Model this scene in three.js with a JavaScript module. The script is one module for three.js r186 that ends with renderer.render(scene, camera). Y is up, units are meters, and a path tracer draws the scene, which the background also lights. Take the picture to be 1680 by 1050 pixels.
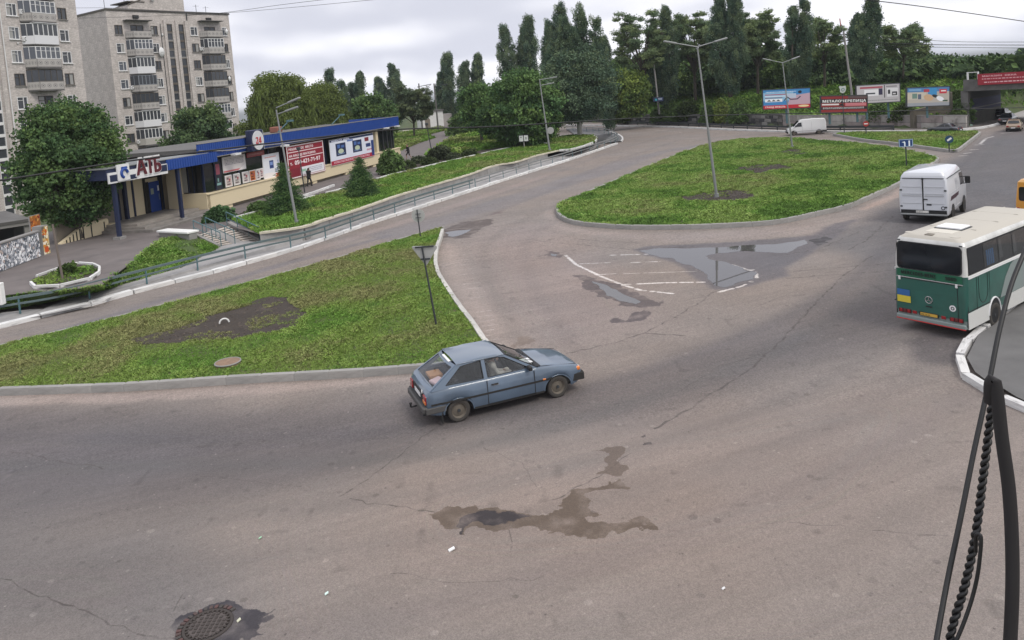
import * as THREE from 'three';
import { mergeGeometries, toCreasedNormals } from 'three/addons/utils/BufferGeometryUtils.js';
import { RoundedBoxGeometry } from 'three/addons/geometries/RoundedBoxGeometry.js';
import { MarchingCubes } from 'three/addons/objects/MarchingCubes.js';
import { FontLoader } from 'three/addons/loaders/FontLoader.js';
import { TextGeometry } from 'three/addons/geometries/TextGeometry.js';

// ---------------------------------------------------------------- camera, sky, sun, exposure
const W = 1680, H = 1050, FOCAL = 1250, HORIZON = 145, ROLL = 0.08, CAM_Y = 7.8, PITCH = 4 * Math.PI / 180;
const cR = Math.cos(ROLL), sR = Math.sin(ROLL);
const PX = 840 + sR * FOCAL * Math.tan(PITCH), PY = HORIZON + cR * FOCAL * Math.tan(PITCH);
const V = (x, y, z) => new THREE.Vector3(x, y, z);
const fwd = V(0, -Math.sin(PITCH), -Math.cos(PITCH)), upv = V(0, Math.cos(PITCH), -Math.sin(PITCH)), rgt = V(1, 0, 0);
const scene = new THREE.Scene();
const camera = new THREE.PerspectiveCamera(2 * Math.atan(H / 2 / FOCAL) * 180 / Math.PI, W / H, 0.1, 4000);
camera.position.set(0, CAM_Y, 0);
camera.quaternion.setFromRotationMatrix(new THREE.Matrix4().makeBasis(
  rgt.clone().multiplyScalar(cR).addScaledVector(upv, -sR), rgt.clone().multiplyScalar(sR).addScaledVector(upv, cR), fwd.clone().negate()));
camera.setViewOffset(W, H, W / 2 - PX, H / 2 - PY, W, H);   // a lens shifted down, as verticals hardly converge

const renderer = new THREE.WebGLRenderer({ antialias: true });
renderer.setSize(W, H);
renderer.toneMapping = THREE.LinearToneMapping;
renderer.toneMappingExposure = 1.1;
renderer.shadowMap.enabled = true;
renderer.shadowMap.type = THREE.PCFSoftShadowMap;

const SUN = V(0.46, 0.78, 0.42).normalize();
const sun = new THREE.DirectionalLight(new THREE.Color(1, 0.94, 0.84), 1.4);
sun.position.copy(SUN).multiplyScalar(220).add(V(0, 0, -60)); sun.target.position.set(0, 0, -60);
sun.castShadow = true; sun.shadow.radius = 34; sun.shadow.mapSize.set(4096, 4096);
Object.assign(sun.shadow.camera, { left: -130, right: 130, top: 130, bottom: -130, near: 1, far: 520 });
scene.add(sun, sun.target);

// ---------------------------------------------------------------- numbers: random, noise
function rng(seed) { let s = seed >>> 0; return () => { s = (s + 0x6d2b79f5) | 0; let t = Math.imul(s ^ (s >>> 15), 1 | s); t = (t + Math.imul(t ^ (t >>> 7), 61 | t)) ^ t; return ((t ^ (t >>> 14)) >>> 0) / 4294967296; }; }
const hash = (x, y) => { let h = Math.imul(x, 374761393) ^ Math.imul(y, 668265263); h = Math.imul(h ^ (h >>> 13), 1274126177); return ((h ^ (h >>> 16)) >>> 0) / 4294967296; };
function vnoise(x, y) {
  const xi = Math.floor(x), yi = Math.floor(y); let u = x - xi, v = y - yi; u = u * u * (3 - 2 * u); v = v * v * (3 - 2 * v);
  const a = hash(xi, yi), b = hash(xi + 1, yi), c = hash(xi, yi + 1), d = hash(xi + 1, yi + 1);
  return a + (b - a) * u + (c - a + (a - b - c + d) * u) * v;
}
const fbm = (x, y, n = 4) => { let s = 0, a = 0.5, t = 0; for (let i = 0; i < n; i++) { s += a * vnoise(x, y); t += a; a *= 0.5; x = x * 2.03 + 17.1; y = y * 2.03 - 9.7; } return s / t; };
const clamp = (x, a = 0, b = 1) => Math.min(b, Math.max(a, x)), lerp = (a, b, t) => a + (b - a) * t, smooth = (a, b, x) => { const t = clamp((x - a) / (b - a)); return t * t * (3 - 2 * t); };
const lin = (c) => (c <= 0.04045 ? c / 12.92 : ((c + 0.055) / 1.055) ** 2.4), srgb = (c) => (c <= 0.0031308 ? c * 12.92 : 1.055 * c ** (1 / 2.4) - 0.055);

// ---------------------------------------------------------------- the sky: a light overcast with faint streaks of cloud
{
  const w = 1024, h = 512, d = new Float32Array(w * h * 4);
  for (let j = 0; j < h; j++) for (let i = 0; i < w; i++) {
    const el = ((j + 0.5) / h - 0.5) * Math.PI, az = (i + 0.5) / w * Math.PI * 2, o = (j * w + i) * 4;
    let r, g, b;
    if (el > -0.02) {
      const e = Math.max(el, 0), k = 1 / (Math.sin(e) + 0.16), dx = Math.cos(az) * Math.cos(e) * k, dz = Math.sin(az) * Math.cos(e) * k;
      const n = fbm(dx * 1.9 + 3, dz * 1.9 + 9, 5), m = fbm(dx * 0.7 + 31, dz * 0.7 + 5, 4);
      const t = smooth(0.34, 0.64, 0.55 * n + 0.45 * m);
      const v = lerp(0.68, 0.98, t) * lerp(1.06, 1.0, smooth(0, 0.15, e)) * lerp(1, 1.35, smooth(0.35, 1.25, e));   // brighter overhead, as under any cloud cover
      r = v * lerp(0.94, 0.99, t); g = v * lerp(0.965, 0.99, t); b = v * lerp(1.1, 1.035, t);
    } else { r = 0.16; g = 0.17; b = 0.16; }
    d[o] = r; d[o + 1] = g; d[o + 2] = b; d[o + 3] = 1;
  }
  const sky = new THREE.DataTexture(d, w, h, THREE.RGBAFormat, THREE.FloatType);
  sky.mapping = THREE.EquirectangularReflectionMapping; sky.magFilter = THREE.LinearFilter; sky.wrapS = THREE.RepeatWrapping; sky.needsUpdate = true;
  scene.background = sky; scene.environment = sky;
}
scene.fog = new THREE.FogExp2(new THREE.Color(0.74, 0.79, 0.86), 0.0002);

// ---------------------------------------------------------------- survey: where the things of the photograph stand on the ground
function ray(x, y) {
  const u = (x - PX) / FOCAL, v = -(y - PY) / FOCAL;
  return fwd.clone().addScaledVector(rgt, u * cR + v * sR).addScaledVector(upv, -u * sR + v * cR);
}
const G = (x, y, Y = 0) => { const r = ray(x, y); return V(0, CAM_Y, 0).addScaledVector(r, (Y - CAM_Y) / r.y); };
const at = (x, y, dist) => { const r = ray(x, y); return V(0, CAM_Y, 0).addScaledVector(r, -dist / r.z); };
const line = (list, Y = 0) => list.map(([x, y]) => { const p = G(x, y, Y); return [p.x, p.z]; });
const TY = () => 0.85;                  // the raised terrace
const GT = (x, y, up = 0) => { let p, Y = 0.7; for (let i = 0; i < 12; i++) { p = G(x, y, Y + up); Y = TY(p.z); } return p; };
const lineT = (list) => list.map(([x, y]) => { const p = GT(x, y); return [p.x, p.z]; });

// ---------------------------------------------------------------- naming
const used = new Map();
const numbered = (name) => { const n = used.get(name) ?? 0; used.set(name, n + 1); return n ? name + '_' + String(n).padStart(3, '0') : name; };
function tag(o, label, category, group, kind) { if (label) o.userData.label = label; if (category) o.userData.category = category; if (group) o.userData.group = group; if (kind) o.userData.kind = kind; return o; }
function mesh(name, geo, mat, parent = scene) {
  const m = new THREE.Mesh(geo, mat); m.castShadow = m.receiveShadow = true; m.name = parent === scene ? numbered(name) : name; parent.add(m); return m;
}
function thing(name, label, category, pos = V(0, 0, 0), turn = 0, group) {
  const o = new THREE.Group(); o.name = numbered(name); o.position.copy(pos); o.rotation.y = turn; scene.add(o); return tag(o, label, category, group);
}
const struct = (name, geo, mat) => tag(mesh(name, geo, mat), null, null, null, 'structure');
function copyOf(o, label) { const c = o.clone(); c.name = numbered(o.name.replace(/_\d{3}$/, '')); c.userData = { ...o.userData }; if (label) c.userData.label = label; scene.add(c); return c; }

// ---------------------------------------------------------------- geometry helpers
const bx = (w, h, d, x = 0, y = 0, z = 0, ry = 0) => { const g = new THREE.BoxGeometry(w, h, d); if (ry) g.rotateY(ry); return g.translate(x, y, z); };
const rbx = (w, h, d, r, x = 0, y = 0, z = 0) => new RoundedBoxGeometry(w, h, d, 2, Math.min(r, w / 2.01, h / 2.01, d / 2.01)).translate(x, y, z);
const merge = (list) => mergeGeometries(list.map((g) => { const q = g.index ? g.toNonIndexed() : g; for (const k of Object.keys(q.attributes)) if (!['position', 'normal', 'uv'].includes(k)) q.deleteAttribute(k); return q; }));
const cyl = (r0, r1, h, x = 0, y = 0, z = 0, n = 12) => new THREE.CylinderGeometry(r1, r0, h, n).translate(x, y + h / 2, z);
function bar(a, b, r0, r1 = r0, n = 8) {
  const d = b.clone().sub(a), g = new THREE.CylinderGeometry(r1, r0, d.length(), n);
  g.applyQuaternion(new THREE.Quaternion().setFromUnitVectors(V(0, 1, 0), d.clone().normalize()));
  return g.translate((a.x + b.x) / 2, (a.y + b.y) / 2, (a.z + b.z) / 2);
}
const tube = (pts, r, seg = 40, n = 8, closed = false) => new THREE.TubeGeometry(new THREE.CatmullRomCurve3(pts, closed), seg, r, n, closed);
function quadGeo(list) {   // list of [a,b,c,d] corner quads
  const p = [], uv = [];
  for (const [a, b, c, d] of list) { for (const v of [a, b, c, a, c, d]) p.push(v.x, v.y, v.z); uv.push(0, 0, 1, 0, 1, 1, 0, 0, 1, 1, 0, 1); }
  const g = new THREE.BufferGeometry(); g.setAttribute('position', new THREE.Float32BufferAttribute(p, 3)); g.setAttribute('uv', new THREE.Float32BufferAttribute(uv, 2)); g.computeVertexNormals(); return g;
}
// horizontal sheet from an outline of [x, z]; y is a number or a function of (x, z); uv in metres
function sheet(poly, y, holes = []) {
  const c = poly.map(([x, z]) => new THREE.Vector2(x, -z)), hs = holes.map((h) => h.map(([x, z]) => new THREE.Vector2(x, -z)));
  if (THREE.ShapeUtils.isClockWise(c)) c.reverse();
  hs.forEach((h) => { if (!THREE.ShapeUtils.isClockWise(h)) h.reverse(); });
  const f = THREE.ShapeUtils.triangulateShape(c, hs), all = [...c, ...hs.flat()], p = [], uv = [], idx = [];
  for (const v of all) { p.push(v.x, typeof y === 'function' ? y(v.x, -v.y) : y, -v.y); uv.push(v.x, -v.y); }
  for (const t of f) idx.push(...t);
  const g = new THREE.BufferGeometry(); g.setAttribute('position', new THREE.Float32BufferAttribute(p, 3)); g.setAttribute('uv', new THREE.Float32BufferAttribute(uv, 2)); g.setIndex(idx); g.computeVertexNormals(); return g;
}
function clipZ(poly, z0, z1) {   // keep z0 <= z <= z1
  const cut = (pts, f) => { const out = []; for (let i = 0; i < pts.length; i++) { const a = pts[i], b = pts[(i + 1) % pts.length], fa = f(a), fb = f(b); if (fa >= 0) out.push(a); if ((fa < 0) !== (fb < 0)) { const t = fa / (fa - fb); out.push([lerp(a[0], b[0], t), lerp(a[1], b[1], t)]); } } return out; };
  return cut(cut(poly, (p) => p[1] - z0), (p) => z1 - p[1]);
}
function slope(poly, lift = 0) {   // a sheet lying on the terrace
  const parts = []; for (const [a, b] of [[-46, 50], [-75, -46], [-900, -75]]) { const c = clipZ(poly, a, b); if (c.length > 2) parts.push(sheet(c, (x, z) => TY(z) + lift)); }
  return merge(parts);
}
function resample(pts, step, curved = false) {
  let c = pts;
  if (curved) { const k = new THREE.CatmullRomCurve3(pts.map(([x, z]) => V(x, 0, z)), curved === 'closed', 'centripetal'); c = k.getPoints(pts.length * 12).map((p) => [p.x, p.z]); if (curved === 'closed') c.pop(), c.push(c[0]); }
  const out = [c[0]]; let left = step;
  for (let i = 1; i < c.length; i++) { let [ax, az] = c[i - 1]; const [bx_, bz] = c[i]; let d = Math.hypot(bx_ - ax, bz - az); while (d >= left && d > 0) { const t = left / d; ax = lerp(ax, bx_, t); az = lerp(az, bz, t); out.push([ax, az]); d -= left; left = step; } left -= d; }
  return out;
}
const inside = (poly, x, z) => { let c = false; for (let i = 0, j = poly.length - 1; i < poly.length; j = i++) { const [xi, zi] = poly[i], [xj, zj] = poly[j]; if ((zi > z) !== (zj > z) && x < ((xj - xi) * (z - zi)) / (zj - zi) + xi) c = !c; } return c; };
// wall of constant thickness along an [x, z] line, from y0 to y1 (numbers or functions)
function wallAlong(pts, y0, y1, th) {
  const q = [], f0 = typeof y0 === 'function' ? y0 : () => y0, f1 = typeof y1 === 'function' ? y1 : () => y1;
  const N = pts.map((p, i) => { const a = pts[Math.max(0, i - 1)], b = pts[Math.min(pts.length - 1, i + 1)], l = Math.hypot(b[0] - a[0], b[1] - a[1]); return [-(b[1] - a[1]) / l * th / 2, (b[0] - a[0]) / l * th / 2]; });
  const P = (i, s, top) => V(pts[i][0] + N[i][0] * s, (top ? f1 : f0)(...pts[i]), pts[i][1] + N[i][1] * s);
  for (let i = 0; i + 1 < pts.length; i++) {
    q.push([P(i, 1, 0), P(i + 1, 1, 0), P(i + 1, 1, 1), P(i, 1, 1)], [P(i + 1, -1, 0), P(i, -1, 0), P(i, -1, 1), P(i + 1, -1, 1)], [P(i, 1, 1), P(i + 1, 1, 1), P(i + 1, -1, 1), P(i, -1, 1)]);
  }
  const e = pts.length - 1; q.push([P(0, -1, 0), P(0, 1, 0), P(0, 1, 1), P(0, -1, 1)], [P(e, 1, 0), P(e, -1, 0), P(e, -1, 1), P(e, 1, 1)]);
  return quadGeo(q);
}
function loft(st, cap = true, crease = 0.6) {   // st: stations, each the same number of points
  const n = st[0].length, p = [], idx = [];
  for (const s of st) for (const v of s) p.push(v.x, v.y, v.z);
  for (let i = 0; i + 1 < st.length; i++) for (let j = 0; j + 1 < n; j++) { const a = i * n + j; idx.push(a, a + n, a + 1, a + 1, a + n, a + n + 1); }
  if (cap) for (const [k, flip] of [[0, 0], [st.length - 1, 1]]) {
    const o = k * n, c = p.length / 3; let x = 0, y = 0, z = 0; for (const v of st[k]) { x += v.x / n; y += v.y / n; z += v.z / n; } p.push(x, y, z);
    for (let j = 0; j < n; j++) { const a = o + j, b = o + (j + 1) % n; flip ? idx.push(a, c, b) : idx.push(a, b, c); }
  }
  const g = new THREE.BufferGeometry(); g.setAttribute('position', new THREE.Float32BufferAttribute(p, 3)); g.setAttribute('uv', new THREE.Float32BufferAttribute(new Float32Array(p.length / 3 * 2), 2)); g.setIndex(idx);
  return toCreasedNormals(g, crease);
}
// flat plate with holes: outline and holes in 2D, thickness along +n, placed by a map (u, v, w) -> Vector3
function plate(outline, holes, th, place) {
  const s = new THREE.Shape(outline.map(([x, y]) => new THREE.Vector2(x, y)));
  for (const h of holes) s.holes.push(new THREE.Path(h.map(([x, y]) => new THREE.Vector2(x, y))));
  const g = new THREE.ExtrudeGeometry(s, { depth: th, bevelEnabled: false, curveSegments: 6 }), a = g.attributes.position;
  for (let i = 0; i < a.count; i++) { const p = place(a.getX(i), a.getY(i), a.getZ(i)); a.setXYZ(i, p.x, p.y, p.z); }
  g.computeVertexNormals(); return g;
}
// a rectangle's frame: outer w x h, bar width b, depth d, centred, in the xy plane
function frameGeo(w, h, b, d, x = 0, y = 0, z = 0) {
  return merge([bx(w, b, d, x, y + h / 2 - b / 2, z), bx(w, b, d, x, y - h / 2 + b / 2, z), bx(b, h - 2 * b, d, x - w / 2 + b / 2, y, z), bx(b, h - 2 * b, d, x + w / 2 - b / 2, y, z)]);
}
// a panel standing on the line a -> b (Vector3 with the base height), facing left of the walk; returns a Group turned so that +x runs along it and +z faces out
const facing = (u) => Math.atan2(-u.z, u.x);

// ---------------------------------------------------------------- textures and materials
function dataTex(w, h, f, repeat = true, color = true) {
  const d = new Uint8Array(w * h * 4);
  for (let j = 0; j < h; j++) for (let i = 0; i < w; i++) { const c = f(i, j), o = (j * w + i) * 4; d[o] = clamp(c[0]) * 255; d[o + 1] = clamp(c[1]) * 255; d[o + 2] = clamp(c[2]) * 255; d[o + 3] = 255; }
  const t = new THREE.DataTexture(d, w, h); if (color) t.colorSpace = THREE.SRGBColorSpace; t.magFilter = THREE.LinearFilter; t.minFilter = THREE.LinearMipmapLinearFilter; t.generateMipmaps = true;
  if (repeat) t.wrapS = t.wrapT = THREE.RepeatWrapping; t.needsUpdate = true; return t;
}
// noise that tiles over n cells
function tnoise(x, y, n) { const xi = Math.floor(x), yi = Math.floor(y); let u = x - xi, v = y - yi; u = u * u * (3 - 2 * u); v = v * v * (3 - 2 * v); const m = (k) => ((k % n) + n) % n; const a = hash(m(xi), m(yi)), b = hash(m(xi + 1), m(yi)), c = hash(m(xi), m(yi + 1)), d = hash(m(xi + 1), m(yi + 1)); return a + (b - a) * u + (c - a + (a - b - c + d) * u) * v; }
const tfbm = (x, y, n, o = 4) => { let s = 0, a = 0.5, t = 0; for (let i = 0; i < o; i++) { s += a * tnoise(x + i * 7, y + i * 3, n); t += a; a *= 0.55; x *= 2; y *= 2; n *= 2; } return s / t; };
// a speckled surface: base colour (linear) with coarse patches and fine grain; the texture covers size metres
const speckles = new Map();
function speckle(base, size, coarse = 0.2, fine = 0.2, alt = null, res = 256) {
  coarse = Math.round(coarse * 8) / 8; fine = Math.round(fine * 6) / 6;
  const key = [coarse, fine, res, alt ? [base, alt].join() : ''].join('|');
  if (!speckles.has(key)) speckles.set(key, dataTex(res, res, (i, j) => {
    const x = i / res, y = j / res, a = tfbm(x * 4, y * 4, 4, 4) - 0.5, b = hash(i * 3 + 1, j * 7 + 5) - 0.5, k = 1 + a * 2 * coarse + b * fine;
    const m = alt ? smooth(0.42, 0.68, tfbm(x * 3 + 9, y * 3 + 2, 3, 5)) : 0;
    return [0, 1, 2].map((q) => srgb(clamp(alt ? lerp(base[q], alt[q], m) * k : 0.5 * k)));
  }));
  const t = speckles.get(key).clone(); t.needsUpdate = true;
  t.repeat.set(1 / size, 1 / size); if (!alt) t.userData = { base }; return t;
}
const mat = (color, rough = 0.8, extra = {}) => new THREE.MeshStandardMaterial({ color: new THREE.Color().setRGB(...color), roughness: rough, ...extra });
const texMat = (map, rough = 0.9, extra = {}) => new THREE.MeshStandardMaterial({ map, roughness: rough, ...(map.userData.base ? { color: new THREE.Color().setRGB(...map.userData.base.map((c) => c * 2)) } : {}), ...extra });
function canvasTex(w, h, draw) { const c = document.createElement('canvas'); c.width = w; c.height = h; const g = c.getContext('2d'); draw(g, w, h); const t = new THREE.CanvasTexture(c); t.colorSpace = THREE.SRGBColorSpace; t.magFilter = THREE.LinearFilter; return t; }
// box-projected uv in metres for vertical and flat faces
function metreUV(g) { const q = g.index ? g.toNonIndexed() : g; const p = q.attributes.position, n = q.attributes.normal, uv = []; for (let i = 0; i < p.count; i++) { const ax = Math.abs(n.getX(i)), ay = Math.abs(n.getY(i)), az = Math.abs(n.getZ(i)); if (ay > ax && ay > az) uv.push(p.getX(i), p.getZ(i)); else if (ax > az) uv.push(p.getZ(i), p.getY(i)); else uv.push(p.getX(i), p.getY(i)); } q.setAttribute('uv', new THREE.Float32BufferAttribute(uv, 2)); return q; }

const M = {
  concrete: texMat(speckle([0.27, 0.26, 0.25], 2, 0.25, 0.15), 0.92),
  concreteDark: texMat(speckle([0.13, 0.125, 0.12], 2, 0.35, 0.2), 0.95),
  kerb: texMat(speckle([0.31, 0.30, 0.285], 1.2, 0.22, 0.16), 0.9),
  kerbWhite: texMat(speckle([0.7, 0.7, 0.69], 1.4, 0.2, 0.12, [0.42, 0.41, 0.4]), 0.85),
  whiteWash: texMat(speckle([0.74, 0.74, 0.72], 1, 0.12, 0.1), 0.85),
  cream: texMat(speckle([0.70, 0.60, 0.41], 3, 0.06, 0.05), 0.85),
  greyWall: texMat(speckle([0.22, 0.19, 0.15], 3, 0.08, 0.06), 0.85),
  blue: mat([0.012, 0.05, 0.25], 0.5), navy: mat([0.012, 0.02, 0.06], 0.5),
  galv: texMat(speckle([0.27, 0.28, 0.28], 1, 0.15, 0.08), 0.55, { metalness: 0.35 }),
  steelDark: mat([0.05, 0.055, 0.06], 0.6, { metalness: 0.3 }),
  teal: mat([0.08, 0.16, 0.18], 0.55), black: mat([0.012, 0.012, 0.013], 0.6), rubber: mat([0.022, 0.021, 0.02], 0.85),
  white: mat([0.78, 0.78, 0.78], 0.5), whiteFrame: mat([0.72, 0.72, 0.72], 0.5), darkFrame: mat([0.10, 0.085, 0.07], 0.7),
  glassDark: new THREE.MeshPhysicalMaterial({ color: new THREE.Color(0.012, 0.014, 0.017), roughness: 0.06, metalness: 0, ior: 1.5 }),
  glassWin: new THREE.MeshPhysicalMaterial({ color: new THREE.Color(0.055, 0.06, 0.07), roughness: 0.12, ior: 1.5 }),
  curtain: mat([0.34, 0.34, 0.33], 0.9), red: mat([0.33, 0.02, 0.025], 0.5), orange: mat([0.75, 0.24, 0.03], 0.4),
  bark: texMat(speckle([0.09, 0.075, 0.06], 0.8, 0.5, 0.3), 0.95), barkWhite: texMat(speckle([0.45, 0.43, 0.39], 0.8, 0.3, 0.2), 0.95),
  soil: texMat(speckle([0.046, 0.036, 0.029], 2, 0.4, 0.55, [0.066, 0.052, 0.043]), 1),
};
const clearGlass = (r, g, b) => new THREE.MeshPhysicalMaterial({ color: new THREE.Color(r, g, b), roughness: 0.02, transmission: 1, thickness: 0, ior: 1.5 });
// ---------------------------------------------------------------- ground, hill and terrace
const S0 = V(-21.86, 1, -52.78), SU = V(0.2495, 0, -0.9684), SN = V(0.9684, 0, 0.2495);       // the shop's near corner, along its front, out of its front
const shopAt = (u, n, y = 0) => V(S0.x + SU.x * u + SN.x * n, y, S0.z + SU.z * u + SN.z * n);
const wallA = G(1000, 201), wallB = G(1590, 212), wallDir = wallA.clone().sub(wallB).normalize(), wallN = V(-wallDir.z, 0, wallDir.x);
if (wallN.x < 0) wallN.negate();
const abut0 = G(1592, 205), abut1 = G(1643, 193), abutDir = abut1.clone().sub(abut0).normalize(), abutN = V(-abutDir.z, 0, abutDir.x);   // abutN points to the road under the bridge
if (abutN.z < 0) abutN.negate();
function T(x, z) {
  const n = (x - S0.x) * SN.x + (z - S0.z) * SN.z;
  let y = -0.03 - 2.75 * smooth(8.5, 12.5, -n) * smooth(10, -4, z + 20);
  const d = (x - wallB.x) * wallN.x + (z - wallB.z) * wallN.z, s = (x - wallB.x) * wallDir.x + (z - wallB.z) * wallDir.z, e = (x - abut0.x) * abutN.x + (z - abut0.z) * abutN.z;
  if (d > 0.3 && s > -60) y = Math.max(y, (1.2 * smooth(0.3, 1.6, d) + 3.6 * smooth(1.5, 20, d) + 0.4 * (vnoise(x * 0.2, z * 0.2) - 0.5) * smooth(1, 4, d)) * smooth(-1.0, -3.2, e));
  const far = Math.hypot(x, z);
  return y - smooth(240, 900, far) * 52;   // the land falls away beyond the town
}
{
  const axis = (lo, hi, a, b, st) => { const o = []; for (let v = a; v <= b; v += st) o.push(v); for (let v = a, k = st; v > lo;) { k *= 1.35; v -= k; o.unshift(v); } for (let v = b, k = st; v < hi;) { k *= 1.35; v += k; o.push(v); } return o; };
  const xs = axis(-2600, 2600, -70, 110, 1.6), zs = axis(-2600, 300, -190, 6, 1.6), p = [], uv = [], idx = [];
  for (const z of zs) for (const x of xs) { p.push(x, T(x, z), z); uv.push(x, z); }
  for (let j = 0; j + 1 < zs.length; j++) for (let i = 0; i + 1 < xs.length; i++) { const a = j * xs.length + i, b = a + xs.length; idx.push(a, b, a + 1, a + 1, b, b + 1); }
  const g = new THREE.BufferGeometry(); g.setAttribute('position', new THREE.Float32BufferAttribute(p, 3)); g.setAttribute('uv', new THREE.Float32BufferAttribute(uv, 2)); g.setIndex(idx); g.computeVertexNormals();
  struct('ground', g, texMat(speckle([0.062, 0.085, 0.03], 9, 0.3, 0.35, [0.075, 0.075, 0.035], 512), 1));
}

// ---------------------------------------------------------------- outlines on the ground, read off the photograph
const nearIsland = resample(line([[-160, 658], [0, 650], [200, 643], [400, 630], [600, 619], [690, 612], [760, 606], [800, 600], [816, 592], [813, 582], [802, 570], [780, 537], [757, 507], [740, 482], [722, 452], [718, 430], [721, 407], [726, 392], [730, 377]]), 0.5, true)
  .concat(resample(line([[728, 376], [700, 384], [640, 401], [560, 426], [450, 457], [330, 489], [200, 524], [100, 549], [0, 573], [-120, 603]]), 0.5, false));
const roundIsland = resample(line([[912, 347], [914, 354], [919, 360], [941, 369], [985, 374], [1037, 377], [1103, 377], [1168, 375.5], [1220, 373], [1273, 369], [1345, 354], [1384, 345], [1409, 336], [1436, 324], [1481, 303], [1510, 285], [1537, 269], [1541, 264], [1535, 260], [1504, 253], [1470, 246], [1413, 238], [1357, 234], [1300, 229], [1247, 229], [1194, 233], [1155, 240.6], [1116, 254], [1063, 276], [1021, 294], [977, 313], [932, 332], [917, 339]]), 0.6, 'closed');
const farIsland = resample(line([[1366, 223], [1413, 232], [1458, 237], [1504, 243], [1567, 252], [1575, 249], [1611, 220], [1601, 218], [1526, 219], [1413, 219], [1375, 220.5]]).concat(line([[1366, 223]])), 0.6);
const roadKerb = resample(line([[-120, 569], [-50, 553], [42, 529], [145, 504], [241, 477], [361, 447], [400, 436], [490, 410], [598, 372], [700, 339], [844, 292], [940, 262], [1021, 234]]), 0.7, true);
const cornerKerb = resample(line([[1021, 233], [1023, 228], [1014, 221], [995, 216], [960, 213], [928, 212.5]]), 0.7, true);
const pavementKerb = line([[1720, 478], [1678, 502], [1641, 527], [1626, 541], [1599, 558], [1584, 587], [1579, 597], [1592, 621], [1607, 633], [1639, 650], [1659, 663], [1680, 673], [1740, 694]]);
const wallTop = [[426, 384.4], [495, 375], [527, 364.5], [590, 344.6], [652.6, 322.6], [700, 308], [763, 290], [818.6, 271.4], [840, 268.6], [878.6, 257], [917, 248]];
const wallTopW = resample(lineT(wallTop), 0.8, true);

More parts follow.
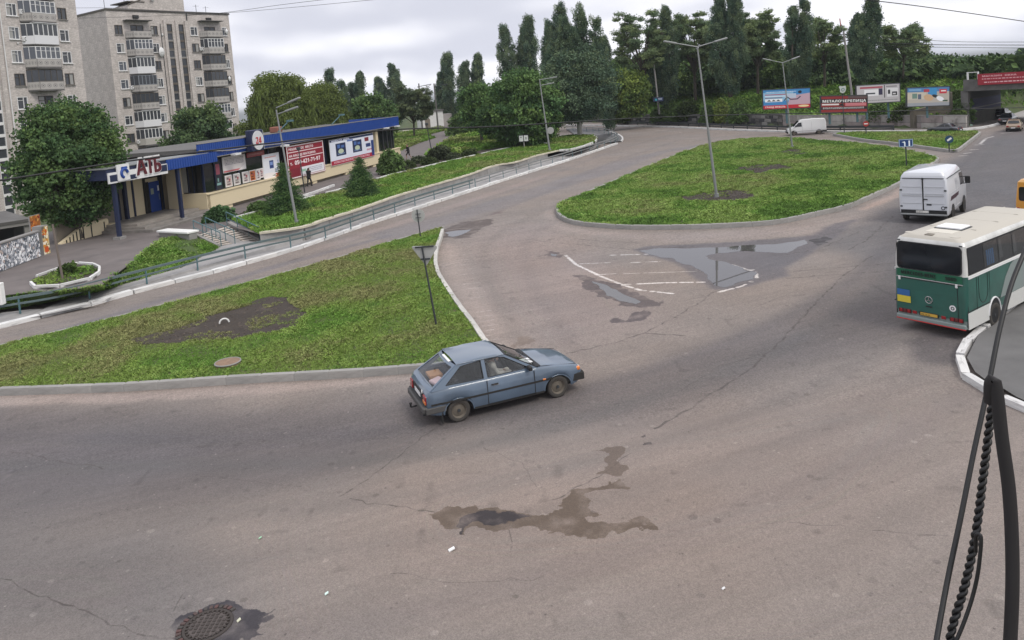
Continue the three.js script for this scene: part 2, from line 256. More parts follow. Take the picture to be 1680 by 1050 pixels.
// ---------------------------------------------------------------- the road, worn, cracked, patched and stained
{
  const toXZ = (list) => list.map(([x, y]) => { const p = G(x, y); return [p.x, p.z]; });
  const ragged = (pts, amp, seed) => { const out = []; pts.forEach((a, i) => { const b = pts[(i + 1) % pts.length], n = Math.max(2, Math.ceil(Math.hypot(b[0] - a[0], b[1] - a[1]) / 0.12)); for (let k = 0; k < n; k++) { const x = lerp(a[0], b[0], k / n), z = lerp(a[1], b[1], k / n); out.push([x + amp * (fbm(x * 2.5 + seed, z * 2.5, 4) - 0.5) * 2, z + amp * (fbm(x * 2.5, z * 2.5 + seed + 50, 4) - 0.5) * 2]); } }); return out; };
  const s7 = (l) => l.map(([x, y]) => [560 + x / 3.11, 700 + y / 3.11]), s6 = (l) => l.map(([x, y]) => [880 + x / 3.11, 340 + y / 3.11]), s5 = (l) => l.map(([x, y]) => [640 + x / 4, 330 + y / 4]);
  // [outline in the photograph, colour, opacity, soft edge in metres, ragged edge in metres]
  const areas = [
    [[[-200, 662], [200, 672], [420, 676], [560, 660], [690, 648], [960, 640], [1100, 585], [1300, 520], [1420, 450], [1470, 360], [1560, 270], [1640, 215], [1760, 205], [1760, 380], [1480, 560], [1300, 600], [1180, 650], [1050, 700], [760, 705], [640, 760], [480, 800], [200, 850], [-200, 880]], [88, 83, 82], 0.78, 0.6, 0.3],
    [[[-200, 690], [300, 700], [560, 690], [660, 700], [520, 770], [200, 800], [-200, 830]], [90, 86, 88], 0.5, 0.5, 0.3],
    [[[-200, 880], [200, 870], [340, 900], [420, 1080], [-200, 1080]], [96, 92, 92], 0.62, 0.6, 0.3],
    [[[560, 830], [700, 760], [1000, 680], [1300, 640], [1560, 600], [1600, 700], [1500, 900], [1000, 1000], [600, 1000]], [134, 121, 112], 0.5, 0.8, 0.3],
    [[[760, 400], [830, 365], [905, 365], [1000, 430], [1100, 520], [1060, 545], [930, 580], [860, 575], [790, 520]], [136, 124, 119], 0.6, 0.7, 0.3],
    [[[960, 385], [1100, 384], [1300, 374], [1420, 350], [1500, 305], [1530, 285], [1500, 300], [1430, 350], [1340, 385], [1100, 400]], [138, 127, 121], 0.75, 0.3, 0.25],
    [[[1440, 350], [1500, 300], [1560, 262], [1620, 225], [1760, 215], [1760, 400], [1560, 480], [1400, 420], [1330, 400]], [86, 86, 90], 0.6, 0.6, 0.3],
    [[[-60, 648], [200, 645], [420, 632], [690, 614], [690, 622], [420, 648], [200, 661], [-60, 668]], [148, 135, 128], 0.85, 0.12, 0.16],
    [[[724, 400], [735, 470], [765, 522], [806, 576], [870, 580], [880, 560], [840, 530], [800, 500], [765, 450], [745, 400]], [150, 136, 128], 0.7, 0.25, 0.2],
    [[[905, 330], [915, 366], [960, 378], [1060, 384], [960, 385], [905, 375], [893, 350]], [146, 133, 126], 0.6, 0.2, 0.15],
    [[[1450, 325], [1480, 308], [1480, 322], [1420, 345], [1405, 345]], [158, 138, 126], 0.7, 0.12, 0.15],
    [[[600, 385], [730, 352], [900, 300], [1020, 262], [1100, 244], [1160, 236], [1165, 240], [1095, 250], [1000, 285], [860, 330], [760, 362], [640, 398]], [112, 107, 109], 0.55, 0.2, 0.2],
    [[[520, 405], [610, 378], [760, 330], [900, 285], [900, 290], [760, 337], [610, 385], [520, 412]], [140, 127, 122], 0.6, 0.15, 0.1],
    [[[-60, 585], [200, 510], [460, 432], [640, 385], [640, 388], [460, 438], [200, 516], [-60, 592]], [100, 97, 101], 0.6, 0.15, 0.15],
    [s6([[190, 345], [250, 345], [330, 375], [430, 405], [520, 450], [610, 470], [630, 490], [560, 510], [450, 505], [400, 480], [300, 440], [240, 400]]), [86, 78, 78], 0.9, 0.03, 0.08],
    [s6([[345, 575], [400, 560], [450, 575], [500, 530], [580, 535], [575, 570], [500, 590], [440, 590], [380, 595]]), [84, 76, 77], 0.92, 0.03, 0.06],
    [s6([[500, 215], [560, 200], [800, 190], [1050, 175], [1400, 145], [1500, 90], [1640, 60], [1560, 130], [1450, 200], [1400, 240], [1270, 310], [1290, 350], [1140, 385], [1000, 425], [900, 420], [830, 370], [700, 280], [560, 245]]), [93, 90, 93], 0.85, 0.1, 0.15],
    [s6([[860, 250], [1050, 228], [1220, 232], [1290, 235], [1220, 290], [1120, 320], [1080, 318], [1000, 285], [920, 275]]), [96, 92, 94], 0.9, 0.04, 0.06],
    [s6([[1400, 165], [1500, 150], [1490, 185], [1430, 195]]), [52, 50, 53], 0.8, 0.03, 0.08],
    [s5([[350, 190], [470, 135], [660, 118], [660, 155], [580, 190], [520, 240], [440, 250], [350, 240]]), [84, 75, 72], 0.9, 0.04, 0.08],
    [s5([[640, 88], [740, 62], [720, 80], [650, 95]]), [100, 88, 84], 0.7, 0.04, 0.05],
    [s5([[1010, 320], [1040, 335], [1140, 355], [1110, 375], [1040, 365]]), [88, 80, 80], 0.85, 0.03, 0.05],
    [[[1490, 560], [1520, 545], [1600, 540], [1590, 575], [1570, 600], [1500, 595]], [74, 70, 71], 0.7, 0.15, 0.15],
    [s7([[385, 465], [480, 430], [560, 405], [690, 410], [700, 430], [830, 430], [1000, 445], [1100, 420], [1200, 370], [1215, 330], [1290, 290], [1400, 275], [1490, 310], [1440, 330], [1330, 320], [1290, 350], [1300, 400], [1350, 430], [1240, 440], [1300, 465], [1600, 500], [1600, 520], [1400, 550], [1370, 530], [1280, 560], [1050, 540], [860, 530], [760, 540], [680, 535], [640, 560], [625, 550], [640, 510], [590, 515], [540, 495]]), [90, 78, 68], 0.95, 0.02, 0.06],
    [s7([[1280, 130], [1420, 120], [1430, 160], [1480, 190], [1460, 250], [1380, 250], [1290, 250], [1350, 200], [1340, 150]]), [96, 84, 75], 0.85, 0.03, 0.06],
    [s7([[620, 480], [690, 440], [830, 430], [980, 445], [900, 470], [760, 500], [670, 515], [640, 560], [625, 550], [640, 510]]), [50, 45, 47], 0.97, 0.02, 0.04],
    [s7([[1520, 100], [1560, 85], [1580, 100], [1540, 115]]), [58, 54, 54], 0.9, 0.015, 0.03], [s7([[1512, 62], [1540, 50], [1552, 60], [1525, 70]]), [66, 60, 60], 0.9, 0.015, 0.02],
    [[[289, 1020], [300, 1008], [340, 998], [388, 996], [400, 1004], [432, 1014], [418, 1020], [430, 1034], [440, 1037], [400, 1042], [388, 1060], [290, 1060]], [52, 50, 54], 0.93, 0.012, 0.03],
    [[[838, 560], [862, 552], [872, 562], [850, 572]], [112, 96, 87], 0.55, 0.05, 0.06],
  ];
  const cracks = [
    [[[930, 580], [1010, 562], [1060, 545], [1130, 508], [1170, 480], [1250, 458]], 0.045], [[[1430, 420], [1380, 455], [1330, 505], [1310, 530], [1240, 600], [1170, 645], [1100, 690], [1070, 705]], 0.05],
    [[[-40, 930], [0, 948], [60, 975], [130, 1003], [200, 1030], [250, 1047], [330, 1049]], 0.022], [[[570, 820], [640, 830], [720, 838]], 0.022], [[[905, 822], [960, 795], [1010, 762], [1040, 740]], 0.03],
    [[[20, 740], [90, 755], [180, 771]], 0.03], [[[560, 815], [600, 790], [690, 720], [735, 690]], 0.03], [[[1060, 547], [1095, 549], [1130, 552]], 0.06], [[[1290, 457], [1410, 448], [1520, 440]], 0.06], [[[1300, 445], [1420, 436], [1540, 425]], 0.05],
    [[[880, 395], [930, 400], [1040, 410], [1130, 405]], 0.05], [[[950, 393], [1000, 396], [1060, 400]], 0.05], [[[836, 870], [838, 915]], 0.012], [[[285, 1000], [290, 985], [310, 972]], 0.012], [[[200, 520], [330, 490]], 0.05], [[[470, 430], [500, 421]], 0.12],
    [[[1250, 858], [1390, 866], [1560, 880]], 0.015], [[[1120, 640], [1180, 600], [1330, 560]], 0.02], [[[790, 735], [860, 760], [880, 800]], 0.012], [[[1360, 470], [1300, 480], [1200, 520]], 0.02],
    [[[1480, 330], [1560, 300], [1640, 260]], 0.03], [[[1060, 300], [1000, 320], [880, 352]], 0.03], [[[330, 780], [480, 800], [560, 815]], 0.012], [[[640, 940], [760, 960], [900, 945]], 0.012],
    [[[1465, 355], [1420, 395], [1390, 410]], 0.05], [[[1410, 380], [1345, 408], [1280, 420]], 0.05],
  ];
  const tracks = [[[[-100, 712], [300, 722], [700, 700], [960, 640], [1200, 560], [1380, 470], [1480, 380], [1580, 270], [1640, 215]], 0.55, [80, 77, 79], 0.34], [[[-100, 760], [300, 765], [700, 745], [980, 680], [1240, 590], [1420, 490], [1520, 390], [1610, 270], [1655, 215]], 0.55, [82, 79, 80], 0.29],
    [[[-100, 850], [300, 850], [760, 800], [1100, 720], [1400, 600], [1560, 470], [1640, 330]], 0.6, [104, 97, 95], 0.34], [[[-100, 930], [400, 920], [860, 850], [1200, 760], [1480, 630], [1620, 500]], 0.6, [106, 98, 95], 0.29], [[[300, 1080], [700, 1000], [1100, 880], [1400, 760], [1600, 640]], 0.6, [112, 104, 100], 0.34],
    [[[860, 590], [830, 520], [800, 450], [800, 400], [860, 360], [980, 310], [1100, 260], [1200, 228]], 0.5, [112, 103, 99], 0.39], [[[960, 590], [900, 510], [870, 450], [860, 410], [900, 370], [1000, 330]], 0.5, [114, 105, 101], 0.34], [[[-60, 590], [300, 503], [640, 405], [860, 330], [1000, 268], [1120, 228]], 0.5, [104, 98, 98], 0.39], [[[-60, 570], [300, 480], [640, 376], [860, 305], [1000, 250], [1100, 222]], 0.5, [106, 100, 100], 0.34]];
  // painted lines, worn: [from..to, width, strength]
  const paint = [
    [[[928, 419], [945, 434], [985, 453], [1020, 467], [1050, 476], [1105, 482]], 0.15, 0.85], [[[994, 419], [1066, 417]], 0.13, 0.7], [[[952, 433], [1000, 431]], 0.12, 0.55], [[[1036, 431], [1085, 429]], 0.12, 0.6],
    [[[978, 451], [1010, 449]], 0.13, 0.6], [[[1025, 449], [1150, 445]], 0.12, 0.4], [[[1022, 467], [1090, 464], [1156, 463]], 0.14, 0.85], [[[1180, 479], [1216, 470], [1242, 458], [1240, 446]], 0.15, 0.75],
    [[[1168, 428], [1200, 434], [1232, 444], [1262, 432]], 0.13, 0.6], [[[1060, 212], [1118, 217]], 0.14, 0.5], [[[1125, 228], [1145, 227]], 0.14, 0.35],
    [[[1608, 236], [1618, 227], [1630, 224]], 0.25, 0.4], [[[1600, 238], [1614, 237]], 0.25, 0.35], [[[1592, 246], [1606, 245]], 0.25, 0.35], [[[1582, 252], [1596, 250]], 0.25, 0.35], [[[1574, 256], [1588, 255]], 0.25, 0.35], [[[1643, 219], [1675, 215]], 0.2, 0.3],
  ];
  for (let i = 0; i < 22; i++) { const t = i / 22, x = lerp(728, 806, t ** 0.9), y = lerp(412, 580, t); paint.push([[[x + 6, y + 1], [x + 26 + 8 * hash(i, 3), y - 2]], 0.06, 0.25 + 0.3 * hash(i, 9)]); }
  const R = rng(5);
  const zone = (x0, x1, z0, z1, ppm) => {
    const w = Math.min(2048, Math.round((x1 - x0) * ppm)), h = Math.min(2048, Math.round((z1 - z0) * ppm)), kx = w / (x1 - x0), kz = h / (z1 - z0);
    const c = document.createElement('canvas'); c.width = w; c.height = h; const g = c.getContext('2d');
    const path = (pts, close) => { g.beginPath(); pts.forEach(([x, z], i) => g[i ? 'lineTo' : 'moveTo']((x - x0) * kx, (z - z0) * kz)); if (close) g.closePath(); };
    g.fillStyle = 'rgb(125,116,110)'; g.fillRect(0, 0, w, h);
    const c2 = document.createElement('canvas'); c2.width = w; c2.height = h; const g2 = c2.getContext('2d');
    areas.forEach(([px, col, a, soft, rag], i) => { if (soft < 0.07) { g2.globalAlpha = a; g2.fillStyle = 'rgb(' + col + ')'; g2.beginPath(); ragged(toXZ(px), rag, i * 7.3).forEach(([x, z], q) => g2[q ? 'lineTo' : 'moveTo']((x - x0) * kx, (z - z0) * kz)); g2.closePath(); g2.fill(); return; } g.filter = soft > 0.02 ? 'blur(' + (soft * kx).toFixed(1) + 'px)' : 'none'; g.globalAlpha = a; g.fillStyle = 'rgb(' + col + ')'; path(ragged(toXZ(px), rag, i * 7.3), true); g.fill(); });
    // wheel tracks, polished or darkened by rubber
    for (const [px, wd, col, a] of tracks) { g.filter = 'blur(' + (0.16 * kx).toFixed(1) + 'px)'; g.globalAlpha = a; g.strokeStyle = 'rgb(' + col + ')'; g.lineWidth = wd * kx; path(resample(toXZ(px), 0.5, true)); g.stroke(); }
    g.filter = 'none'; g.lineJoin = 'round';
    for (const [px, wd, a] of paint) { const q = resample(toXZ(px), 0.07); g.fillStyle = 'rgb(205,200,196)'; for (const [x, z] of q) { if (fbm(x * 5, z * 5, 3) < 0.36) continue; g.globalAlpha = a * (0.55 + 0.45 * hash((x * 97) | 0, (z * 97) | 0)); g.beginPath(); g.arc((x - x0) * kx, (z - z0) * kz, wd / 2 * kx * (0.75 + 0.5 * hash((z * 71) | 0, 3)), 0, 7); g.fill(); } }
    g.strokeStyle = 'rgb(66,60,58)';
    for (const [px, wd] of cracks) { const q = resample(toXZ(px), 0.16); for (let i = 0; i + 1 < q.length; i++) { g.globalAlpha = 0.15 + 0.65 * hash(i, (wd * 999) | 0); g.lineWidth = Math.max(0.7, wd * kx * (0.4 + 1.1 * hash(i, 77))); const j = (p) => [p[0] + 0.16 * (fbm(p[0] * 3, p[1] * 3, 4) - 0.5) + 0.06 * (vnoise(p[0] * 14, p[1] * 14) - 0.5), p[1] + 0.2 * (fbm(p[0] * 3 + 40, p[1] * 3, 4) - 0.5) + 0.06 * (vnoise(p[0] * 14 + 9, p[1] * 14) - 0.5)]; path([j(q[i]), j(q[i + 1])]); g.stroke(); } }
    g.globalAlpha = 1;
    // oil drips, grit and small pits
    const rr = rng((x0 * 31 + z0 * 7 + 900) | 0), nd = Math.min(5000, (x1 - x0) * (z1 - z0) * 7);
    for (let i = 0; i < nd; i++) { const X = rr() * w, Z = rr() * h, k = rr(), s = (k < 0.9 ? 0.008 + 0.014 * rr() : 0.03 + 0.05 * rr()) * kx; g.globalAlpha = k < 0.9 ? 0.55 * rr() : 0.12 + 0.14 * rr(); g.fillStyle = rr() < 0.62 ? 'rgb(58,53,52)' : 'rgb(178,168,160)'; g.beginPath(); g.ellipse(X, Z, s, s * (0.6 + 0.6 * rr()), rr() * 3, 0, 7); g.fill(); }
    g.globalAlpha = 1;
    const im = g.getImageData(0, 0, w, h).data, im2 = g2.getImageData(0, 0, w, h).data, d = new Uint8Array(w * h * 4), ca = 0.93, sa = -0.37;
    for (let j = 0; j < h; j++) for (let i = 0; i < w; i++) {
      const x = x0 + (i + 0.5) / kx, z = z0 + (j + 0.5) / kz, o = (j * w + i) * 4, a = x * ca + z * sa, b = -x * sa + z * ca;
      let k = 1 + 0.1 * (fbm(x * 0.55, z * 0.55, 4) - 0.5) + 0.06 * (fbm(a * 0.16, b * 1.3, 3) - 0.5) + 0.05 * (vnoise(a * 0.4 + 7, b * 7) - 0.5) + 0.06 * (vnoise(x * 22, z * 22) - 0.5) + 0.24 * (hash(i * 5 + 1, j * 3 + 2) - 0.5);
      const pit = vnoise(x * 3.1 + 50, z * 3.1); if (pit > 0.86) k *= 1 - 0.8 * (pit - 0.86);
      const warm = 0.04 * (fbm(x * 0.3 + 80, z * 0.3, 3) - 0.5);
      // stains: their outline frays and they lie in patches
      const wx = i + kx * 0.7 * (fbm(x * 2.3 + 7, z * 2.3, 6) - 0.5), wz = j + kz * 0.7 * (fbm(x * 2.3, z * 2.3 + 31, 6) - 0.5), q = (clamp(Math.round(wz), 0, h - 1) * w + clamp(Math.round(wx), 0, w - 1)) * 4, al = im2[q + 3] / 255;
      let R0 = im[o], G0 = im[o + 1], B0 = im[o + 2];
      if (al > 0) { const m = al * clamp(0.62 + 2.1 * (fbm(x * 2.6 + 3, z * 2.6 + 5, 5) - 0.36)); R0 = lerp(R0, im2[q], m); G0 = lerp(G0, im2[q + 1], m); B0 = lerp(B0, im2[q + 2], m); k = lerp(k, 1 + (k - 1) * 0.7, m); }
      d[o] = clamp(R0 * k * (1 + warm), 0, 255); d[o + 1] = clamp(G0 * k, 0, 255); d[o + 2] = clamp(B0 * k * (1 - warm), 0, 255); d[o + 3] = 255;
    }
    const t = new THREE.DataTexture(d, w, h); t.colorSpace = THREE.SRGBColorSpace; t.magFilter = THREE.LinearFilter; t.minFilter = THREE.LinearMipmapLinearFilter; t.generateMipmaps = true; t.needsUpdate = true;
    return t;
  };
  const kA = roadKerb[0], kB = roadKerb[roadKerb.length - 1], kl = Math.hypot(kB[0] - kA[0], kB[1] - kA[1]), nx = -(kB[1] - kA[1]) / kl, nz = (kB[0] - kA[0]) / kl;   // points to the road
  const clipLine = (poly) => { const f = (p) => (p[0] - kA[0]) * nx + (p[1] - kA[1]) * nz + 5, out = []; poly.forEach((a, i) => { const b = poly[(i + 1) % poly.length], fa = f(a), fb = f(b); if (fa >= 0) out.push(a); if ((fa < 0) !== (fb < 0)) { const t = fa / (fa - fb); out.push([lerp(a[0], b[0], t), lerp(a[1], b[1], t)]); } }); return out; };
  const rough = 0.88;
  for (const [x0, x1, z0, z1, ppm, clip] of [[-12, 12, -17, -8.5, 85, 0], [-24, 24, -34, -17, 42, 0], [-46, 50, -70, -34, 21, 1], [-14, 76, -160, -70, 12, 0], [-60, -12, -17, 6, 10, 0], [12, 60, -17, 6, 10, 0], [-12, 12, -8.5, 6, 10, 0], [24, 76, -34, -17, 10, 0], [-60, -24, -34, -17, 10, 1], [50, 76, -70, -34, 10, 0]]) {
    let poly = [[x0, z0], [x1, z0], [x1, z1], [x0, z1]]; if (clip) poly = clipLine(poly); if (poly.length < 3) continue;
    const g = sheet(poly, 0.004), p = g.attributes.position, uv = g.attributes.uv;
    for (let i = 0; i < p.count; i++) uv.setXY(i, (p.getX(i) - x0) / (x1 - x0), (p.getZ(i) - z0) / (z1 - z0));
    struct('road', g, new THREE.MeshStandardMaterial({ map: zone(x0, x1, z0, z1, ppm), roughness: rough }));
  }
  // standing water in the hollows of the road
  const water = new THREE.MeshPhysicalMaterial({ color: new THREE.Color(0.085, 0.08, 0.078), roughness: 0.02, ior: 1.5 });
  const pud = (px, rag, seed) => struct('puddle', sheet(ragged(toXZ(px), 0.02, seed).map(([x, z]) => [x + rag * 6 * (fbm(x * 1.5 + seed, z * 1.5, 5) - 0.5), z + rag * 6 * (fbm(x * 1.5, z * 1.5 + seed, 5) - 0.5)]), 0.009), water);
  pud(s6([[525, 222], [620, 208], [730, 212], [900, 207], [1050, 197], [1180, 192], [1290, 177], [1385, 167], [1395, 185], [1330, 210], [1290, 235], [1220, 232], [1050, 228], [930, 235], [860, 250], [900, 270], [985, 285], [1075, 320], [1120, 330], [1100, 370], [1020, 390], [960, 410], [900, 400], [860, 370], [850, 340], [810, 310], [740, 285], [680, 260], [600, 245]]), 0.08, 3);
  pud(s6([[285, 378], [345, 395], [415, 430], [470, 455], [545, 485], [520, 497], [430, 475], [370, 450], [320, 417]]), 0.06, 11);
  pud(s5([[362, 205], [430, 194], [540, 186], [490, 210], [445, 228], [415, 236], [385, 232]]), 0.05, 19);
  pud(s5([[1050, 345], [1100, 352], [1085, 364], [1055, 358]]), 0.02, 23);
}

// ---------------------------------------------------------------- kerbs, laid stone by stone
const stoneGeo = [0, 1, 2].map((k) => { const g = new RoundedBoxGeometry(1, 1, 1, 1, 0.06), p = g.attributes.position, r = rng(k + 40); for (let i = 0; i < p.count; i++) p.setXYZ(i, p.getX(i), p.getY(i) + 0.03 * (hash((p.getX(i) * 9) | 0, k) - 0.5), p.getZ(i) + 0.05 * (hash((p.getX(i) * 9) | 0, k + 7) - 0.5)); return g; });
function kerb(pts, len, w, h, mats, side = 0, wob = 0.01, gap = 0.02, close = false) {
  const root = new THREE.Group(); root.name = numbered('kerb'); root.userData.kind = 'structure'; scene.add(root);
  const q = resample(pts, len), r = rng(pts.length * 31 + 7); if (close) q.push(q[0]);
  for (let i = 0; i + 1 < q.length; i++) {
    const [ax, az] = q[i], [bx_, bz] = q[i + 1], l = Math.hypot(bx_ - ax, bz - az); if (l < 0.05) continue;
    const nx = -(bz - az) / l, nz = (bx_ - ax) / l, o = side * w / 2, m = new THREE.Mesh(stoneGeo[(r() * 3) | 0], mats[(r() * mats.length) | 0]);
    m.name = 'kerb_stone'; m.castShadow = m.receiveShadow = true; m.scale.set(l - gap + 0.015, h + 0.1, w); m.position.set((ax + bx_) / 2 + nx * o + wob * (r() - 0.5), h / 2 - 0.05 + wob * (r() - 0.5), (az + bz) / 2 + nz * o + wob * (r() - 0.5)); m.rotation.y = Math.atan2(-(bz - az), bx_ - ax) + wob * (r() - 0.5); root.add(m);
  }
  return root;
}
const greys = [[0.31, 0.3, 0.285], [0.295, 0.288, 0.275], [0.325, 0.315, 0.3]].map((c) => texMat(speckle(c, 1.2, 0.22, 0.16), 0.9));
const whites = [[0.72, 0.72, 0.71], [0.6, 0.6, 0.59], [0.66, 0.65, 0.63]].map((c) => texMat(speckle(c, 1.4, 0.15, 0.12, [0.44, 0.43, 0.42]), 0.85));
{
  const split = nearIsland.findIndex((p) => { const t = G(730, 377); return Math.hypot(p[0] - t.x, p[1] - t.z) < 0.6; });
  const bend = nearIsland.findIndex((p) => { const q = G(808, 598); return Math.hypot(p[0] - q.x, p[1] - q.z) < 0.6; }), pale = [[0.5, 0.485, 0.45], [0.44, 0.425, 0.4], [0.54, 0.52, 0.485]].map((c) => texMat(speckle(c, 1.2, 0.25, 0.16), 0.9));
  kerb(nearIsland.slice(0, bend + 1), 1.0, 0.17, 0.23, greys, -1, 0.006, 0.012); kerb(nearIsland.slice(bend, split + 1), 1.0, 0.17, 0.23, pale, -1, 0.012, 0.02);
  kerb(nearIsland.slice(split + 1), 1.6, 0.12, 0.19, greys, -1);
  kerb(roundIsland, 1.0, 0.17, 0.24, greys, -1, 0.01, 0.02, true);
  kerb(farIsland, 1.2, 0.18, 0.26, greys, -1);
  kerb(roadKerb, 1.9, 0.3, 0.2, whites, -1, 0.04, 0.05);
  kerb(cornerKerb, 1.6, 0.22, 0.17, whites, -1, 0.04, 0.05);
  kerb(pavementKerb.slice(0, 5).length ? resample(pavementKerb, 0.05) : [], 1.25, 0.2, 0.17, [whites[0], whites[1], whites[2], greys[2], texMat(speckle([0.62, 0.61, 0.6], 0.9, 0.2, 0.12, [0.3, 0.29, 0.28]), 0.9)], 1, 0.05, 0.05);
}
struct('pavement', sheet([...pavementKerb.map(([x, z]) => [x + 0.12, z]), [26, -9], [26, -30]], 0.16), texMat(speckle([0.135, 0.132, 0.13], 3, 0.2, 0.2), 0.93));
struct('far_kerb_line', wallAlong(resample(line([[928, 206], [1000, 207], [1100, 209], [1200, 214], [1290, 217], [1400, 217.5], [1500, 217], [1570, 215], [1620, 210], [1650, 201]]), 2), 0, 0.2, 0.3), M.kerbWhite);

// ---------------------------------------------------------------- the terrace by the shop: plaza, bank, lawns, paths
const plazaEdge = lineT([[-90, 506], [0, 486], [45, 481], [100, 478], [165, 470], [215, 432], [262, 394], [318, 386]]);
const stairTop = [GT(318, 386), GT(374, 370)], stairBot = [G(362, 406, 0.16), G(428, 396, 0.16)];
const lawnBack = lineT([[380, 361], [441, 345], [499, 328], [562, 312], [640, 289], [719, 270], [824, 246], [850, 241], [900, 236]]);
const islet = lineT([[917, 248], [935, 247], [958, 241], [977, 233], [980, 227], [972, 223.5], [950, 222], [930, 223], [915, 226], [900, 236]]);
{
  const back = shopAt(-14, -8), back2 = shopAt(40, -9);
  const outline = [...plazaEdge, [stairTop[0].x, stairTop[0].z], [stairTop[1].x, stairTop[1].z], ...wallTopW, ...islet.slice(1), [5, -135], [-4, -175], [back2.x, -175], [back2.x, back2.z], [back.x, back.z], [-36, -42], [-46, -30]];
  struct('plaza', slope(outline), texMat(speckle([0.155, 0.135, 0.13], 4, 0.2, 0.22, [0.12, 0.108, 0.106], 512), 0.93));
  const grassT = texMat(speckle([0.06, 0.095, 0.025], 5, 0.3, 0.4, [0.085, 0.10, 0.035], 512), 1);
  M.grassT = grassT;
  // footway between the white kerb and the terrace
  const wallSet = new Set(wallTopW.map((p) => p[0].toFixed(3) + p[1].toFixed(3)));
  const foot = [...roadKerb.map(([x, z]) => [x - 0.1, z - 0.05]), ...islet.slice(1, 5).map(([x, z]) => [x, z]), ...[...wallTopW].reverse(), [stairTop[1].x, stairTop[1].z], [stairTop[0].x, stairTop[0].z], ...[...plazaEdge].reverse()];
  struct('footway', sheet(foot, (x, z) => (wallSet.has(x.toFixed(3) + z.toFixed(3)) ? TY(z) - 0.5 : 0.15)), texMat(speckle([0.31, 0.3, 0.295], 3, 0.2, 0.2, [0.24, 0.232, 0.228], 512), 0.93));
  struct('footway', sheet([...cornerKerb, ...islet.slice(3).map(([x, z]) => [x, z])], 0.152), texMat(speckle([0.15, 0.15, 0.155], 3, 0.2, 0.2), 0.93));
  // grass bank
  const foots = line([[-90, 540], [0, 509], [45, 503], [105, 491], [165, 478], [231, 461], [300, 441], [362, 407]], 0.16);
  const q = []; for (let i = 0; i + 1 < plazaEdge.length; i++) { const P = (e, y) => V(e[0], y(e), e[1]); const t = (e) => TY(e[1]) + 0.02, b = () => 0.17; q.push([P(foots[i], b), P(foots[i + 1], b), P(plazaEdge[i + 1], t), P(plazaEdge[i], t)]); }
  struct('grass_bank', metreUV(quadGeo(q)), grassT);
  M.bank = [plazaEdge, foots];
  // lawns and beds
  M.lawn = [...wallTopW, ...[...lawnBack].reverse()];
  struct('lawn', slope(M.lawn, 0.03), grassT);
  struct('lawn', slope(islet.concat([[wallTopW[wallTopW.length - 1][0], wallTopW[wallTopW.length - 1][1]]]), 0.045), grassT);
  M.bed = [...lineT([[378, 358], [400, 348], [460, 336], [520, 319], [600, 300], [640, 282], [690, 262], [760, 252], [850, 237]]), ...[...lawnBack.slice(0, 8)].reverse()];
  struct('flower_bed', slope(M.bed, 0.028), M.soil);
  M.lawn2 = lineT([[700, 258], [735, 232], [760, 222], [735, 217], [742, 213], [790, 214], [835, 212], [915, 214], [905, 232], [850, 237], [760, 252]]);
  M.lawn3 = lineT([[646, 252], [690, 234], [715, 226], [700, 222], [735, 213], [720, 209], [650, 220], [640, 240]]);
  struct('lawn', slope(M.lawn2, 0.032), grassT); struct('lawn', slope(M.lawn3, 0.032), grassT);
  struct('path', slope(lineT([[660, 214], [720, 210.5], [800, 209.5], [870, 210], [870, 213], [800, 212.5], [720, 213.5], [664, 217]]), 0.045), texMat(speckle([0.36, 0.32, 0.29], 3, 0.15, 0.15), 0.9));
}
// grass on the islands
const grassNear = texMat(speckle([0.07, 0.085, 0.028], 4, 0.3, 0.4, [0.10, 0.092, 0.04], 512), 1);
const shrink = (poly, d) => poly.map((p, i) => { const a = poly[(i + poly.length - 1) % poly.length], b = poly[(i + 1) % poly.length], l = Math.hypot(b[0] - a[0], b[1] - a[1]) || 1; return [p[0] + (b[1] - a[1]) / l * d, p[1] - (b[0] - a[0]) / l * d]; });
const area2 = (p) => p.reduce((s, a, i) => { const b = p[(i + 1) % p.length]; return s + a[0] * b[1] - b[0] * a[1]; }, 0);
const inset = (poly, d) => shrink(poly, area2(poly) > 0 ? -d : d);
struct('traffic_island', sheet(inset(nearIsland, 0.1), 0.18), grassNear);
struct('traffic_island', sheet(inset(roundIsland, 0.1), 0.17), grassNear);
struct('traffic_island', sheet(inset(farIsland, 0.1), 0.19), M.grassT);
const soilPatch = (px, y, rag) => struct('soil_patch', (() => { const c = px.map(([x, yy]) => { const p = G(x, yy, y); return [p.x, p.z]; }); const q = resample([...c, c[0]], 0.3).map(([x, z]) => [x + rag * (fbm(x * 1.6, z * 1.6, 5) - 0.5) * 3.2, z + rag * (fbm(x * 1.6 + 30, z * 1.6, 5) - 0.5) * 3.2]); M.soils = M.soils || []; M.soils.push(q); return sheet(q, y + 0.012); })(), M.soil);
soilPatch([[215, 562], [300, 536], [400, 503], [440, 487], [470, 487], [498, 520], [490, 535], [440, 548], [360, 556], [260, 562]], 0.18, 0.35);
soilPatch([[1120, 323], [1160, 315], [1215, 313], [1235, 318], [1215, 327], [1170, 333], [1135, 330]], 0.17, 0.8);
soilPatch([[1205, 277], [1250, 271], [1290, 270], [1300, 276], [1260, 284], [1225, 285]], 0.17, 0.8);
soilPatch([[1262, 250], [1300, 245], [1330, 248], [1325, 253], [1290, 255]], 0.17, 0.8);
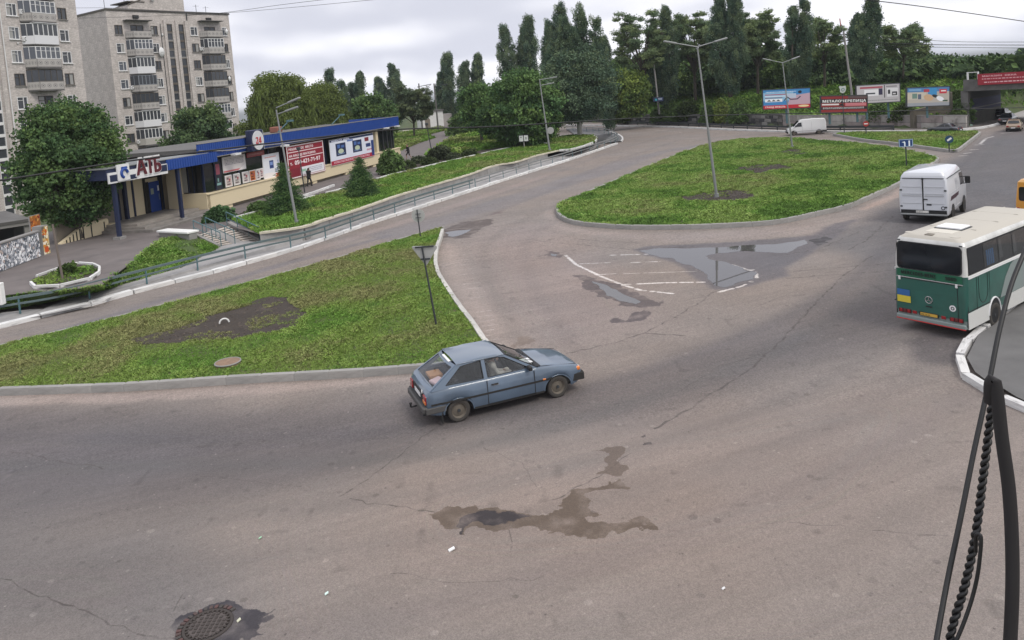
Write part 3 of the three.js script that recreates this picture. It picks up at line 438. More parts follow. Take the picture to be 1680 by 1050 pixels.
// ---------------------------------------------------------------- plants: leaf sprays are instanced through each crown's volume
function spray(n, leaf, seed, flat = 0.5, narrow = 0.45) {
  const r = rng(seed), p = [], nr = [];
  for (let i = 0; i < n; i++) {
    const th = r() * 6.283, ph = Math.acos(2 * r() - 1), rad = 0.25 + 0.75 * Math.cbrt(r()), c = V(Math.sin(ph) * Math.cos(th), Math.cos(ph) * flat, Math.sin(ph) * Math.sin(th)).multiplyScalar(rad);
    const d = V(r() - 0.5, r() - 0.6, r() - 0.5).add(c.clone().multiplyScalar(0.7)).normalize(), s = V(r() - 0.5, r() - 0.5, r() - 0.5).cross(d).normalize(), L = leaf * (0.7 + 0.6 * r()), w = L * narrow, up = s.clone().cross(d).normalize().multiplyScalar(L * 0.12);
    const A = c, B = c.clone().addScaledVector(d, L * 0.5).addScaledVector(s, w).sub(up), C = c.clone().addScaledVector(d, L), D = c.clone().addScaledVector(d, L * 0.5).addScaledVector(s, -w).sub(up);
    for (const v of [A, B, C, A, C, D]) p.push(v.x, v.y, v.z);
  }
  const g = new THREE.BufferGeometry(); g.setAttribute('position', new THREE.Float32BufferAttribute(p, 3)); g.computeVertexNormals(); return g;
}
function hanging(seed) {   // a willow strand, one metre long, hanging down
  const r = rng(seed), p = [];
  for (let i = 0; i < 22; i++) { const y = -i / 22, a = r() * 6.28, o = V(0.06 * (r() - 0.5), y, 0.06 * (r() - 0.5)), d = V(Math.cos(a) * 0.5, -0.8, Math.sin(a) * 0.5).normalize(), s = V(-Math.sin(a), 0, Math.cos(a)), L = 0.13 + 0.07 * r(); const C = o.clone().addScaledVector(d, L), B = o.clone().addScaledVector(d, L / 2).addScaledVector(s, 0.022), D = o.clone().addScaledVector(d, L / 2).addScaledVector(s, -0.022); for (const v of [o, B, C, o, C, D]) p.push(v.x, v.y, v.z); }
  const g = new THREE.BufferGeometry(); g.setAttribute('position', new THREE.Float32BufferAttribute(p, 3)); g.computeVertexNormals(); return g;
}
const SPRAY = { broad: [spray(16, 0.62, 1), spray(16, 0.62, 2)], fine: [spray(22, 0.42, 3, 0.6), spray(22, 0.42, 4, 0.6)], lacy: [spray(18, 0.42, 5, 0.35, 0.4)], bigleaf: [spray(14, 0.55, 12, 0.6, 0.5)], needle: [spray(30, 0.5, 6, 0.3, 0.12)], willow: [hanging(7), hanging(8)], weed: [spray(12, 0.7, 9, 0.8, 0.3)] };
const LEAF = { white: new THREE.MeshPhysicalMaterial({ color: 0xffffff, roughness: 0.9, specularIntensity: 0.3, side: THREE.DoubleSide }), tree: new THREE.MeshPhysicalMaterial({ color: 0xffffff, roughness: 1, specularIntensity: 0.3, transmission: 0.2, thickness: 0, side: THREE.DoubleSide }) };
const dummy = new THREE.Object3D(), tint = new THREE.Color();
function leaves(parent, name, geo, items, base, vary, seed) {
  const m = new THREE.InstancedMesh(geo, LEAF.tree, items.length), r = rng(seed);
  items.forEach((it, i) => {
    dummy.position.copy(it.p); if (it.q) dummy.quaternion.copy(it.q); else dummy.rotation.set((r() - 0.5) * 1.4, r() * 6.283, (r() - 0.5) * 1.4); dummy.scale.set(it.s, it.sy ?? it.s, it.s); dummy.updateMatrix(); m.setMatrixAt(i, dummy.matrix);
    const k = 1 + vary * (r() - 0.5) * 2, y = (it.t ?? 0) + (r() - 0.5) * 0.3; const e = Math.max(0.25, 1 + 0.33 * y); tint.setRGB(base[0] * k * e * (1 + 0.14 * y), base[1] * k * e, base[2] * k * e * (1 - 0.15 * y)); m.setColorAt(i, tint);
  });
  m.name = name; m.userData.kind = 'stuff'; m.castShadow = m.receiveShadow = true; parent.add(m); return m;
}
function limbs(parent, list, m, name = 'trunk') { return mesh(name, merge(list.map(([a, b, r0, r1]) => bar(a, b, r0, r1, 7))), m, parent); }
// crowns in metres, the trunk's foot at the origin
const grow = {
  round(o, h, w, r, c, o2 = {}) {   // a dome of boughs, each a knot of sprays lit on its upper side, with gaps between
    const items = [], lim = [], th = h * (o2.clear ?? 0.16), nb = Math.round((o2.n ?? 2600) / 13), ry = (h - th) / 2, cy = th + ry, ph = r() * 50, s0 = o2.s ?? 0.4; lim.push([V(0, 0, 0), V(0, cy, 0), h * 0.028, h * 0.014]);
    const big = []; for (let k = 0; k < 9; k++) big.push([r() * 6.283, 2 * r() - 1, 0.8 + 0.38 * r()]);
    for (let k = 0; k < nb; k++) {
      const a = k * 2.39996 + r() * 0.6, e = clamp(lerp(-0.95, 1, (k + 0.5) / nb) + 0.1 * (r() - 0.5), -0.98, 1), lump = 0.62 + 0.7 * vnoise(Math.cos(a) * 1.7 + ph, Math.sin(a) * 1.7 + e * 2.1 + ph), q = Math.sqrt(Math.max(0, 1 - e * e)), inn = r() < 0.25 ? 0.55 : 0.86 + 0.16 * r();
      const lc = V(Math.cos(a) * q * w * lump * inn, cy + e * ry * (0.82 + 0.2 * lump) * inn * 0.93, Math.sin(a) * q * w * lump * inn), R = s0 * (1.3 + 1.5 * r()), lt = 1.7 * (r() - 0.5);
      if (vnoise(a * 1.5 + ph, e * 4 + ph) < 0.2) continue;
      if (k % 6 === 0) lim.push([V(0, Math.max(th, lc.y - ry * 0.5), 0), lc, h * 0.008, h * 0.003]);
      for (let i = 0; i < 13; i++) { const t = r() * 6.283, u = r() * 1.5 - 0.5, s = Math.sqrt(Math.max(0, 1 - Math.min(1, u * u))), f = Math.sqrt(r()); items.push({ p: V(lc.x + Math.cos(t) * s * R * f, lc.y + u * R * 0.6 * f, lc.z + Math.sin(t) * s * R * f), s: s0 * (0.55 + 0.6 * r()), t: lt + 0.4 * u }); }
    }
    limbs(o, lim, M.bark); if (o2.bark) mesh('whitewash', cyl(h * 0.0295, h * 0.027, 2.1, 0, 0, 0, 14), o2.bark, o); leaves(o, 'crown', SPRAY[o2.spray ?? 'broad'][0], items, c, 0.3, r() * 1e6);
  },
  poplar(o, h, w, r, c, o2 = {}) {   // narrow upright spires of rising boughs
    const items = [], lim = [], sp = o2.spires ?? 1, s0 = (o2.s ?? 0.62) * 0.85;
    for (let k = 0; k < sp; k++) {
      const a = k / sp * 6.283 + r(), off = sp > 1 ? w * 0.6 : 0, hx = h * (k ? 0.66 + 0.3 * r() : 1), bx0 = Math.cos(a) * off, bz0 = Math.sin(a) * off, R = (sp > 1 ? w * (0.42 + 0.14 * r()) : w) * 0.95, bend = (r() - 0.5) * w * 0.7, ph = r() * 9;
      const ax = (t) => bx0 * smooth(0, 0.35, t) + bend * t * t, az = (t) => bz0 * smooth(0, 0.35, t);
      if ((o2.clear ?? 0) > 0.3) lim.push([V(0, h * 0.2, 0), V(ax(0.4), hx * 0.4, az(0.4)), h * 0.012, h * 0.011]);
      for (let i = (o2.clear ?? 0) > 0.3 ? 2 : 0; i < 5; i++) lim.push([V(ax(i / 5), hx * i / 5, az(i / 5)), V(ax((i + 1) / 5), hx * (i + 1) / 5, az((i + 1) / 5)), h * 0.017 * (1 - i / 5.5), h * 0.017 * (1 - (i + 1) / 5.5)]);
      const n = Math.round((o2.n ?? 1500) * 1.7 / sp / 9 * (k ? 0.9 : 1));
      for (let i = 0; i < n; i++) {
        const t = lerp(o2.clear ?? 0.07, 0.99, (i + r()) / n), th = r() * 6.283, prof = Math.pow(Math.sin(Math.PI * clamp(t * 0.86 + 0.1)), 0.7) * (1 - 0.4 * smooth(0.7, 1, t)) * (0.8 + 0.4 * vnoise(t * 5 + ph, 3)), lump = 0.3 + 1.05 * vnoise(th * 0.9 + ph, t * 8 + ph) + 0.3 * (vnoise(th * 2 + ph, t * 23) - 0.5), rad = R * prof * lump * (0.6 + 0.4 * r());
        if (vnoise(th * 1.3 + ph + 40, t * 9 + ph) < 0.17 * (o2.holes ?? 1)) continue;
        const wild = r() < 0.14 ? 1.45 : 1, len = hx * 0.06 * (0.6 + 0.9 * r()) * (1.15 - 0.4 * t) * wild, out = 0.25 + 0.35 * r(), lt = 2.1 * (r() - 0.5), bx1 = ax(t) + Math.cos(th) * rad * (0.6 + 0.45 * wild), bz1 = az(t) + Math.sin(th) * rad * (0.6 + 0.45 * wild);
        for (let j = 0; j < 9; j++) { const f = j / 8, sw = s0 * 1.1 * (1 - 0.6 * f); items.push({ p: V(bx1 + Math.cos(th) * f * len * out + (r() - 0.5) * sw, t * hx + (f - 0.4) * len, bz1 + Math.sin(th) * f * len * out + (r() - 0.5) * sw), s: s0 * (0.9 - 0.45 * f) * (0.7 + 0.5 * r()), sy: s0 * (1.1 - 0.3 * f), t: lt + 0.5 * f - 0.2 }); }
      }
    }
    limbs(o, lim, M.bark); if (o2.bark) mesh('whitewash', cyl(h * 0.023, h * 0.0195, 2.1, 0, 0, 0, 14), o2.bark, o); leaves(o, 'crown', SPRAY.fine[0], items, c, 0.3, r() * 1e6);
  },
  open(o, h, w, r, c, o2 = {}) {   // a locust: forked limbs that carry small separate plates of leaves, sky between them
    const items = [], lim = [], top = h * 0.42, s0 = (o2.s ?? 0.5) * 0.85; lim.push([V(0, 0, 0), V(0.2, top, 0), h * 0.02, h * 0.015]);
    const B = Math.round((o2.boughs ?? 16) * 0.7);
    for (let k = 0; k < B; k++) {
      const a = k * 2.39996 + r(), e = (k + 0.5) / B, q = w * (0.4 + 0.6 * Math.sin(Math.PI * Math.min(0.92, 0.2 + 0.72 * e))) * (0.75 + 0.3 * r()), end = V(Math.cos(a) * q * 0.95, top + (h - top) * (0.02 + 0.95 * e), Math.sin(a) * q * 0.95), mid = V(end.x * 0.42, lerp(top * 0.92, end.y, 0.55), end.z * 0.42);
      lim.push([V(0.15, top * (0.72 + 0.28 * e), 0), mid, h * 0.009, h * 0.006], [mid, end, h * 0.006, h * 0.002]);
      const twigs = 9; for (let tw = 0; tw < twigs; tw++) {
        const f = 0.45 + 0.6 * (tw + r()) / twigs, base = mid.clone().lerp(end, f), e2 = base.clone().add(V((r() - 0.5) * w * 0.42, (r() - 0.35) * w * 0.26, (r() - 0.5) * w * 0.42)); lim.push([base, e2, h * 0.003, h * 0.001]);
        const n = Math.round((o2.n ?? 900) * 1.5 / B / twigs), pr = w * (0.08 + 0.06 * r()), lt = 1.5 * (r() - 0.5);
        for (let i = 0; i < n; i++) { const t = r() * 6.283, d = Math.sqrt(r()) * pr; items.push({ p: V(e2.x + Math.cos(t) * d, e2.y + (r() - 0.5) * pr * 0.6, e2.z + Math.sin(t) * d), s: s0 * (0.6 + 0.6 * r()), t: lt + 0.2 }); }
      }
    }
    limbs(o, lim, M.bark); leaves(o, 'crown', SPRAY.lacy[0], items, c, 0.3, r() * 1e6);
  },
  willow(o, h, w, r, c, o2 = {}) {
    const items = [], lim = [], tops = []; lim.push([V(0, 0, 0), V(0, h * 0.5, 0), h * 0.035, h * 0.022]);
    const K = o2.heads ?? 20, up = [];
    for (let k = 0; k < K; k++) {
      const a = k * 2.39996 + r() * 0.6, e = (k + 0.5) / K, q = w * Math.sqrt(1 - (e * 0.94) ** 2) * (0.55 + 0.35 * r()), y = h * (0.5 + 0.47 * e), c0 = V(Math.cos(a) * q, y, Math.sin(a) * q), R = w * (0.24 + 0.12 * r()); lim.push([V(0, h * 0.4, 0), c0, h * 0.012, h * 0.004]);
      const n = Math.round((o2.n ?? 1500) / K);
      for (let i = 0; i < n; i++) { const t = r() * 6.283, d = Math.sqrt(r()) * R, p = V(c0.x + Math.cos(t) * d, c0.y + R * 0.5 * (1 - (d / R) ** 2) + (r() - 0.3) * 0.5, c0.z + Math.sin(t) * d), L = Math.min(p.y - 0.6, h * (0.13 + 0.32 * r() * (0.4 + d / R))); dummy.rotation.set((r() - 0.5) * 0.25, r() * 6, (r() - 0.5) * 0.25); items.push({ p, s: 2.1 + r() * 1.2, sy: L, q: dummy.quaternion.clone(), t: 0.4 * r() }); if (r() < 0.3) up.push({ p, s: 0.5, t: 0.3 }); }
    }
    limbs(o, lim, M.bark); leaves(o, 'crown', SPRAY.willow[0], items, c, 0.3, 77); leaves(o, 'crown', SPRAY.fine[0], up, c, 0.2, 78);
  },
  spruce(o, h, w, r, c, o2 = {}) {
    const items = [], lim = [[V(0, 0, 0), V(0, h, 0), h * 0.025, 0.01]], tiers = o2.tiers ?? 13;
    for (let k = 0; k < tiers; k++) {
      const t = (k + 0.3) / tiers, y = h * lerp(0.07, 0.97, t), R = w * (1 - t) ** 0.85 * (0.85 + 0.3 * r()), nb = Math.max(4, Math.round(7 * (1 - t) + 4));
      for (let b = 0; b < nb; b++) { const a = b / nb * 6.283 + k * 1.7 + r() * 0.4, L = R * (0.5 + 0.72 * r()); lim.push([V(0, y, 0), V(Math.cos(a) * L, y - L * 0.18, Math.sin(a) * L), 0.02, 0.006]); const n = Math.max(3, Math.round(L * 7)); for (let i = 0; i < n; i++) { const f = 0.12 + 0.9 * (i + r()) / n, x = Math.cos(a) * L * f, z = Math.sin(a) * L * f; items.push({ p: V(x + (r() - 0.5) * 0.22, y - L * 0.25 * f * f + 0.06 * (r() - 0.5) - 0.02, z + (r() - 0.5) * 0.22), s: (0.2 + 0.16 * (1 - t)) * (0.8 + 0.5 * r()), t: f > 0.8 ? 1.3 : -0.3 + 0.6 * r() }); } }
    }
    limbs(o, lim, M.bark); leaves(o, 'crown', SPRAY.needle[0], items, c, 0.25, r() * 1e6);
  },
  bush(o, h, w, r, c, o2 = {}) {
    const items = [], lim = []; for (let k = 0; k < 6; k++) { const a = k * 1.05 + r(); lim.push([V(0, 0, 0), V(Math.cos(a) * w * 0.6, h * (0.55 + 0.3 * r()), Math.sin(a) * w * 0.6), 0.03, 0.01]); }
    for (let i = 0; i < (o2.n ?? 260); i++) { const a = r() * 6.283, e = r(), q = w * Math.sqrt(1 - e * e * 0.9) * (0.45 + 0.6 * Math.sqrt(r())) * (0.75 + 0.5 * vnoise(a * 1.4 + w, e * 4)); items.push({ p: V(Math.cos(a) * q, h * (0.06 + 0.9 * e * (0.75 + 0.35 * vnoise(a * 2 + 9, 3))), Math.sin(a) * q), s: (o2.s ?? 0.3) * (0.6 + 0.7 * r()), t: 0.3 * r() }); }
    limbs(o, lim, M.bark, 'stems'); leaves(o, 'foliage', SPRAY[o2.spray ?? 'broad'][1 % SPRAY[o2.spray ?? 'broad'].length], items, c, 0.3, r() * 1e6);
  },
};
let plantSeed = 100;
// a plant by its middle and top in the photograph and its distance in metres along the view; width = half its width in photograph pixels
function plant(kind, name, label, px, pyTop, dist, halfPx, baseY, colour, opts = {}, group) {
  const top = at(px, pyTop, dist), k = FOCAL / dist, gy = baseY ?? T(top.x, top.z), foot = opts.foot ? at(opts.foot[0], opts.foot[1], dist) : null;
  const x = foot ? foot.x : top.x, o = thing(name, label, opts.cat ?? (kind === 'bush' ? 'bush' : 'tree'), V(x, gy, -dist), 0, group);
  grow[kind](o, top.y - gy, halfPx / k * (kind === 'round' ? 0.9 : 1), rng(plantSeed++), colour, opts); return o;
}
const bright = (o, k) => Object.fromEntries(Object.entries(o).map(([n, c]) => [n, c.map((v) => v * k)]));
const GREEN0 = { dark: [0.05, 0.082, 0.036], pop: [0.05, 0.075, 0.046], mid: [0.066, 0.108, 0.036], yel: [0.13, 0.17, 0.045], wil: [0.092, 0.125, 0.034], loc: [0.075, 0.105, 0.052], spr: [0.042, 0.085, 0.034], maple: [0.05, 0.088, 0.033], lime: [0.058, 0.104, 0.036] }, GREEN = { ...bright(GREEN0, 1.65), pop: GREEN0.pop.map((v) => v * 2.35), loc: GREEN0.loc.map((v) => v * 2.1), wil: GREEN0.wil.map((v) => v * 1.3), spr: GREEN0.spr.map((v) => v * 1.6) };
// left
plant('round', 'broadleaf_tree', 'large dark leafy tree in front of the left apartment block, beside the mosaic wall', 104, 164, 45.5, 76, 0.9, GREEN.maple, { n: 4600, lobes: 30, s: 0.33, clear: 0.1, spray: 'bigleaf', lobe: 0.95 });
plant('round', 'broadleaf_tree', 'dense green tree rising behind the shop roof, before the middle apartment block', 327, 176, 84, 47, -2.5, GREEN.dark, { n: 2200, lobes: 20, s: 0.5 });
plant('willow', 'willow_tree', 'larger weeping willow with drooping yellow green strands behind the shop', 452, 126, 100, 62, -2, GREEN.wil, { n: 2100, heads: 26 });
plant('willow', 'willow_tree', 'smaller weeping willow behind the blue fascia, right of the larger willow', 519, 141, 108, 50, -2, GREEN.wil, { n: 1700, heads: 24 });
plant('poplar', 'poplar_tree', 'dark poplar with a broad top just right of the larger willow', 532, 115, 165, 21, -2, GREEN.pop, { spires: 3, n: 1500, s: 0.8 });
plant('poplar', 'poplar_tree', 'dark double topped poplar behind the right edge of the smaller willow', 573, 120, 150, 19, -2, GREEN.pop, { spires: 3, n: 1600, s: 0.75 });
plant('poplar', 'poplar_tree', 'far poplar with a tall and a short spire above the shop end', 636, 107, 190, 20, 0, GREEN.pop, { spires: 2, n: 1300, s: 0.9 });
plant('round', 'broadleaf_tree', 'low spreading green tree behind the far end of the shop roof', 604, 157, 112, 36, -1, GREEN.mid, { n: 1500, lobes: 18, s: 0.6, clear: 0.1 });
plant('open', 'birch_tree', 'pale stemmed birch with thin grey green leaves beyond the end of the shop', 672, 143, 128, 33, 0.4, [0.1, 0.135, 0.07], { n: 1500, boughs: 22, s: 0.65, cat: 'tree' });
plant('poplar', 'poplar_tree', 'far twin spired poplar behind the small white building', 727, 88, 172, 17, 0, GREEN.pop, { spires: 3, n: 1600, s: 0.8 });
plant('poplar', 'poplar_tree', 'far poplar with a leaning right side, left of the broad roadside lime tree', 767, 91, 165, 19, 0, GREEN.pop, { spires: 2, n: 1500, s: 0.8 });
plant('round', 'broadleaf_tree', 'small green tree with a bare trunk left of the broad roadside lime tree', 783, 142, 102, 28, 0.4, GREEN.lime, { n: 1500, lobes: 16, s: 0.5, clear: 0.3 });
plant('round', 'lime_tree', 'broad dense lime tree behind the white twin notice board', 853, 120, 91, 66, 0.3, GREEN.lime, { n: 4600, lobes: 34, s: 0.5, clear: 0.03 });
plant('bush', 'shrub', 'light green shrub below the small white building', 757, 184, 126, 22, 0.4, GREEN.mid, { n: 300, s: 0.6 });
// centre
plant('poplar', 'poplar_tree', 'tall dark poplar with two rounded tops behind the broad lime tree', 845, 31, 150, 27, 0, GREEN.pop, { spires: 3, n: 2600, s: 0.8 });
plant('poplar', 'poplar_tree', 'tallest dark narrow poplar, behind the left side of the whitewashed poplar', 898, 8, 128, 21, 0, GREEN.pop, { spires: 3, n: 2200, s: 0.7 });
{ const o = plant('round', 'poplar_tree', 'huge spreading poplar with a whitewashed trunk inside the road bend', 942, 78, 100, 53, 0.85, GREEN.pop, { spray: 'fine', n: 4200, s: 0.6, clear: 0.13, foot: [952, 228], bark: M.barkWhite }); for (const [dx, hh, w] of [[-2.2, 15.6, 1.5], [0.6, 17.3, 1.9], [2.6, 15.2, 1.4], [-0.6, 14.2, 1.7]]) { const q = new THREE.Group(); q.position.set(dx, 0, -0.6); q.name = 'spire'; o.add(q); grow.poplar(q, hh, w, rng(plantSeed++), GREEN.pop, { spires: 2, n: 800, s: 0.58, clear: 0.5, holes: 2 }); } }
plant('poplar', 'poplar_tree', 'short pointed poplar at the right edge of the big whitewashed poplar', 986, 62, 118, 13, 0, GREEN.pop, { n: 900, s: 0.6 });
plant('round', 'broadleaf_tree', 'light green rounded tree above the left end of the stone wall', 1030, 120, 119, 31, 1.2, [0.15, 0.22, 0.06], { n: 1900, lobes: 18, s: 0.6, clear: 0.05 });
// on the hill
plant('open', 'locust_tree', 'open branched locust tree with bare gaps, leftmost above the stone wall', 1046, 17, 120, 46, 3, GREEN.loc, { n: 1500, boughs: 22, s: 0.6 });
plant('poplar', 'poplar_tree', 'dark straight poplar growing beside the open locust, behind the road sign post', 1081, 14, 122, 23, 3, GREEN.pop, { spires: 2, n: 1900, s: 0.65 });
plant('open', 'locust_tree', 'broad grey green locust tree left of the double arm street lamp top', 1132, 22, 124, 42, 3.5, GREEN.loc, { n: 2300, boughs: 26, s: 0.65 });
plant('poplar', 'poplar_tree', 'tall dark poplar cut by the picture top, right of the tall double lamp', 1188, -22, 112, 26, 4, GREEN.pop, { spires: 3, n: 2600, s: 0.62 });
plant('open', 'locust_tree', 'round topped locust tree between two tall poplars on the hill', 1236, 20, 116, 42, 4, GREEN.loc, { n: 2200, boughs: 26, s: 0.6 });
plant('poplar', 'poplar_tree', 'tall crooked poplar behind the blue and red billboard', 1303, 2, 104, 20, 4.5, GREEN.pop, { spires: 3, n: 1900, s: 0.58, holes: 1.8 });
plant('open', 'locust_tree', 'sparse locust tree right of the crooked poplar', 1347, 28, 110, 34, 4.5, GREEN.loc, { n: 1000, boughs: 18, s: 0.55 });
plant('poplar', 'poplar_tree', 'tall shaggy poplar behind the grey and white billboard', 1413, -14, 98, 22, 5, GREEN.pop, { spires: 3, n: 2300, s: 0.56, holes: 1.5 });
plant('open', 'locust_tree', 'thin spreading locust tree at the right end of the hill wood', 1478, 42, 100, 40, 5, GREEN.loc, { n: 1300, boughs: 22, s: 0.52 });
// the dark wood behind: trees that read as one backdrop but can be told apart by their tops
[[1010, 100, 150, 40], [1062, 112, 146, 44], [1108, 92, 142, 44], [1152, 98, 136, 46], [1200, 92, 134, 50], [1252, 84, 130, 46], [1296, 96, 124, 40], [1340, 84, 122, 44], [1384, 80, 118, 40], [1430, 92, 116, 44], [1476, 98, 114, 46], [1520, 104, 112, 40]].forEach(([x, y, d, w], i) =>
  plant('round', 'wood_tree', ['leftmost dark tree of the closed wood behind the hill trees', 'dark wood tree behind the straight poplar by the sign post', 'dark wood tree filling the gap left of the tall double arm lamp', 'dark wood tree behind the tall double arm lamp', 'dark wood tree under the poplar cut by the picture top', 'dark wood tree under the round topped locust', 'dark wood tree left of the crooked poplar', 'dark wood tree behind the crooked poplar and blue billboard', 'dark wood tree behind the sparse locust', 'dark wood tree left of the shaggy poplar', 'dark wood tree behind the grey and white billboard', 'rightmost dark wood tree, above the beach scene billboard'][i], x, y, d, w, 4, i % 3 ? GREEN.dark : GREEN.mid, { n: 1500, lobes: 16, s: 0.75, clear: 0.02 }, 'trees of the dense wood on the hill'));
[[1545, 96, 150, 36], [1592, 99, 158, 36], [1624, 96, 170, 26], [1650, 102, 150, 30], [1690, 97, 150, 34]].forEach(([x, y, d, w], i) =>
  plant('round', 'far_tree', ['distant skyline tree just right of the thin spreading locust', 'distant skyline tree above the left end of the bridge deck', 'farthest small skyline tree above the bridge rails', 'distant skyline tree above the left end of the red banner', 'distant skyline tree at the right picture edge above the banner'][i], x, y, d, w, 2, GREEN.dark, { n: 900, lobes: 14, s: 0.8, clear: 0.02 }, 'distant trees on the skyline behind the bridge'));
plant('poplar', 'poplar_tree', 'small dark tree top at the right edge of the picture above the bridge', 1676, 82, 135, 7, 3, GREEN.pop, { n: 500, s: 0.7 });
// bushes on the slope
[[1098, 166, 122, 13, 'green bush on the slope beside the road sign board'], [1128, 163, 121, 17, 'wide green bush on the slope right of the road sign board', 1], [1078, 178, 124, 10, 'low dark bush at the foot of the road sign board'], [1182, 164, 112, 8, 'small yellow green bush on the slope', 2], [1212, 166, 108, 16, 'spreading grey green bush above the stone wall, beside the blue billboard'], [1160, 172, 114, 10, 'low bush behind the tall double arm street lamp'],
  [1545, 145, 92, 16, 'green bush right of the beach scene billboard', 1], [1568, 150, 88, 14, 'bright bush at the left shoulder of the railway bridge', 1], [1560, 172, 86, 14, 'leafy bush low on the slope beside the bridge pier'], [1440, 168, 88, 14, 'bush on the slope under the grey and white billboard'], [1480, 172, 85, 15, 'bush on the slope between two billboard posts', 1], [1020, 182, 132, 12, 'bush at the left end of the stone wall', 1], [1578, 158, 82, 13, 'dark leafy bush hugging the top of the bridge wing wall'], [1570, 183, 80, 10, 'low weedy bush before the brown bridge wing wall', 1]].forEach(([x, y, d, w, l, c]) => {
  const p = at(x, y, d); plant('bush', 'bush', l, x, y, d, w, Math.max(0.4, Math.min(T(p.x, p.z), p.y - 1)), c === 2 ? GREEN.yel : c ? [0.065, 0.1, 0.03] : GREEN.mid, { n: 260, s: 0.42 });
});
// plaza plants
{
  const foot = (x, y) => GT(x, y), put = (kind, name, label, fx, fy, hPx, wPx, col, opts = {}) => { const p = foot(fx, fy), k = FOCAL / -p.z, o = thing(name, label, opts.cat ?? 'bush', p); grow[kind](o, hPx / k, wPx / k, rng(plantSeed++), col, opts); return o; };
  put('spruce', 'spruce_tree', 'thin young spruce half hidden by the street lamp pole in front of the shop', 471, 350, 88, 38, GREEN.spr, { cat: 'tree', tiers: 15 });
  put('spruce', 'spruce_tree', 'full young spruce on the lawn in front of the shop, right of the lamp pole', 594, 322, 67, 30, GREEN.spr, { cat: 'tree', tiers: 15 });
  put('bush', 'shrub', 'tall bush at the far corner of the shop', 641, 285, 38, 17, GREEN.mid, { n: 340, s: 0.36 });
  put('bush', 'shrub', 'round grey bush in the bed by the small lamp post', 722, 262, 22, 18, [0.05, 0.065, 0.035], { n: 300, s: 0.34 });
  put('bush', 'shrub', 'dark green shrub above the stairs beside the white border stones', 360, 362, 22, 20, GREEN.spr, { n: 320, s: 0.26 });
  put('bush', 'shrub', 'low leafy shrub at the foot of the thin spruce', 425, 348, 16, 16, GREEN.mid, { n: 220, s: 0.24 });
  put('bush', 'shrub', 'bright shrub in the round bed by the bare pole', 113, 452, 18, 8, [0.06, 0.1, 0.025], { n: 110, s: 0.2 });
  [[668, 276], [688, 268], [705, 270], [745, 262], [770, 256], [655, 282]].forEach(([x, y], i) => put('bush', 'shrub', ['low reddish green plant in the border bed, nearest the shop corner', 'pale flowering plant in the border bed', 'dark low plant in the border bed under the grey bush', 'bushy plant in the middle of the border bed', 'last low plant of the border bed, near the lime tree', 'small plant next to the tall bush at the shop corner'][i], x, y, 11, 12, i % 2 ? [0.07, 0.09, 0.05] : [0.055, 0.08, 0.03], { n: 130, s: 0.26 }));
  put('bush', 'shrub', 'dark hedge plant behind the stone planter wall by the shop steps', 175, 356, 16, 26, GREEN.dark, { n: 300, s: 0.25 });
}
// ---------------------------------------------------------------- grass: tufts over every lawn
function tuft(n, seed) {
  const r = rng(seed), p = [];
  for (let i = 0; i < n; i++) { const a = r() * 6.283, d = r() * 0.55, b = V(Math.cos(a * 3) * d, 0, Math.sin(a * 3) * d), lean = V(Math.cos(a), 0, Math.sin(a)).multiplyScalar(0.25 + 0.5 * r()), h = 0.6 + 0.6 * r(), s = V(-Math.sin(a), 0, Math.cos(a)).multiplyScalar(0.07 + 0.05 * r()), m = b.clone().addScaledVector(lean, 0.35).add(V(0, h * 0.6, 0)), t = b.clone().add(lean).add(V(0, h, 0)); for (const v of [b.clone().sub(s), b.clone().add(s), m.clone().addScaledVector(s, 0.7), b.clone().sub(s), m.clone().addScaledVector(s, 0.7), m.clone().addScaledVector(s, -0.7), m.clone().addScaledVector(s, -0.7), m.clone().addScaledVector(s, 0.7), t]) p.push(v.x, v.y, v.z); }
  const g = new THREE.BufferGeometry(); g.setAttribute('position', new THREE.Float32BufferAttribute(p, 3)); g.computeVertexNormals(); return g;
}
const TUFT = tuft(9, 3), HERB = spray(9, 0.8, 31, 0.45, 0.35);
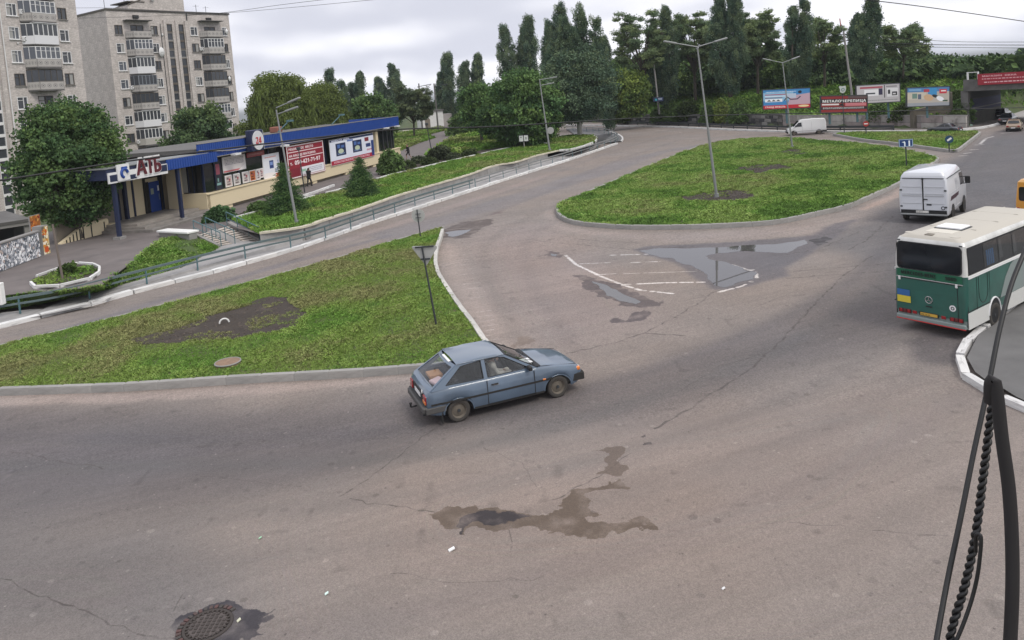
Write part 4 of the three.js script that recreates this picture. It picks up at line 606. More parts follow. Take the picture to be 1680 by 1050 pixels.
function grass(label, poly, yf, density, size, colours, seed, herbs = 0.12, minY) {
  let x0 = 1e9, x1 = -1e9, z0 = 1e9, z1 = -1e9; for (const [x, z] of poly) { x0 = Math.min(x0, x); x1 = Math.max(x1, x); z0 = Math.min(z0, z); z1 = Math.max(z1, z); }
  const r = rng(seed), n = Math.round((x1 - x0) * (z1 - z0) * density), A = [], B = [];
  for (let i = 0; i < n; i++) {
    const x = lerp(x0, x1, r()), z = lerp(z0, z1, r()); if (!inside(poly, x, z) || (minY !== undefined && T(x, z) < minY)) continue;
    const bare = (M.soils || []).some((s) => inside(s, x, z)); if (bare && (r() > 0.3 || fbm(x * 0.9 + 5, z * 0.9, 3) < 0.53)) continue;
    const m = fbm(x * 0.3 + seed, z * 0.3, 5), q = fbm(x * 1.1, z * 1.1 + seed, 4), c = colours[clamp(Math.floor((m * 2.3 - 0.65 + 0.7 * (q - 0.5) + 0.36 * (r() - 0.5)) * colours.length), 0, colours.length - 1)];
    (r() < herbs * (q > 0.5 ? 2 : 0.4) ? B : A).push([x, yf(x, z), z, size * (0.55 + 0.7 * r()) * (0.35 + 1.3 * q) * (bare ? 0.7 : 1), c]);
  }
  for (const [geo, list, k] of [[TUFT, A, 1], [HERB, B, 0.72]]) {
    if (!list.length) continue;
    const m = new THREE.InstancedMesh(geo, LEAF.white, list.length); list.forEach(([x, y, z, s, c], i) => { dummy.position.set(x, y + (k < 1 ? s * 0.5 : -0.01), z); dummy.rotation.set((r() - 0.5) * 0.5, r() * 6.283, (r() - 0.5) * 0.5); dummy.scale.set(s * k, s * k, s * k); dummy.updateMatrix(); m.setMatrixAt(i, dummy.matrix); const v = 0.75 + 0.7 * r(); m.setColorAt(i, tint.setRGB(c[0] * v, c[1] * v, c[2] * v)); });
    m.name = numbered(k < 1 ? 'weeds' : 'grass'); m.castShadow = m.receiveShadow = true; scene.add(m); tag(m, (k < 1 ? 'broad leaved weeds among ' : '') + label, k < 1 ? 'weeds' : 'grass', null, 'stuff');
  }
}
const GC = { deep: [0.09, 0.165, 0.036], lush: [0.125, 0.23, 0.044], green: [0.175, 0.255, 0.058], olive: [0.2, 0.235, 0.082], straw: [0.215, 0.22, 0.092], bright: [0.2, 0.285, 0.078] };
grass('short patchy grass on the near traffic island', inset(nearIsland, 0.17), () => 0.18, 620, 0.07, [GC.lush, GC.bright, GC.green, GC.green, GC.olive, GC.olive, GC.straw], 3, 0.2);
grass('thick green grass on the round central island', inset(roundIsland, 0.1), () => 0.17, 210, 0.125, [GC.deep, GC.lush, GC.lush, GC.bright, GC.green, GC.bright, GC.bright, GC.olive], 5, 0.12);
grass('grass on the small far triangular island', inset(farIsland, 0.25), () => 0.19, 90, 0.13, [GC.lush, GC.green, GC.bright, GC.olive], 7);
grass('grass on the lawn strip above the retaining wall', M.lawn, (x, z) => TY(z) + 0.03, 90, 0.16, [GC.lush, GC.lush, GC.green, GC.olive], 9);
grass('rough grass on the park lawn beyond the shop', M.lawn2, (x, z) => TY(z) + 0.03, 26, 0.4, [GC.lush, GC.green, GC.olive], 11, 0.4);
grass('grass on the lawn beside the path past the shop', M.lawn3, (x, z) => TY(z) + 0.03, 26, 0.32, [GC.lush, GC.green, GC.olive], 13, 0.2);
grass('grass under the whitewashed poplar', islet, (x, z) => TY(z) + 0.05, 40, 0.2, [GC.lush, GC.green, GC.olive], 15, 0.1);
{
  const [pe, ft] = M.bank, poly = [...ft, ...[...pe].reverse()];
  grass('lush tall grass on the bank between the plaza and the guardrail', poly, (x, z) => { let best = [9e9, 0]; for (let i = 0; i + 1 < pe.length; i++) for (let k = 0; k <= 6; k++) { const ax = lerp(pe[i][0], pe[i + 1][0], k / 6), az = lerp(pe[i][1], pe[i + 1][1], k / 6), bx_ = lerp(ft[i][0], ft[i + 1][0], k / 6), bz = lerp(ft[i][1], ft[i + 1][1], k / 6), l2 = (bx_ - ax) ** 2 + (bz - az) ** 2, t = clamp(((x - ax) * (bx_ - ax) + (z - az) * (bz - az)) / l2), d = (ax + t * (bx_ - ax) - x) ** 2 + (az + t * (bz - az) - z) ** 2; if (d < best[0]) best = [d, lerp(TY(az), 0.17, t)]; } return best[1]; }, 220, 0.14, [GC.deep, GC.lush, GC.bright, GC.lush], 17, 0.25);
  // hill slope behind the walls
  const P = (d, s) => [wallB.x + wallN.x * d + wallDir.x * s, wallB.z + wallN.z * d + wallDir.z * s];
  grass('rough grass and weeds on the slope above the wall', [P(0.8, -6), P(26, -6), P(26, 90), P(0.8, 90)], (x, z) => T(x, z), 14, 0.4, [GC.lush, GC.lush, GC.green, GC.deep], 19, 0.45, 0.5);
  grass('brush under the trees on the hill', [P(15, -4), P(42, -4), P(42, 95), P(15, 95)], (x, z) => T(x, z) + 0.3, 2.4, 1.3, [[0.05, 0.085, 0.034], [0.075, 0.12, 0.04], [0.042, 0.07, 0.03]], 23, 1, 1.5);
}

{
  // clods on the bare soil (islands)
  const r = rng(71), list = [];
  for (const s of M.soils) { let x0 = 1e9, x1 = -1e9, z0 = 1e9, z1 = -1e9; for (const [x, z] of s) { x0 = Math.min(x0, x); x1 = Math.max(x1, x); z0 = Math.min(z0, z); z1 = Math.max(z1, z); } const n = (x1 - x0) * (z1 - z0) * 45; for (let i = 0; i < n; i++) { const x = lerp(x0, x1, r()), z = lerp(z0, z1, r()); if (inside(s, x, z)) list.push([x, z]); } }
  const g = new THREE.IcosahedronGeometry(1, 0), p = g.attributes.position; for (let i = 0; i < p.count; i++) { const k = 0.7 + 0.6 * hash((p.getX(i) * 99) | 0, (p.getY(i) * 99 + p.getZ(i) * 57) | 0); p.setXYZ(i, p.getX(i) * k, p.getY(i) * k * 0.6, p.getZ(i) * k); } g.computeVertexNormals();
  const m = new THREE.InstancedMesh(g, new THREE.MeshStandardMaterial({ color: 0xffffff, roughness: 1 }), list.length); list.forEach(([x, z], i) => { const s = 0.015 + 0.05 * r() * r(); dummy.position.set(x, 0.192, z); dummy.rotation.set(0, r() * 6, 0); dummy.scale.set(s, s, s); dummy.updateMatrix(); m.setMatrixAt(i, dummy.matrix); const k = 0.6 + 0.9 * r(); m.setColorAt(i, tint.setRGB(0.068 * k, 0.054 * k, 0.044 * k)); }); m.name = 'soil_clods'; m.castShadow = m.receiveShadow = true; scene.add(m); tag(m, 'clods of dark earth on the bare patches of the traffic islands', 'clods', null, 'stuff');
}

grass('weeds in the oval bed on the plaza', lineT([[56, 464], [82, 451], [112, 443], [150, 438], [160, 446], [138, 459], [100, 469], [70, 472]]), (x, z) => TY(z) + 0.05, 60, 0.13, [GC.deep, GC.lush, GC.green], 41, 0.5);
// ---------------------------------------------------------------- apartment blocks
const brick = (() => { const t = dataTex(512, 512, (i, j) => { const row = Math.floor(j / 16), x = i + (row % 2) * 24, cell = hash(Math.floor(x / 48) % 11 + row * 13, row), mortar = (j % 16 < 2 || x % 48 < 2) ? 0.82 : 1, n = 0.96 + 0.08 * (tfbm(i / 128, j / 128, 4, 4) - 0.5) * 2, k = mortar * n * (0.92 + 0.16 * cell) * (0.95 + 0.1 * hash(i, j)); return [0.79 * k, 0.76 * k, 0.74 * k]; }); t.repeat.set(1 / 2.6, 1 / 2.6); return t; })();
const wallMat = texMat(brick, 0.92);
M.glassLite = new THREE.MeshPhysicalMaterial({ color: new THREE.Color(0.10, 0.11, 0.13), roughness: 0.1, ior: 1.5 });
const panelTex = canvasTex(256, 96, (g, w, h) => { g.fillStyle = '#aeaaa6'; g.fillRect(0, 0, w, h); g.strokeStyle = '#7b7878'; g.lineWidth = 4; g.strokeRect(3, 3, w - 6, h - 6); for (let i = 0; i < 4; i++) { const x = 32 + 64 * i, y = 48; g.beginPath(); g.arc(x, y, 21, 0, 7); g.stroke(); g.beginPath(); for (let k = 0; k < 4; k++) { g.moveTo(x, y); g.lineTo(x + 19 * Math.cos(k * 1.571 + 0.785), y + 19 * Math.sin(k * 1.571 + 0.785)); } g.stroke(); g.fillStyle = '#605e60'; g.beginPath(); g.arc(x, y, 7, 0, 7); g.fill(); } });
const panelMat = texMat(panelTex, 0.9);
const whiteSheet = mat([0.70, 0.70, 0.72], 0.5), greySheet = mat([0.42, 0.40, 0.37], 0.8), fadedBlue = mat([0.20, 0.22, 0.25], 0.7);
const winFrame = {}, winGlass = {};
function windowUnit(parent, x, y, w, h, style) {   // style: 0 white two-leaf, 1 dark wooden, 2 white with curtain
  const o = new THREE.Group(); o.name = 'window'; o.position.set(x, y, 0); parent.add(o); const fm = style === 1 ? M.darkFrame : M.whiteFrame, mull = style === 1 ? 0 : w * 0.1;
  mesh('pane', bx(w - 0.06, h - 0.06, 0.02, 0, 0, -0.10), style === 2 ? M.glassLite : M.glassWin, o);
  mesh('frame', merge([frameGeo(w, h, 0.09, 0.1, 0, 0, -0.05), bx(0.075, h - 0.18, 0.09, mull, 0, -0.05), bx(w * 0.45, 0.05, 0.08, -w * 0.2, h * 0.2, -0.05)]), fm, o);
  mesh('sill', bx(w + 0.16, 0.07, 0.22, 0, -h / 2 - 0.035, 0.06), style === 1 ? M.concrete : M.whiteFrame, o);
  if (hash((x * 31) | 0, (y * 17) | 0) > 0.5) mesh('curtain', bx(w * 0.34, h - 0.2, 0.012, w * (hash((y * 7) | 0, 3) > 0.5 ? 0.25 : -0.25), 0, -0.083), M.curtain, o);
  return o;
}
// a wall with real openings: x0..x1 by y0..y1, holes [x, y, w, h]
function wallWithHoles(x0, x1, y0, y1, holes, th) {
  const g = plate([[x0, y0], [x1, y0], [x1, y1], [x0, y1]], holes.map(([x, y, w, h]) => [[x - w / 2, y - h / 2], [x + w / 2, y - h / 2], [x + w / 2, y + h / 2], [x - w / 2, y + h / 2]]), th, (a, b, c) => V(a, b, c - th));
  return metreUV(g);
}
// a loggia: slab, parapet and one of several kinds of glazing. kind: 0 open, 1 white glazing, 2 white glazing and white sheet parapet, 3 dark old glazing
function balcony(parent, x0, x1, yFloor, kind, r, depth = 1.15, roof = false) {
  const o = new THREE.Group(); o.name = 'balcony'; o.position.set((x0 + x1) / 2, yFloor, 0); parent.add(o); const w = x1 - x0, ph = 1.02, sl = 0.75;   // the left end is canted
  const outline = [[-w / 2, 0], [w / 2, 0], [w / 2, depth], [-w / 2 + sl, depth]];
  const slab = sheet(outline, 0), P = (i) => outline[i];
  mesh('slab', plate(outline, [], 0.16, (a, b, c) => V(a, c - 0.16, b)), M.concreteDark, o);
  const pm = kind === 2 ? whiteSheet : kind === 4 ? greySheet : panelMat;
  const front = bx(w - sl, ph, 0.08, sl / 2, ph / 2, depth - 0.03); mesh('parapet', front, pm, o);
  const ca = V(-w / 2, 0, 0.02), cb = V(-w / 2 + sl, 0, depth - 0.03), len = ca.distanceTo(cb), side = bx(len, ph, 0.07); side.rotateY(Math.atan2(-(cb.z - ca.z), cb.x - ca.x)); side.translate((ca.x + cb.x) / 2, ph / 2, (ca.z + cb.z) / 2); mesh('parapet', side, pm, o);
  mesh('parapet', bx(0.07, ph, depth - 0.1, w / 2 - 0.04, ph / 2, depth / 2 - 0.06), pm, o);
  if (kind) {
    const fm = kind === 3 ? M.darkFrame : kind === 5 ? fadedBlue : M.whiteFrame, gh = 1.5, n = kind === 3 ? 4 : 5, parts = [bx(w - sl, 0.08, 0.07, sl / 2, ph + gh, depth - 0.03), bx(w - sl, 0.08, 0.08, sl / 2, ph + 0.04, depth - 0.028)];
    for (let i = 0; i <= n; i++) parts.push(bx(kind === 3 ? 0.06 : 0.11, gh, 0.07, -w / 2 + sl + (w - sl) * i / n, ph + gh / 2, depth - 0.031));
    if (kind === 1) parts.push(bx(w - sl, 0.05, 0.06, sl / 2, ph + gh * 0.66, depth - 0.03));
    const s2 = bx(len, 0.08, 0.06); s2.rotateY(Math.atan2(-(cb.z - ca.z), cb.x - ca.x)); parts.push(s2.translate((ca.x + cb.x) / 2, ph + gh + 0.001, (ca.z + cb.z) / 2), bx(0.08, gh, 0.06, -w / 2 + sl * 0.45, ph + gh / 2, depth * 0.45));
    mesh('glazing_frame', merge(parts), fm, o);
    const sg = bx(len, gh, 0.015); sg.rotateY(Math.atan2(-(cb.z - ca.z), cb.x - ca.x)); sg.translate((ca.x + cb.x) / 2, ph + gh / 2, (ca.z + cb.z) / 2);
    mesh('pane', merge([bx(w - sl, gh, 0.015, sl / 2, ph + gh / 2, depth - 0.05), sg, bx(0.015, gh, depth - 0.1, w / 2 - 0.04, ph + gh / 2, depth / 2 - 0.06)]), kind === 1 && r() > 0.5 ? M.glassLite : M.glassWin, o);
    if (kind === 2 || r() > 0.75) mesh('awning', bx(w - sl + 0.2, 0.06, 0.5, sl / 2, ph + gh + 0.12, depth - 0.1), kind === 2 ? whiteSheet : M.concreteDark, o);
    if (r() > 0.35) mesh('curtain', bx((w - sl) * 0.3, gh - 0.3, 0.02, sl / 2 + (r() - 0.5) * w * 0.4, ph + gh / 2 - 0.1, depth - 0.085), M.curtain, o);
  } else { mesh('rail', merge([bx(w - sl, 0.05, 0.06, sl / 2, ph + 0.12, depth - 0.03), bx(0.05, 0.14, 0.05, w / 2 - 0.1, ph + 0.06, depth - 0.03), bx(0.05, 0.14, 0.05, -w / 2 + sl + 0.1, ph + 0.06, depth - 0.03)]), M.steelDark, o); }
  if (roof) mesh('canopy', bx(w + 0.5, 0.12, depth + 0.3, 0.1, 2.75, depth / 2 - 0.05), M.concreteDark, o);
  return o;
}
function airUnit(parent, x, y) { const o = mesh('air_conditioner', rbx(0.85, 0.6, 0.34, 0.04, x, y, 0.24), M.whiteFrame, parent); const f = mesh('fan_grille', new THREE.TorusGeometry(0.2, 0.035, 6, 18).translate(x - 0.1, y, 0.415), M.steelDark, o); return o; }
function dish(parent, x, y, r0) { const g = new THREE.SphereGeometry(r0 * 1.4, 16, 8, 0, 6.283, 0, 0.75).rotateX(Math.PI / 2).rotateY(0.5).translate(x, y, -r0 * 0.5), o = mesh('satellite_dish', g, M.whiteFrame, parent); mesh('bracket', bar(V(x, y, 0), V(x + 0.2, y - 0.1, r0 + 0.4), 0.02), M.steelDark, o); return o; }
{
  // the middle block
  const p1 = V(-61.9, -3.2, -119.7), p2 = V(-49.6, -3.2, -137.6), u = p2.clone().sub(p1).normalize();
  const b = thing('apartment_building', 'nine storey pale brick apartment block with gable wall, behind the shop', 'building', V(p1.x, 0, p1.z), facing(u)); const r = rng(4);
  const Wd = 21.9, Y0 = -3.2, Y1 = 24.9, rows = [...Array(9)].map((_, k) => 21.9 - 2.86 * k), s0 = 0.9;
  const cols = [[2.6 - s0, 1.3, 1.5], [8.5 - s0, 1.2, 1.5], [15.65 - s0, 1.35, 1.5], [21.6 - s0, 0.95, 1.5]];
  const holes = []; rows.forEach((y, k) => { cols.forEach(([x, w, h]) => holes.push([x, y, w, h])); holes.push([5.6 - s0, y - 0.2, 2.2, 2.0], [18.7 - s0, y - 0.2, 2.2, 2.0]); });
  const strips = [11.2 - s0, 13.3 - s0]; for (const x of strips) holes.push([x, (23 + Y0 + 3) / 2, 1.05, 23 - Y0 - 3]);
  mesh('wall', wallWithHoles(0, Wd, Y0, Y1, holes, 0.35), wallMat, b);
  mesh('wall', metreUV(bx(0.34, Y1 - Y0, 14, 0.17, (Y0 + Y1) / 2, -7.36)), wallMat, b); mesh('wall', metreUV(bx(0.34, Y1 - Y0, 14, Wd - 0.17, (Y0 + Y1) / 2, -7.36)), wallMat, b); mesh('wall', metreUV(bx(Wd, Y1 - Y0, 0.3, Wd / 2, (Y0 + Y1) / 2, -14.5)), wallMat, b);
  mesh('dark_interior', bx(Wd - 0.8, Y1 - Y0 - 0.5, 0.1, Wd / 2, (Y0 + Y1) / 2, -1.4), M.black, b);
  const rf = mesh('roof', bx(Wd + 0.2, 0.3, 14.9, Wd / 2, Y1 + 0.15, -7.3), M.concreteDark, b);
  mesh('cornice', merge([bx(Wd + 0.24, 0.16, 0.14, Wd / 2, Y1 + 0.08, 0.08), bx(0.14, 0.16, 14.8, -0.07, Y1 + 0.079, -7.3)]), M.darkFrame, b);
  // lift house with its stepped side
  mesh('lift_house', metreUV(plate([[3.6, Y1 + 0.3], [13.4, Y1 + 0.3], [13.4, Y1 + 5.2], [9.2, Y1 + 5.2], [8.4, Y1 + 3.6], [6.4, Y1 + 2.1], [3.6, Y1 + 0.9]], [], 5, (a, q, c) => V(a, q, c - 5.02))), wallMat, b);
  mesh('coping', merge([bx(2.9, 0.12, 5.2, 5, Y1 + 1.55, -2.5).rotateZ(0), bar(V(6.3, Y1 + 2.15, 0), V(8.4, Y1 + 3.65, 0), 0.1), bar(V(3.6, Y1 + 0.95, 0), V(6.4, Y1 + 2.15, 0), 0.1), bar(V(8.4, Y1 + 3.65, 0), V(9.2, Y1 + 5.25, 0), 0.1)]).translate(0, 0.02, 0), M.darkFrame, b);
  rows.forEach((y, k) => { cols.forEach(([x, w, h], i) => windowUnit(b, x, y, w, h, [1, 0, 0, 1, 2, 1, 2, 0, 1][(k * 2 + i * 5) % 9])); windowUnit(b, 5.6 - s0, y - 0.2, 2.2, 2.0, 1); windowUnit(b, 18.7 - s0, y - 0.2, 2.2, 2.0, 1); });
  const kL = [0, 1, 2, 5, 3, 2, 4, 3, 0], kR = [0, 1, 3, 3, 3, 1, 1, 3, 0]; rows.forEach((y, k) => { if (k > 7) return; balcony(b, 3.55 - s0, 7.3 - s0, y - 1.28, kL[k], r, 1.15, k === 0); balcony(b, 16.65 - s0, 20.45 - s0, y - 1.28 + 0.25, kR[k], r, 1.15, k === 0); });
  for (const x of strips) { for (let y = 23; y > Y0 + 3; y -= 1.43) mesh('stair_window', merge([frameGeo(1.05, 1.43, 0.1, 0.12, x, y - 0.715, -0.1), bx(1.05, 0.28, 0.11, x, y - 1.3, -0.1)]), r() > 0.3 ? M.darkFrame : M.concrete, b); mesh('stair_glass', bx(1.0, 23 - Y0 - 3.1, 0.03, x, (23 + Y0 + 3) / 2, -0.16), M.glassWin, b); mesh('pilaster', metreUV(bx(0.5, 23.6 - Y0, 0.28, x - 0.85, (23.6 + Y0) / 2, 0.12)), wallMat, b); }
  mesh('pilaster', metreUV(bx(0.6, 23.6 - Y0, 0.28, strips[1] + 0.95, (23.6 + Y0) / 2, 0.121)), wallMat, b);
  mesh('drain_pipe', merge([bar(V(14.5 - s0, Y0, 0.1), V(14.5 - s0, Y1, 0.1), 0.09), bar(V(9.6 - s0, Y0, 0.08), V(9.6 - s0, 23, 0.08), 0.05)]), M.steelDark, b);
  airUnit(b, 3.75 - s0, rows[3] - 0.6); airUnit(b, 3.8 - s0, rows[6] - 0.7); airUnit(b, 16.7 - s0, rows[1] - 0.2); dish(b, 8.75 - s0, rows[1] - 0.7, 0.85); dish(b, 9.7 - s0, rows[0] - 0.7, 0.25); dish(b, 21.7 - s0, rows[0], 0.5); dish(b, 21.3 - s0, rows[3] + 0.2, 0.5); dish(b, 8.4 - s0, Y1 + 2.2, 0.55);
  for (const [x, z, h] of [[5.5 - s0, 0, 0.9], [18.6 - s0, 0, 0.9]]) mesh('vent', bx(0.9, 0.5, 0.4, x, 24.0, 0.15), M.black, b);
  for (const [x, h] of [[1.5, 4], [4.8, 4.5], [17.6, 2], [19.5, 1.8]]) mesh('antenna', merge([bar(V(x, Y1, -3), V(x, Y1 + h, -3), 0.04), bar(V(x - 0.6, Y1 + h - 0.3, -3), V(x + 0.6, Y1 + h - 0.2, -3), 0.02)]), M.steelDark, b);
}
{
  // the left block
  const p1 = V(-60.3, 0, -92.9), u = V(2.6, 0, -8.7).normalize();
  const b = thing('apartment_building', 'left apartment block of pale brick, cut off by the picture edge', 'building', p1, facing(u)); const r = rng(9);
  const X0 = -12, X1 = 10.7, Y0 = -3.4, Y1 = 28, rows = [...Array(10)].map((_, k) => 25.05 - 2.85 * k);
  const cols = [[1.1, 1.45, 1.55], [8.35, 1.45, 1.55]], holes = []; rows.forEach((y) => { cols.forEach(([x, w, h]) => holes.push([x, y, w, h])); holes.push([4.4, y - 0.2, 2.2, 2.0]); });
  holes.push([-2.3, 12.2, 1.3, 29.6]);
  mesh('wall', wallWithHoles(X0, X1, Y0, Y1, holes, 0.35), wallMat, b);
  mesh('wall', metreUV(bx(0.34, Y1 - Y0, 12, X1 - 0.17, (Y0 + Y1) / 2, -6.36)), wallMat, b); mesh('roof', bx(X1 - X0 + 0.2, 0.3, 12.6, (X0 + X1) / 2, Y1 + 0.15, -6.2), M.concreteDark, b);
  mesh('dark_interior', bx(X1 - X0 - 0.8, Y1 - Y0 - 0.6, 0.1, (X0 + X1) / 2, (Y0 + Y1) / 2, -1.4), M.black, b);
  rows.forEach((y, k) => { cols.forEach(([x, w, h], i) => windowUnit(b, x, y, w, h, [1, 0, 2, 0, 0, 1, 2][(k * 3 + i * 2) % 7])); windowUnit(b, 4.4, y - 0.2, 2.2, 2.0, k % 2 ? 1 : 0); });
  const kinds = [3, 1, 2, 1, 3, 0, 1, 3, 1, 0]; rows.forEach((y, k) => { if (k < 9) balcony(b, 2.05, 6.3, y - 1.35, kinds[k], r); });
  for (let y = 26.9; y > -2; y -= 1.425) mesh('stair_window', merge([frameGeo(1.3, 1.42, 0.1, 0.12, -2.3, y - 0.71, -0.1), bx(1.3, 0.26, 0.11, -2.3, y - 1.28, -0.1)]), M.whiteFrame, b);
  mesh('stair_glass', bx(1.24, 29.4, 0.03, -2.3, 12.2, -0.16), M.glassWin, b); mesh('pilaster', metreUV(bx(0.55, Y1 - Y0, 0.3, -1.25, (Y0 + Y1) / 2, 0.13)), wallMat, b);
  mesh('drain_pipe', bar(V(-0.55, Y0, 0.1), V(-0.55, Y1, 0.1), 0.08), M.whiteFrame, b);
  airUnit(b, 2.45, rows[1] - 0.2); airUnit(b, 2.4, rows[2] - 0.7); dish(b, 1.3, rows[2] - 1.25, 0.18); dish(b, 2.3, rows[4] + 0.6, 0.15);
}
// small white building far behind
{
  const p = at(706, 200, 166), k = FOCAL / 166, o = thing('white_shed', 'small plain white building far behind the parked cars', 'building', V(p.x, 0.8, p.z), 0.35), h = 26 / k; o.scale.set(1.25, 1, 1.25);
  mesh('wall', metreUV(bx(3.9, h, 3.4, 0, h / 2, 0)), M.whiteWash, o); mesh('roof', bx(4.3, 0.25, 3.8, 0, h + 0.12, 0), M.concreteDark, o); mesh('wall', metreUV(bx(1.6, h - 0.8, 2.4, 2.75, h / 2 - 0.4, 0.2)), texMat(speckle([0.4, 0.37, 0.36], 2, 0.1, 0.1), 0.9), o); mesh('door', bx(0.9, 1.9, 0.06, -0.9, 0.95, 1.73), M.greyWall, o);
}

// ---------------------------------------------------------------- the shop
const SHOP_L = 33, shopTurn = facing(SU);
const droid = await new FontLoader().loadAsync('fonts/droid/droid_sans_bold.typeface.json');
const bold = (s, size, x, y, z, depth = 0.05) => { const g = new TextGeometry(s, { font: droid, size, depth, curveSegments: 4, bevelEnabled: false }); return g.translate(x, y, z); };
{
  const b = thing('shop', 'long single storey shop with blue fascia, dark glass front and cream walls', 'shop', V(S0.x, 0, S0.z), shopTurn);
  const base = 0.85, sill = 2.15, head = 4.72, top = 5.72;   // local: x along the front, z outwards
  const corr = (() => { const t = dataTex(64, 8, (i) => { const k = 0.88 + 0.12 * Math.sin(i / 64 * 6.283 * 8); return [0.105 * k, 0.25 * k, 0.535 * k]; }); t.repeat.set(1 / 1.6, 1); return t; })();
  M.fascia = texMat(corr, 0.5);
  const ribs = (x0, x1, y0, y1, z) => { const L = [bx(x1 - x0, y1 - y0, 0.08, (x0 + x1) / 2, (y0 + y1) / 2, z)]; for (let x = x0 + 0.12; x < x1; x += 0.24) L.push(bx(0.09, y1 - y0 - 0.06, 0.03, x, (y0 + y1) / 2, z + 0.052)); return merge(L); };
  const fasciaBlue = mat([0.016, 0.062, 0.29], 0.5);
  mesh('fascia', ribs(-1.2, SHOP_L + 0.4, head, top, 0.62), fasciaBlue, b);
  mesh('fascia', bx(0.08, top - head, 6, SHOP_L + 0.44, (head + top) / 2, -2.4), fasciaBlue, b);
  mesh('fascia_trim', merge([bx(SHOP_L + 1.7, 0.06, 0.14, SHOP_L / 2 - 0.4, top + 0.03, 0.62), bx(SHOP_L + 1.6, 0.05, 0.12, SHOP_L / 2 - 0.4, head - 0.025, 0.62)]), M.concrete, b);
  mesh('roof', bx(SHOP_L + 1.4, 0.25, 9, SHOP_L / 2 - 0.35, head + 0.55, -4.1), M.concreteDark, b);
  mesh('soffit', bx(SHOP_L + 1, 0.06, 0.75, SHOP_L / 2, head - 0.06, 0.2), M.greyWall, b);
  // sill wall in its bays, with a recess below it
  mesh('sill_wall', metreUV(bx(SHOP_L + 1.2, sill - base - 0.25, 0.36, SHOP_L / 2 - 0.3 + 0.6, (sill + base + 0.25) / 2, 0.16)), M.cream, b);
  mesh('sill_wall', metreUV(bx(0.36, sill - base + 0.25, 2.6, -0.18, (sill + base) / 2, -0.96)), M.cream, b);
  mesh('plinth', metreUV(bx(SHOP_L, 1.0, 0.3, SHOP_L / 2 + 0.1, 0.6, -0.2)), texMat(speckle([0.33, 0.29, 0.22], 2, 0.3, 0.15), 0.95), b);
  for (const x of [2.2, 8.4, 14.6, 20.8, 27]) mesh('sill_bracket', bx(0.7, 0.4, 0.3, x, base + 0.14, 0.12), M.cream, b);
  mesh('ledge', bx(SHOP_L + 1.3, 0.07, 0.5, SHOP_L / 2 + 0.3, sill + 0.035, 0.17), M.cream, b);
  // glazing
  const ends = [0, 4.1, 8.2, 12.6, 13.4, 17.4, 20.6, 21.6, 24.8, 28.6, 29.2, 30.3, 31.4, 32.4, 33];
  for (let i = 0; i + 1 < ends.length; i++) { const w = ends[i + 1] - ends[i]; mesh('glass_pane', bx(w - 0.05, head - sill - 0.05, 0.03, (ends[i] + ends[i + 1]) / 2, (head + sill) / 2, -0.05), M.glassDark, b); }
  for (const x of ends) mesh('mullion', bx(x > 28 || x === 12.6 || x === 13.4 ? 0.14 : 0.07, head - sill, 0.12, x, (head + sill) / 2, -0.03), x > 28 ? M.steelDark : M.navy, b);
  mesh('pillar', metreUV(bx(0.55, head - sill + 0.02, 0.4, 28.2, (head + sill) / 2, 0.06)), M.cream, b);
  mesh('glass_pane', bx(0.03, head - sill, 2.2, -0.05, (head + sill) / 2, -1.2), M.glassDark, b); for (const z of [-0.05, -0.8, -1.2, -2.2]) mesh('mullion', bx(0.1, head - sill, 0.09, -0.03, (head + sill) / 2, z), M.navy, b); mesh('glass_pane', bx(0.02, head - sill - 0.4, 0.7, -0.09, (head + sill) / 2, -1.65), M.curtain, b);
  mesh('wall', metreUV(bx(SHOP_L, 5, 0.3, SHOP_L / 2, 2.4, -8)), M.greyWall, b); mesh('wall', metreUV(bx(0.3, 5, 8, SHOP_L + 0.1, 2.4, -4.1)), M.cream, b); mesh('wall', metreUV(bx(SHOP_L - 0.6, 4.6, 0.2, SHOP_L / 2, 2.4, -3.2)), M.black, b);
  // porch: canopy, pillars, recessed wall with the door
  const pf = 0.45, cx0 = -9.5, cx1 = -0.4;
  mesh('canopy', bx(cx1 - cx0, 0.62, 4.4, (cx0 + cx1) / 2, 4.72, -1.45), M.navy, b);
  mesh('canopy_roof', bx(cx1 - cx0 + 0.2, 0.05, 4.5, (cx0 + cx1) / 2, 5.06, -1.45), M.galv, b);
  mesh('fascia', ribs(-4.5, 0.6, 4.36, 5.04, 0.77), fasciaBlue, b);
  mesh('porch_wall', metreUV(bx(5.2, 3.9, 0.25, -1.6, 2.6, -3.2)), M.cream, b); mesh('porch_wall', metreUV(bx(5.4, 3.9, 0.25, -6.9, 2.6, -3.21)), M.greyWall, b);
  mesh('pillar', metreUV(bx(0.9, 3.6, 0.8, -0.25, 2.7, -2.1)), M.cream, b);
  for (const [x, w] of [[-4.1, 0.22], [-3.3, 0.14], [-0.55, 0.16], [-4.6, 0.12]]) mesh('dark_strip', bx(w, 3.6, 0.06, x, 2.65, -3.04), M.navy, b);
  const d = mesh('door', merge([bx(1.0, 2.15, 0.07, -1.35, 2.32, -3.02)]), M.blue, b); mesh('door_frame', merge([bx(1.5, 0.16, 0.14, -1.55, 3.75, -3.0), bx(0.12, 2.6, 0.14, -2.26, 2.45, -3.0), bx(0.12, 2.6, 0.14, -0.8, 2.45, -3.0)]), M.black, d); mesh('notice', bx(0.26, 0.4, 0.02, -1.6, 2.75, -2.97), mat([0.3, 0.36, 0.3]), d); mesh('notice', bx(0.14, 0.36, 0.02, -1.0, 2.9, -2.97), M.white, d); mesh('handle', bar(V(-1.0, 2.1, -2.95), V(-1.0, 2.5, -2.95), 0.02), M.galv, d);
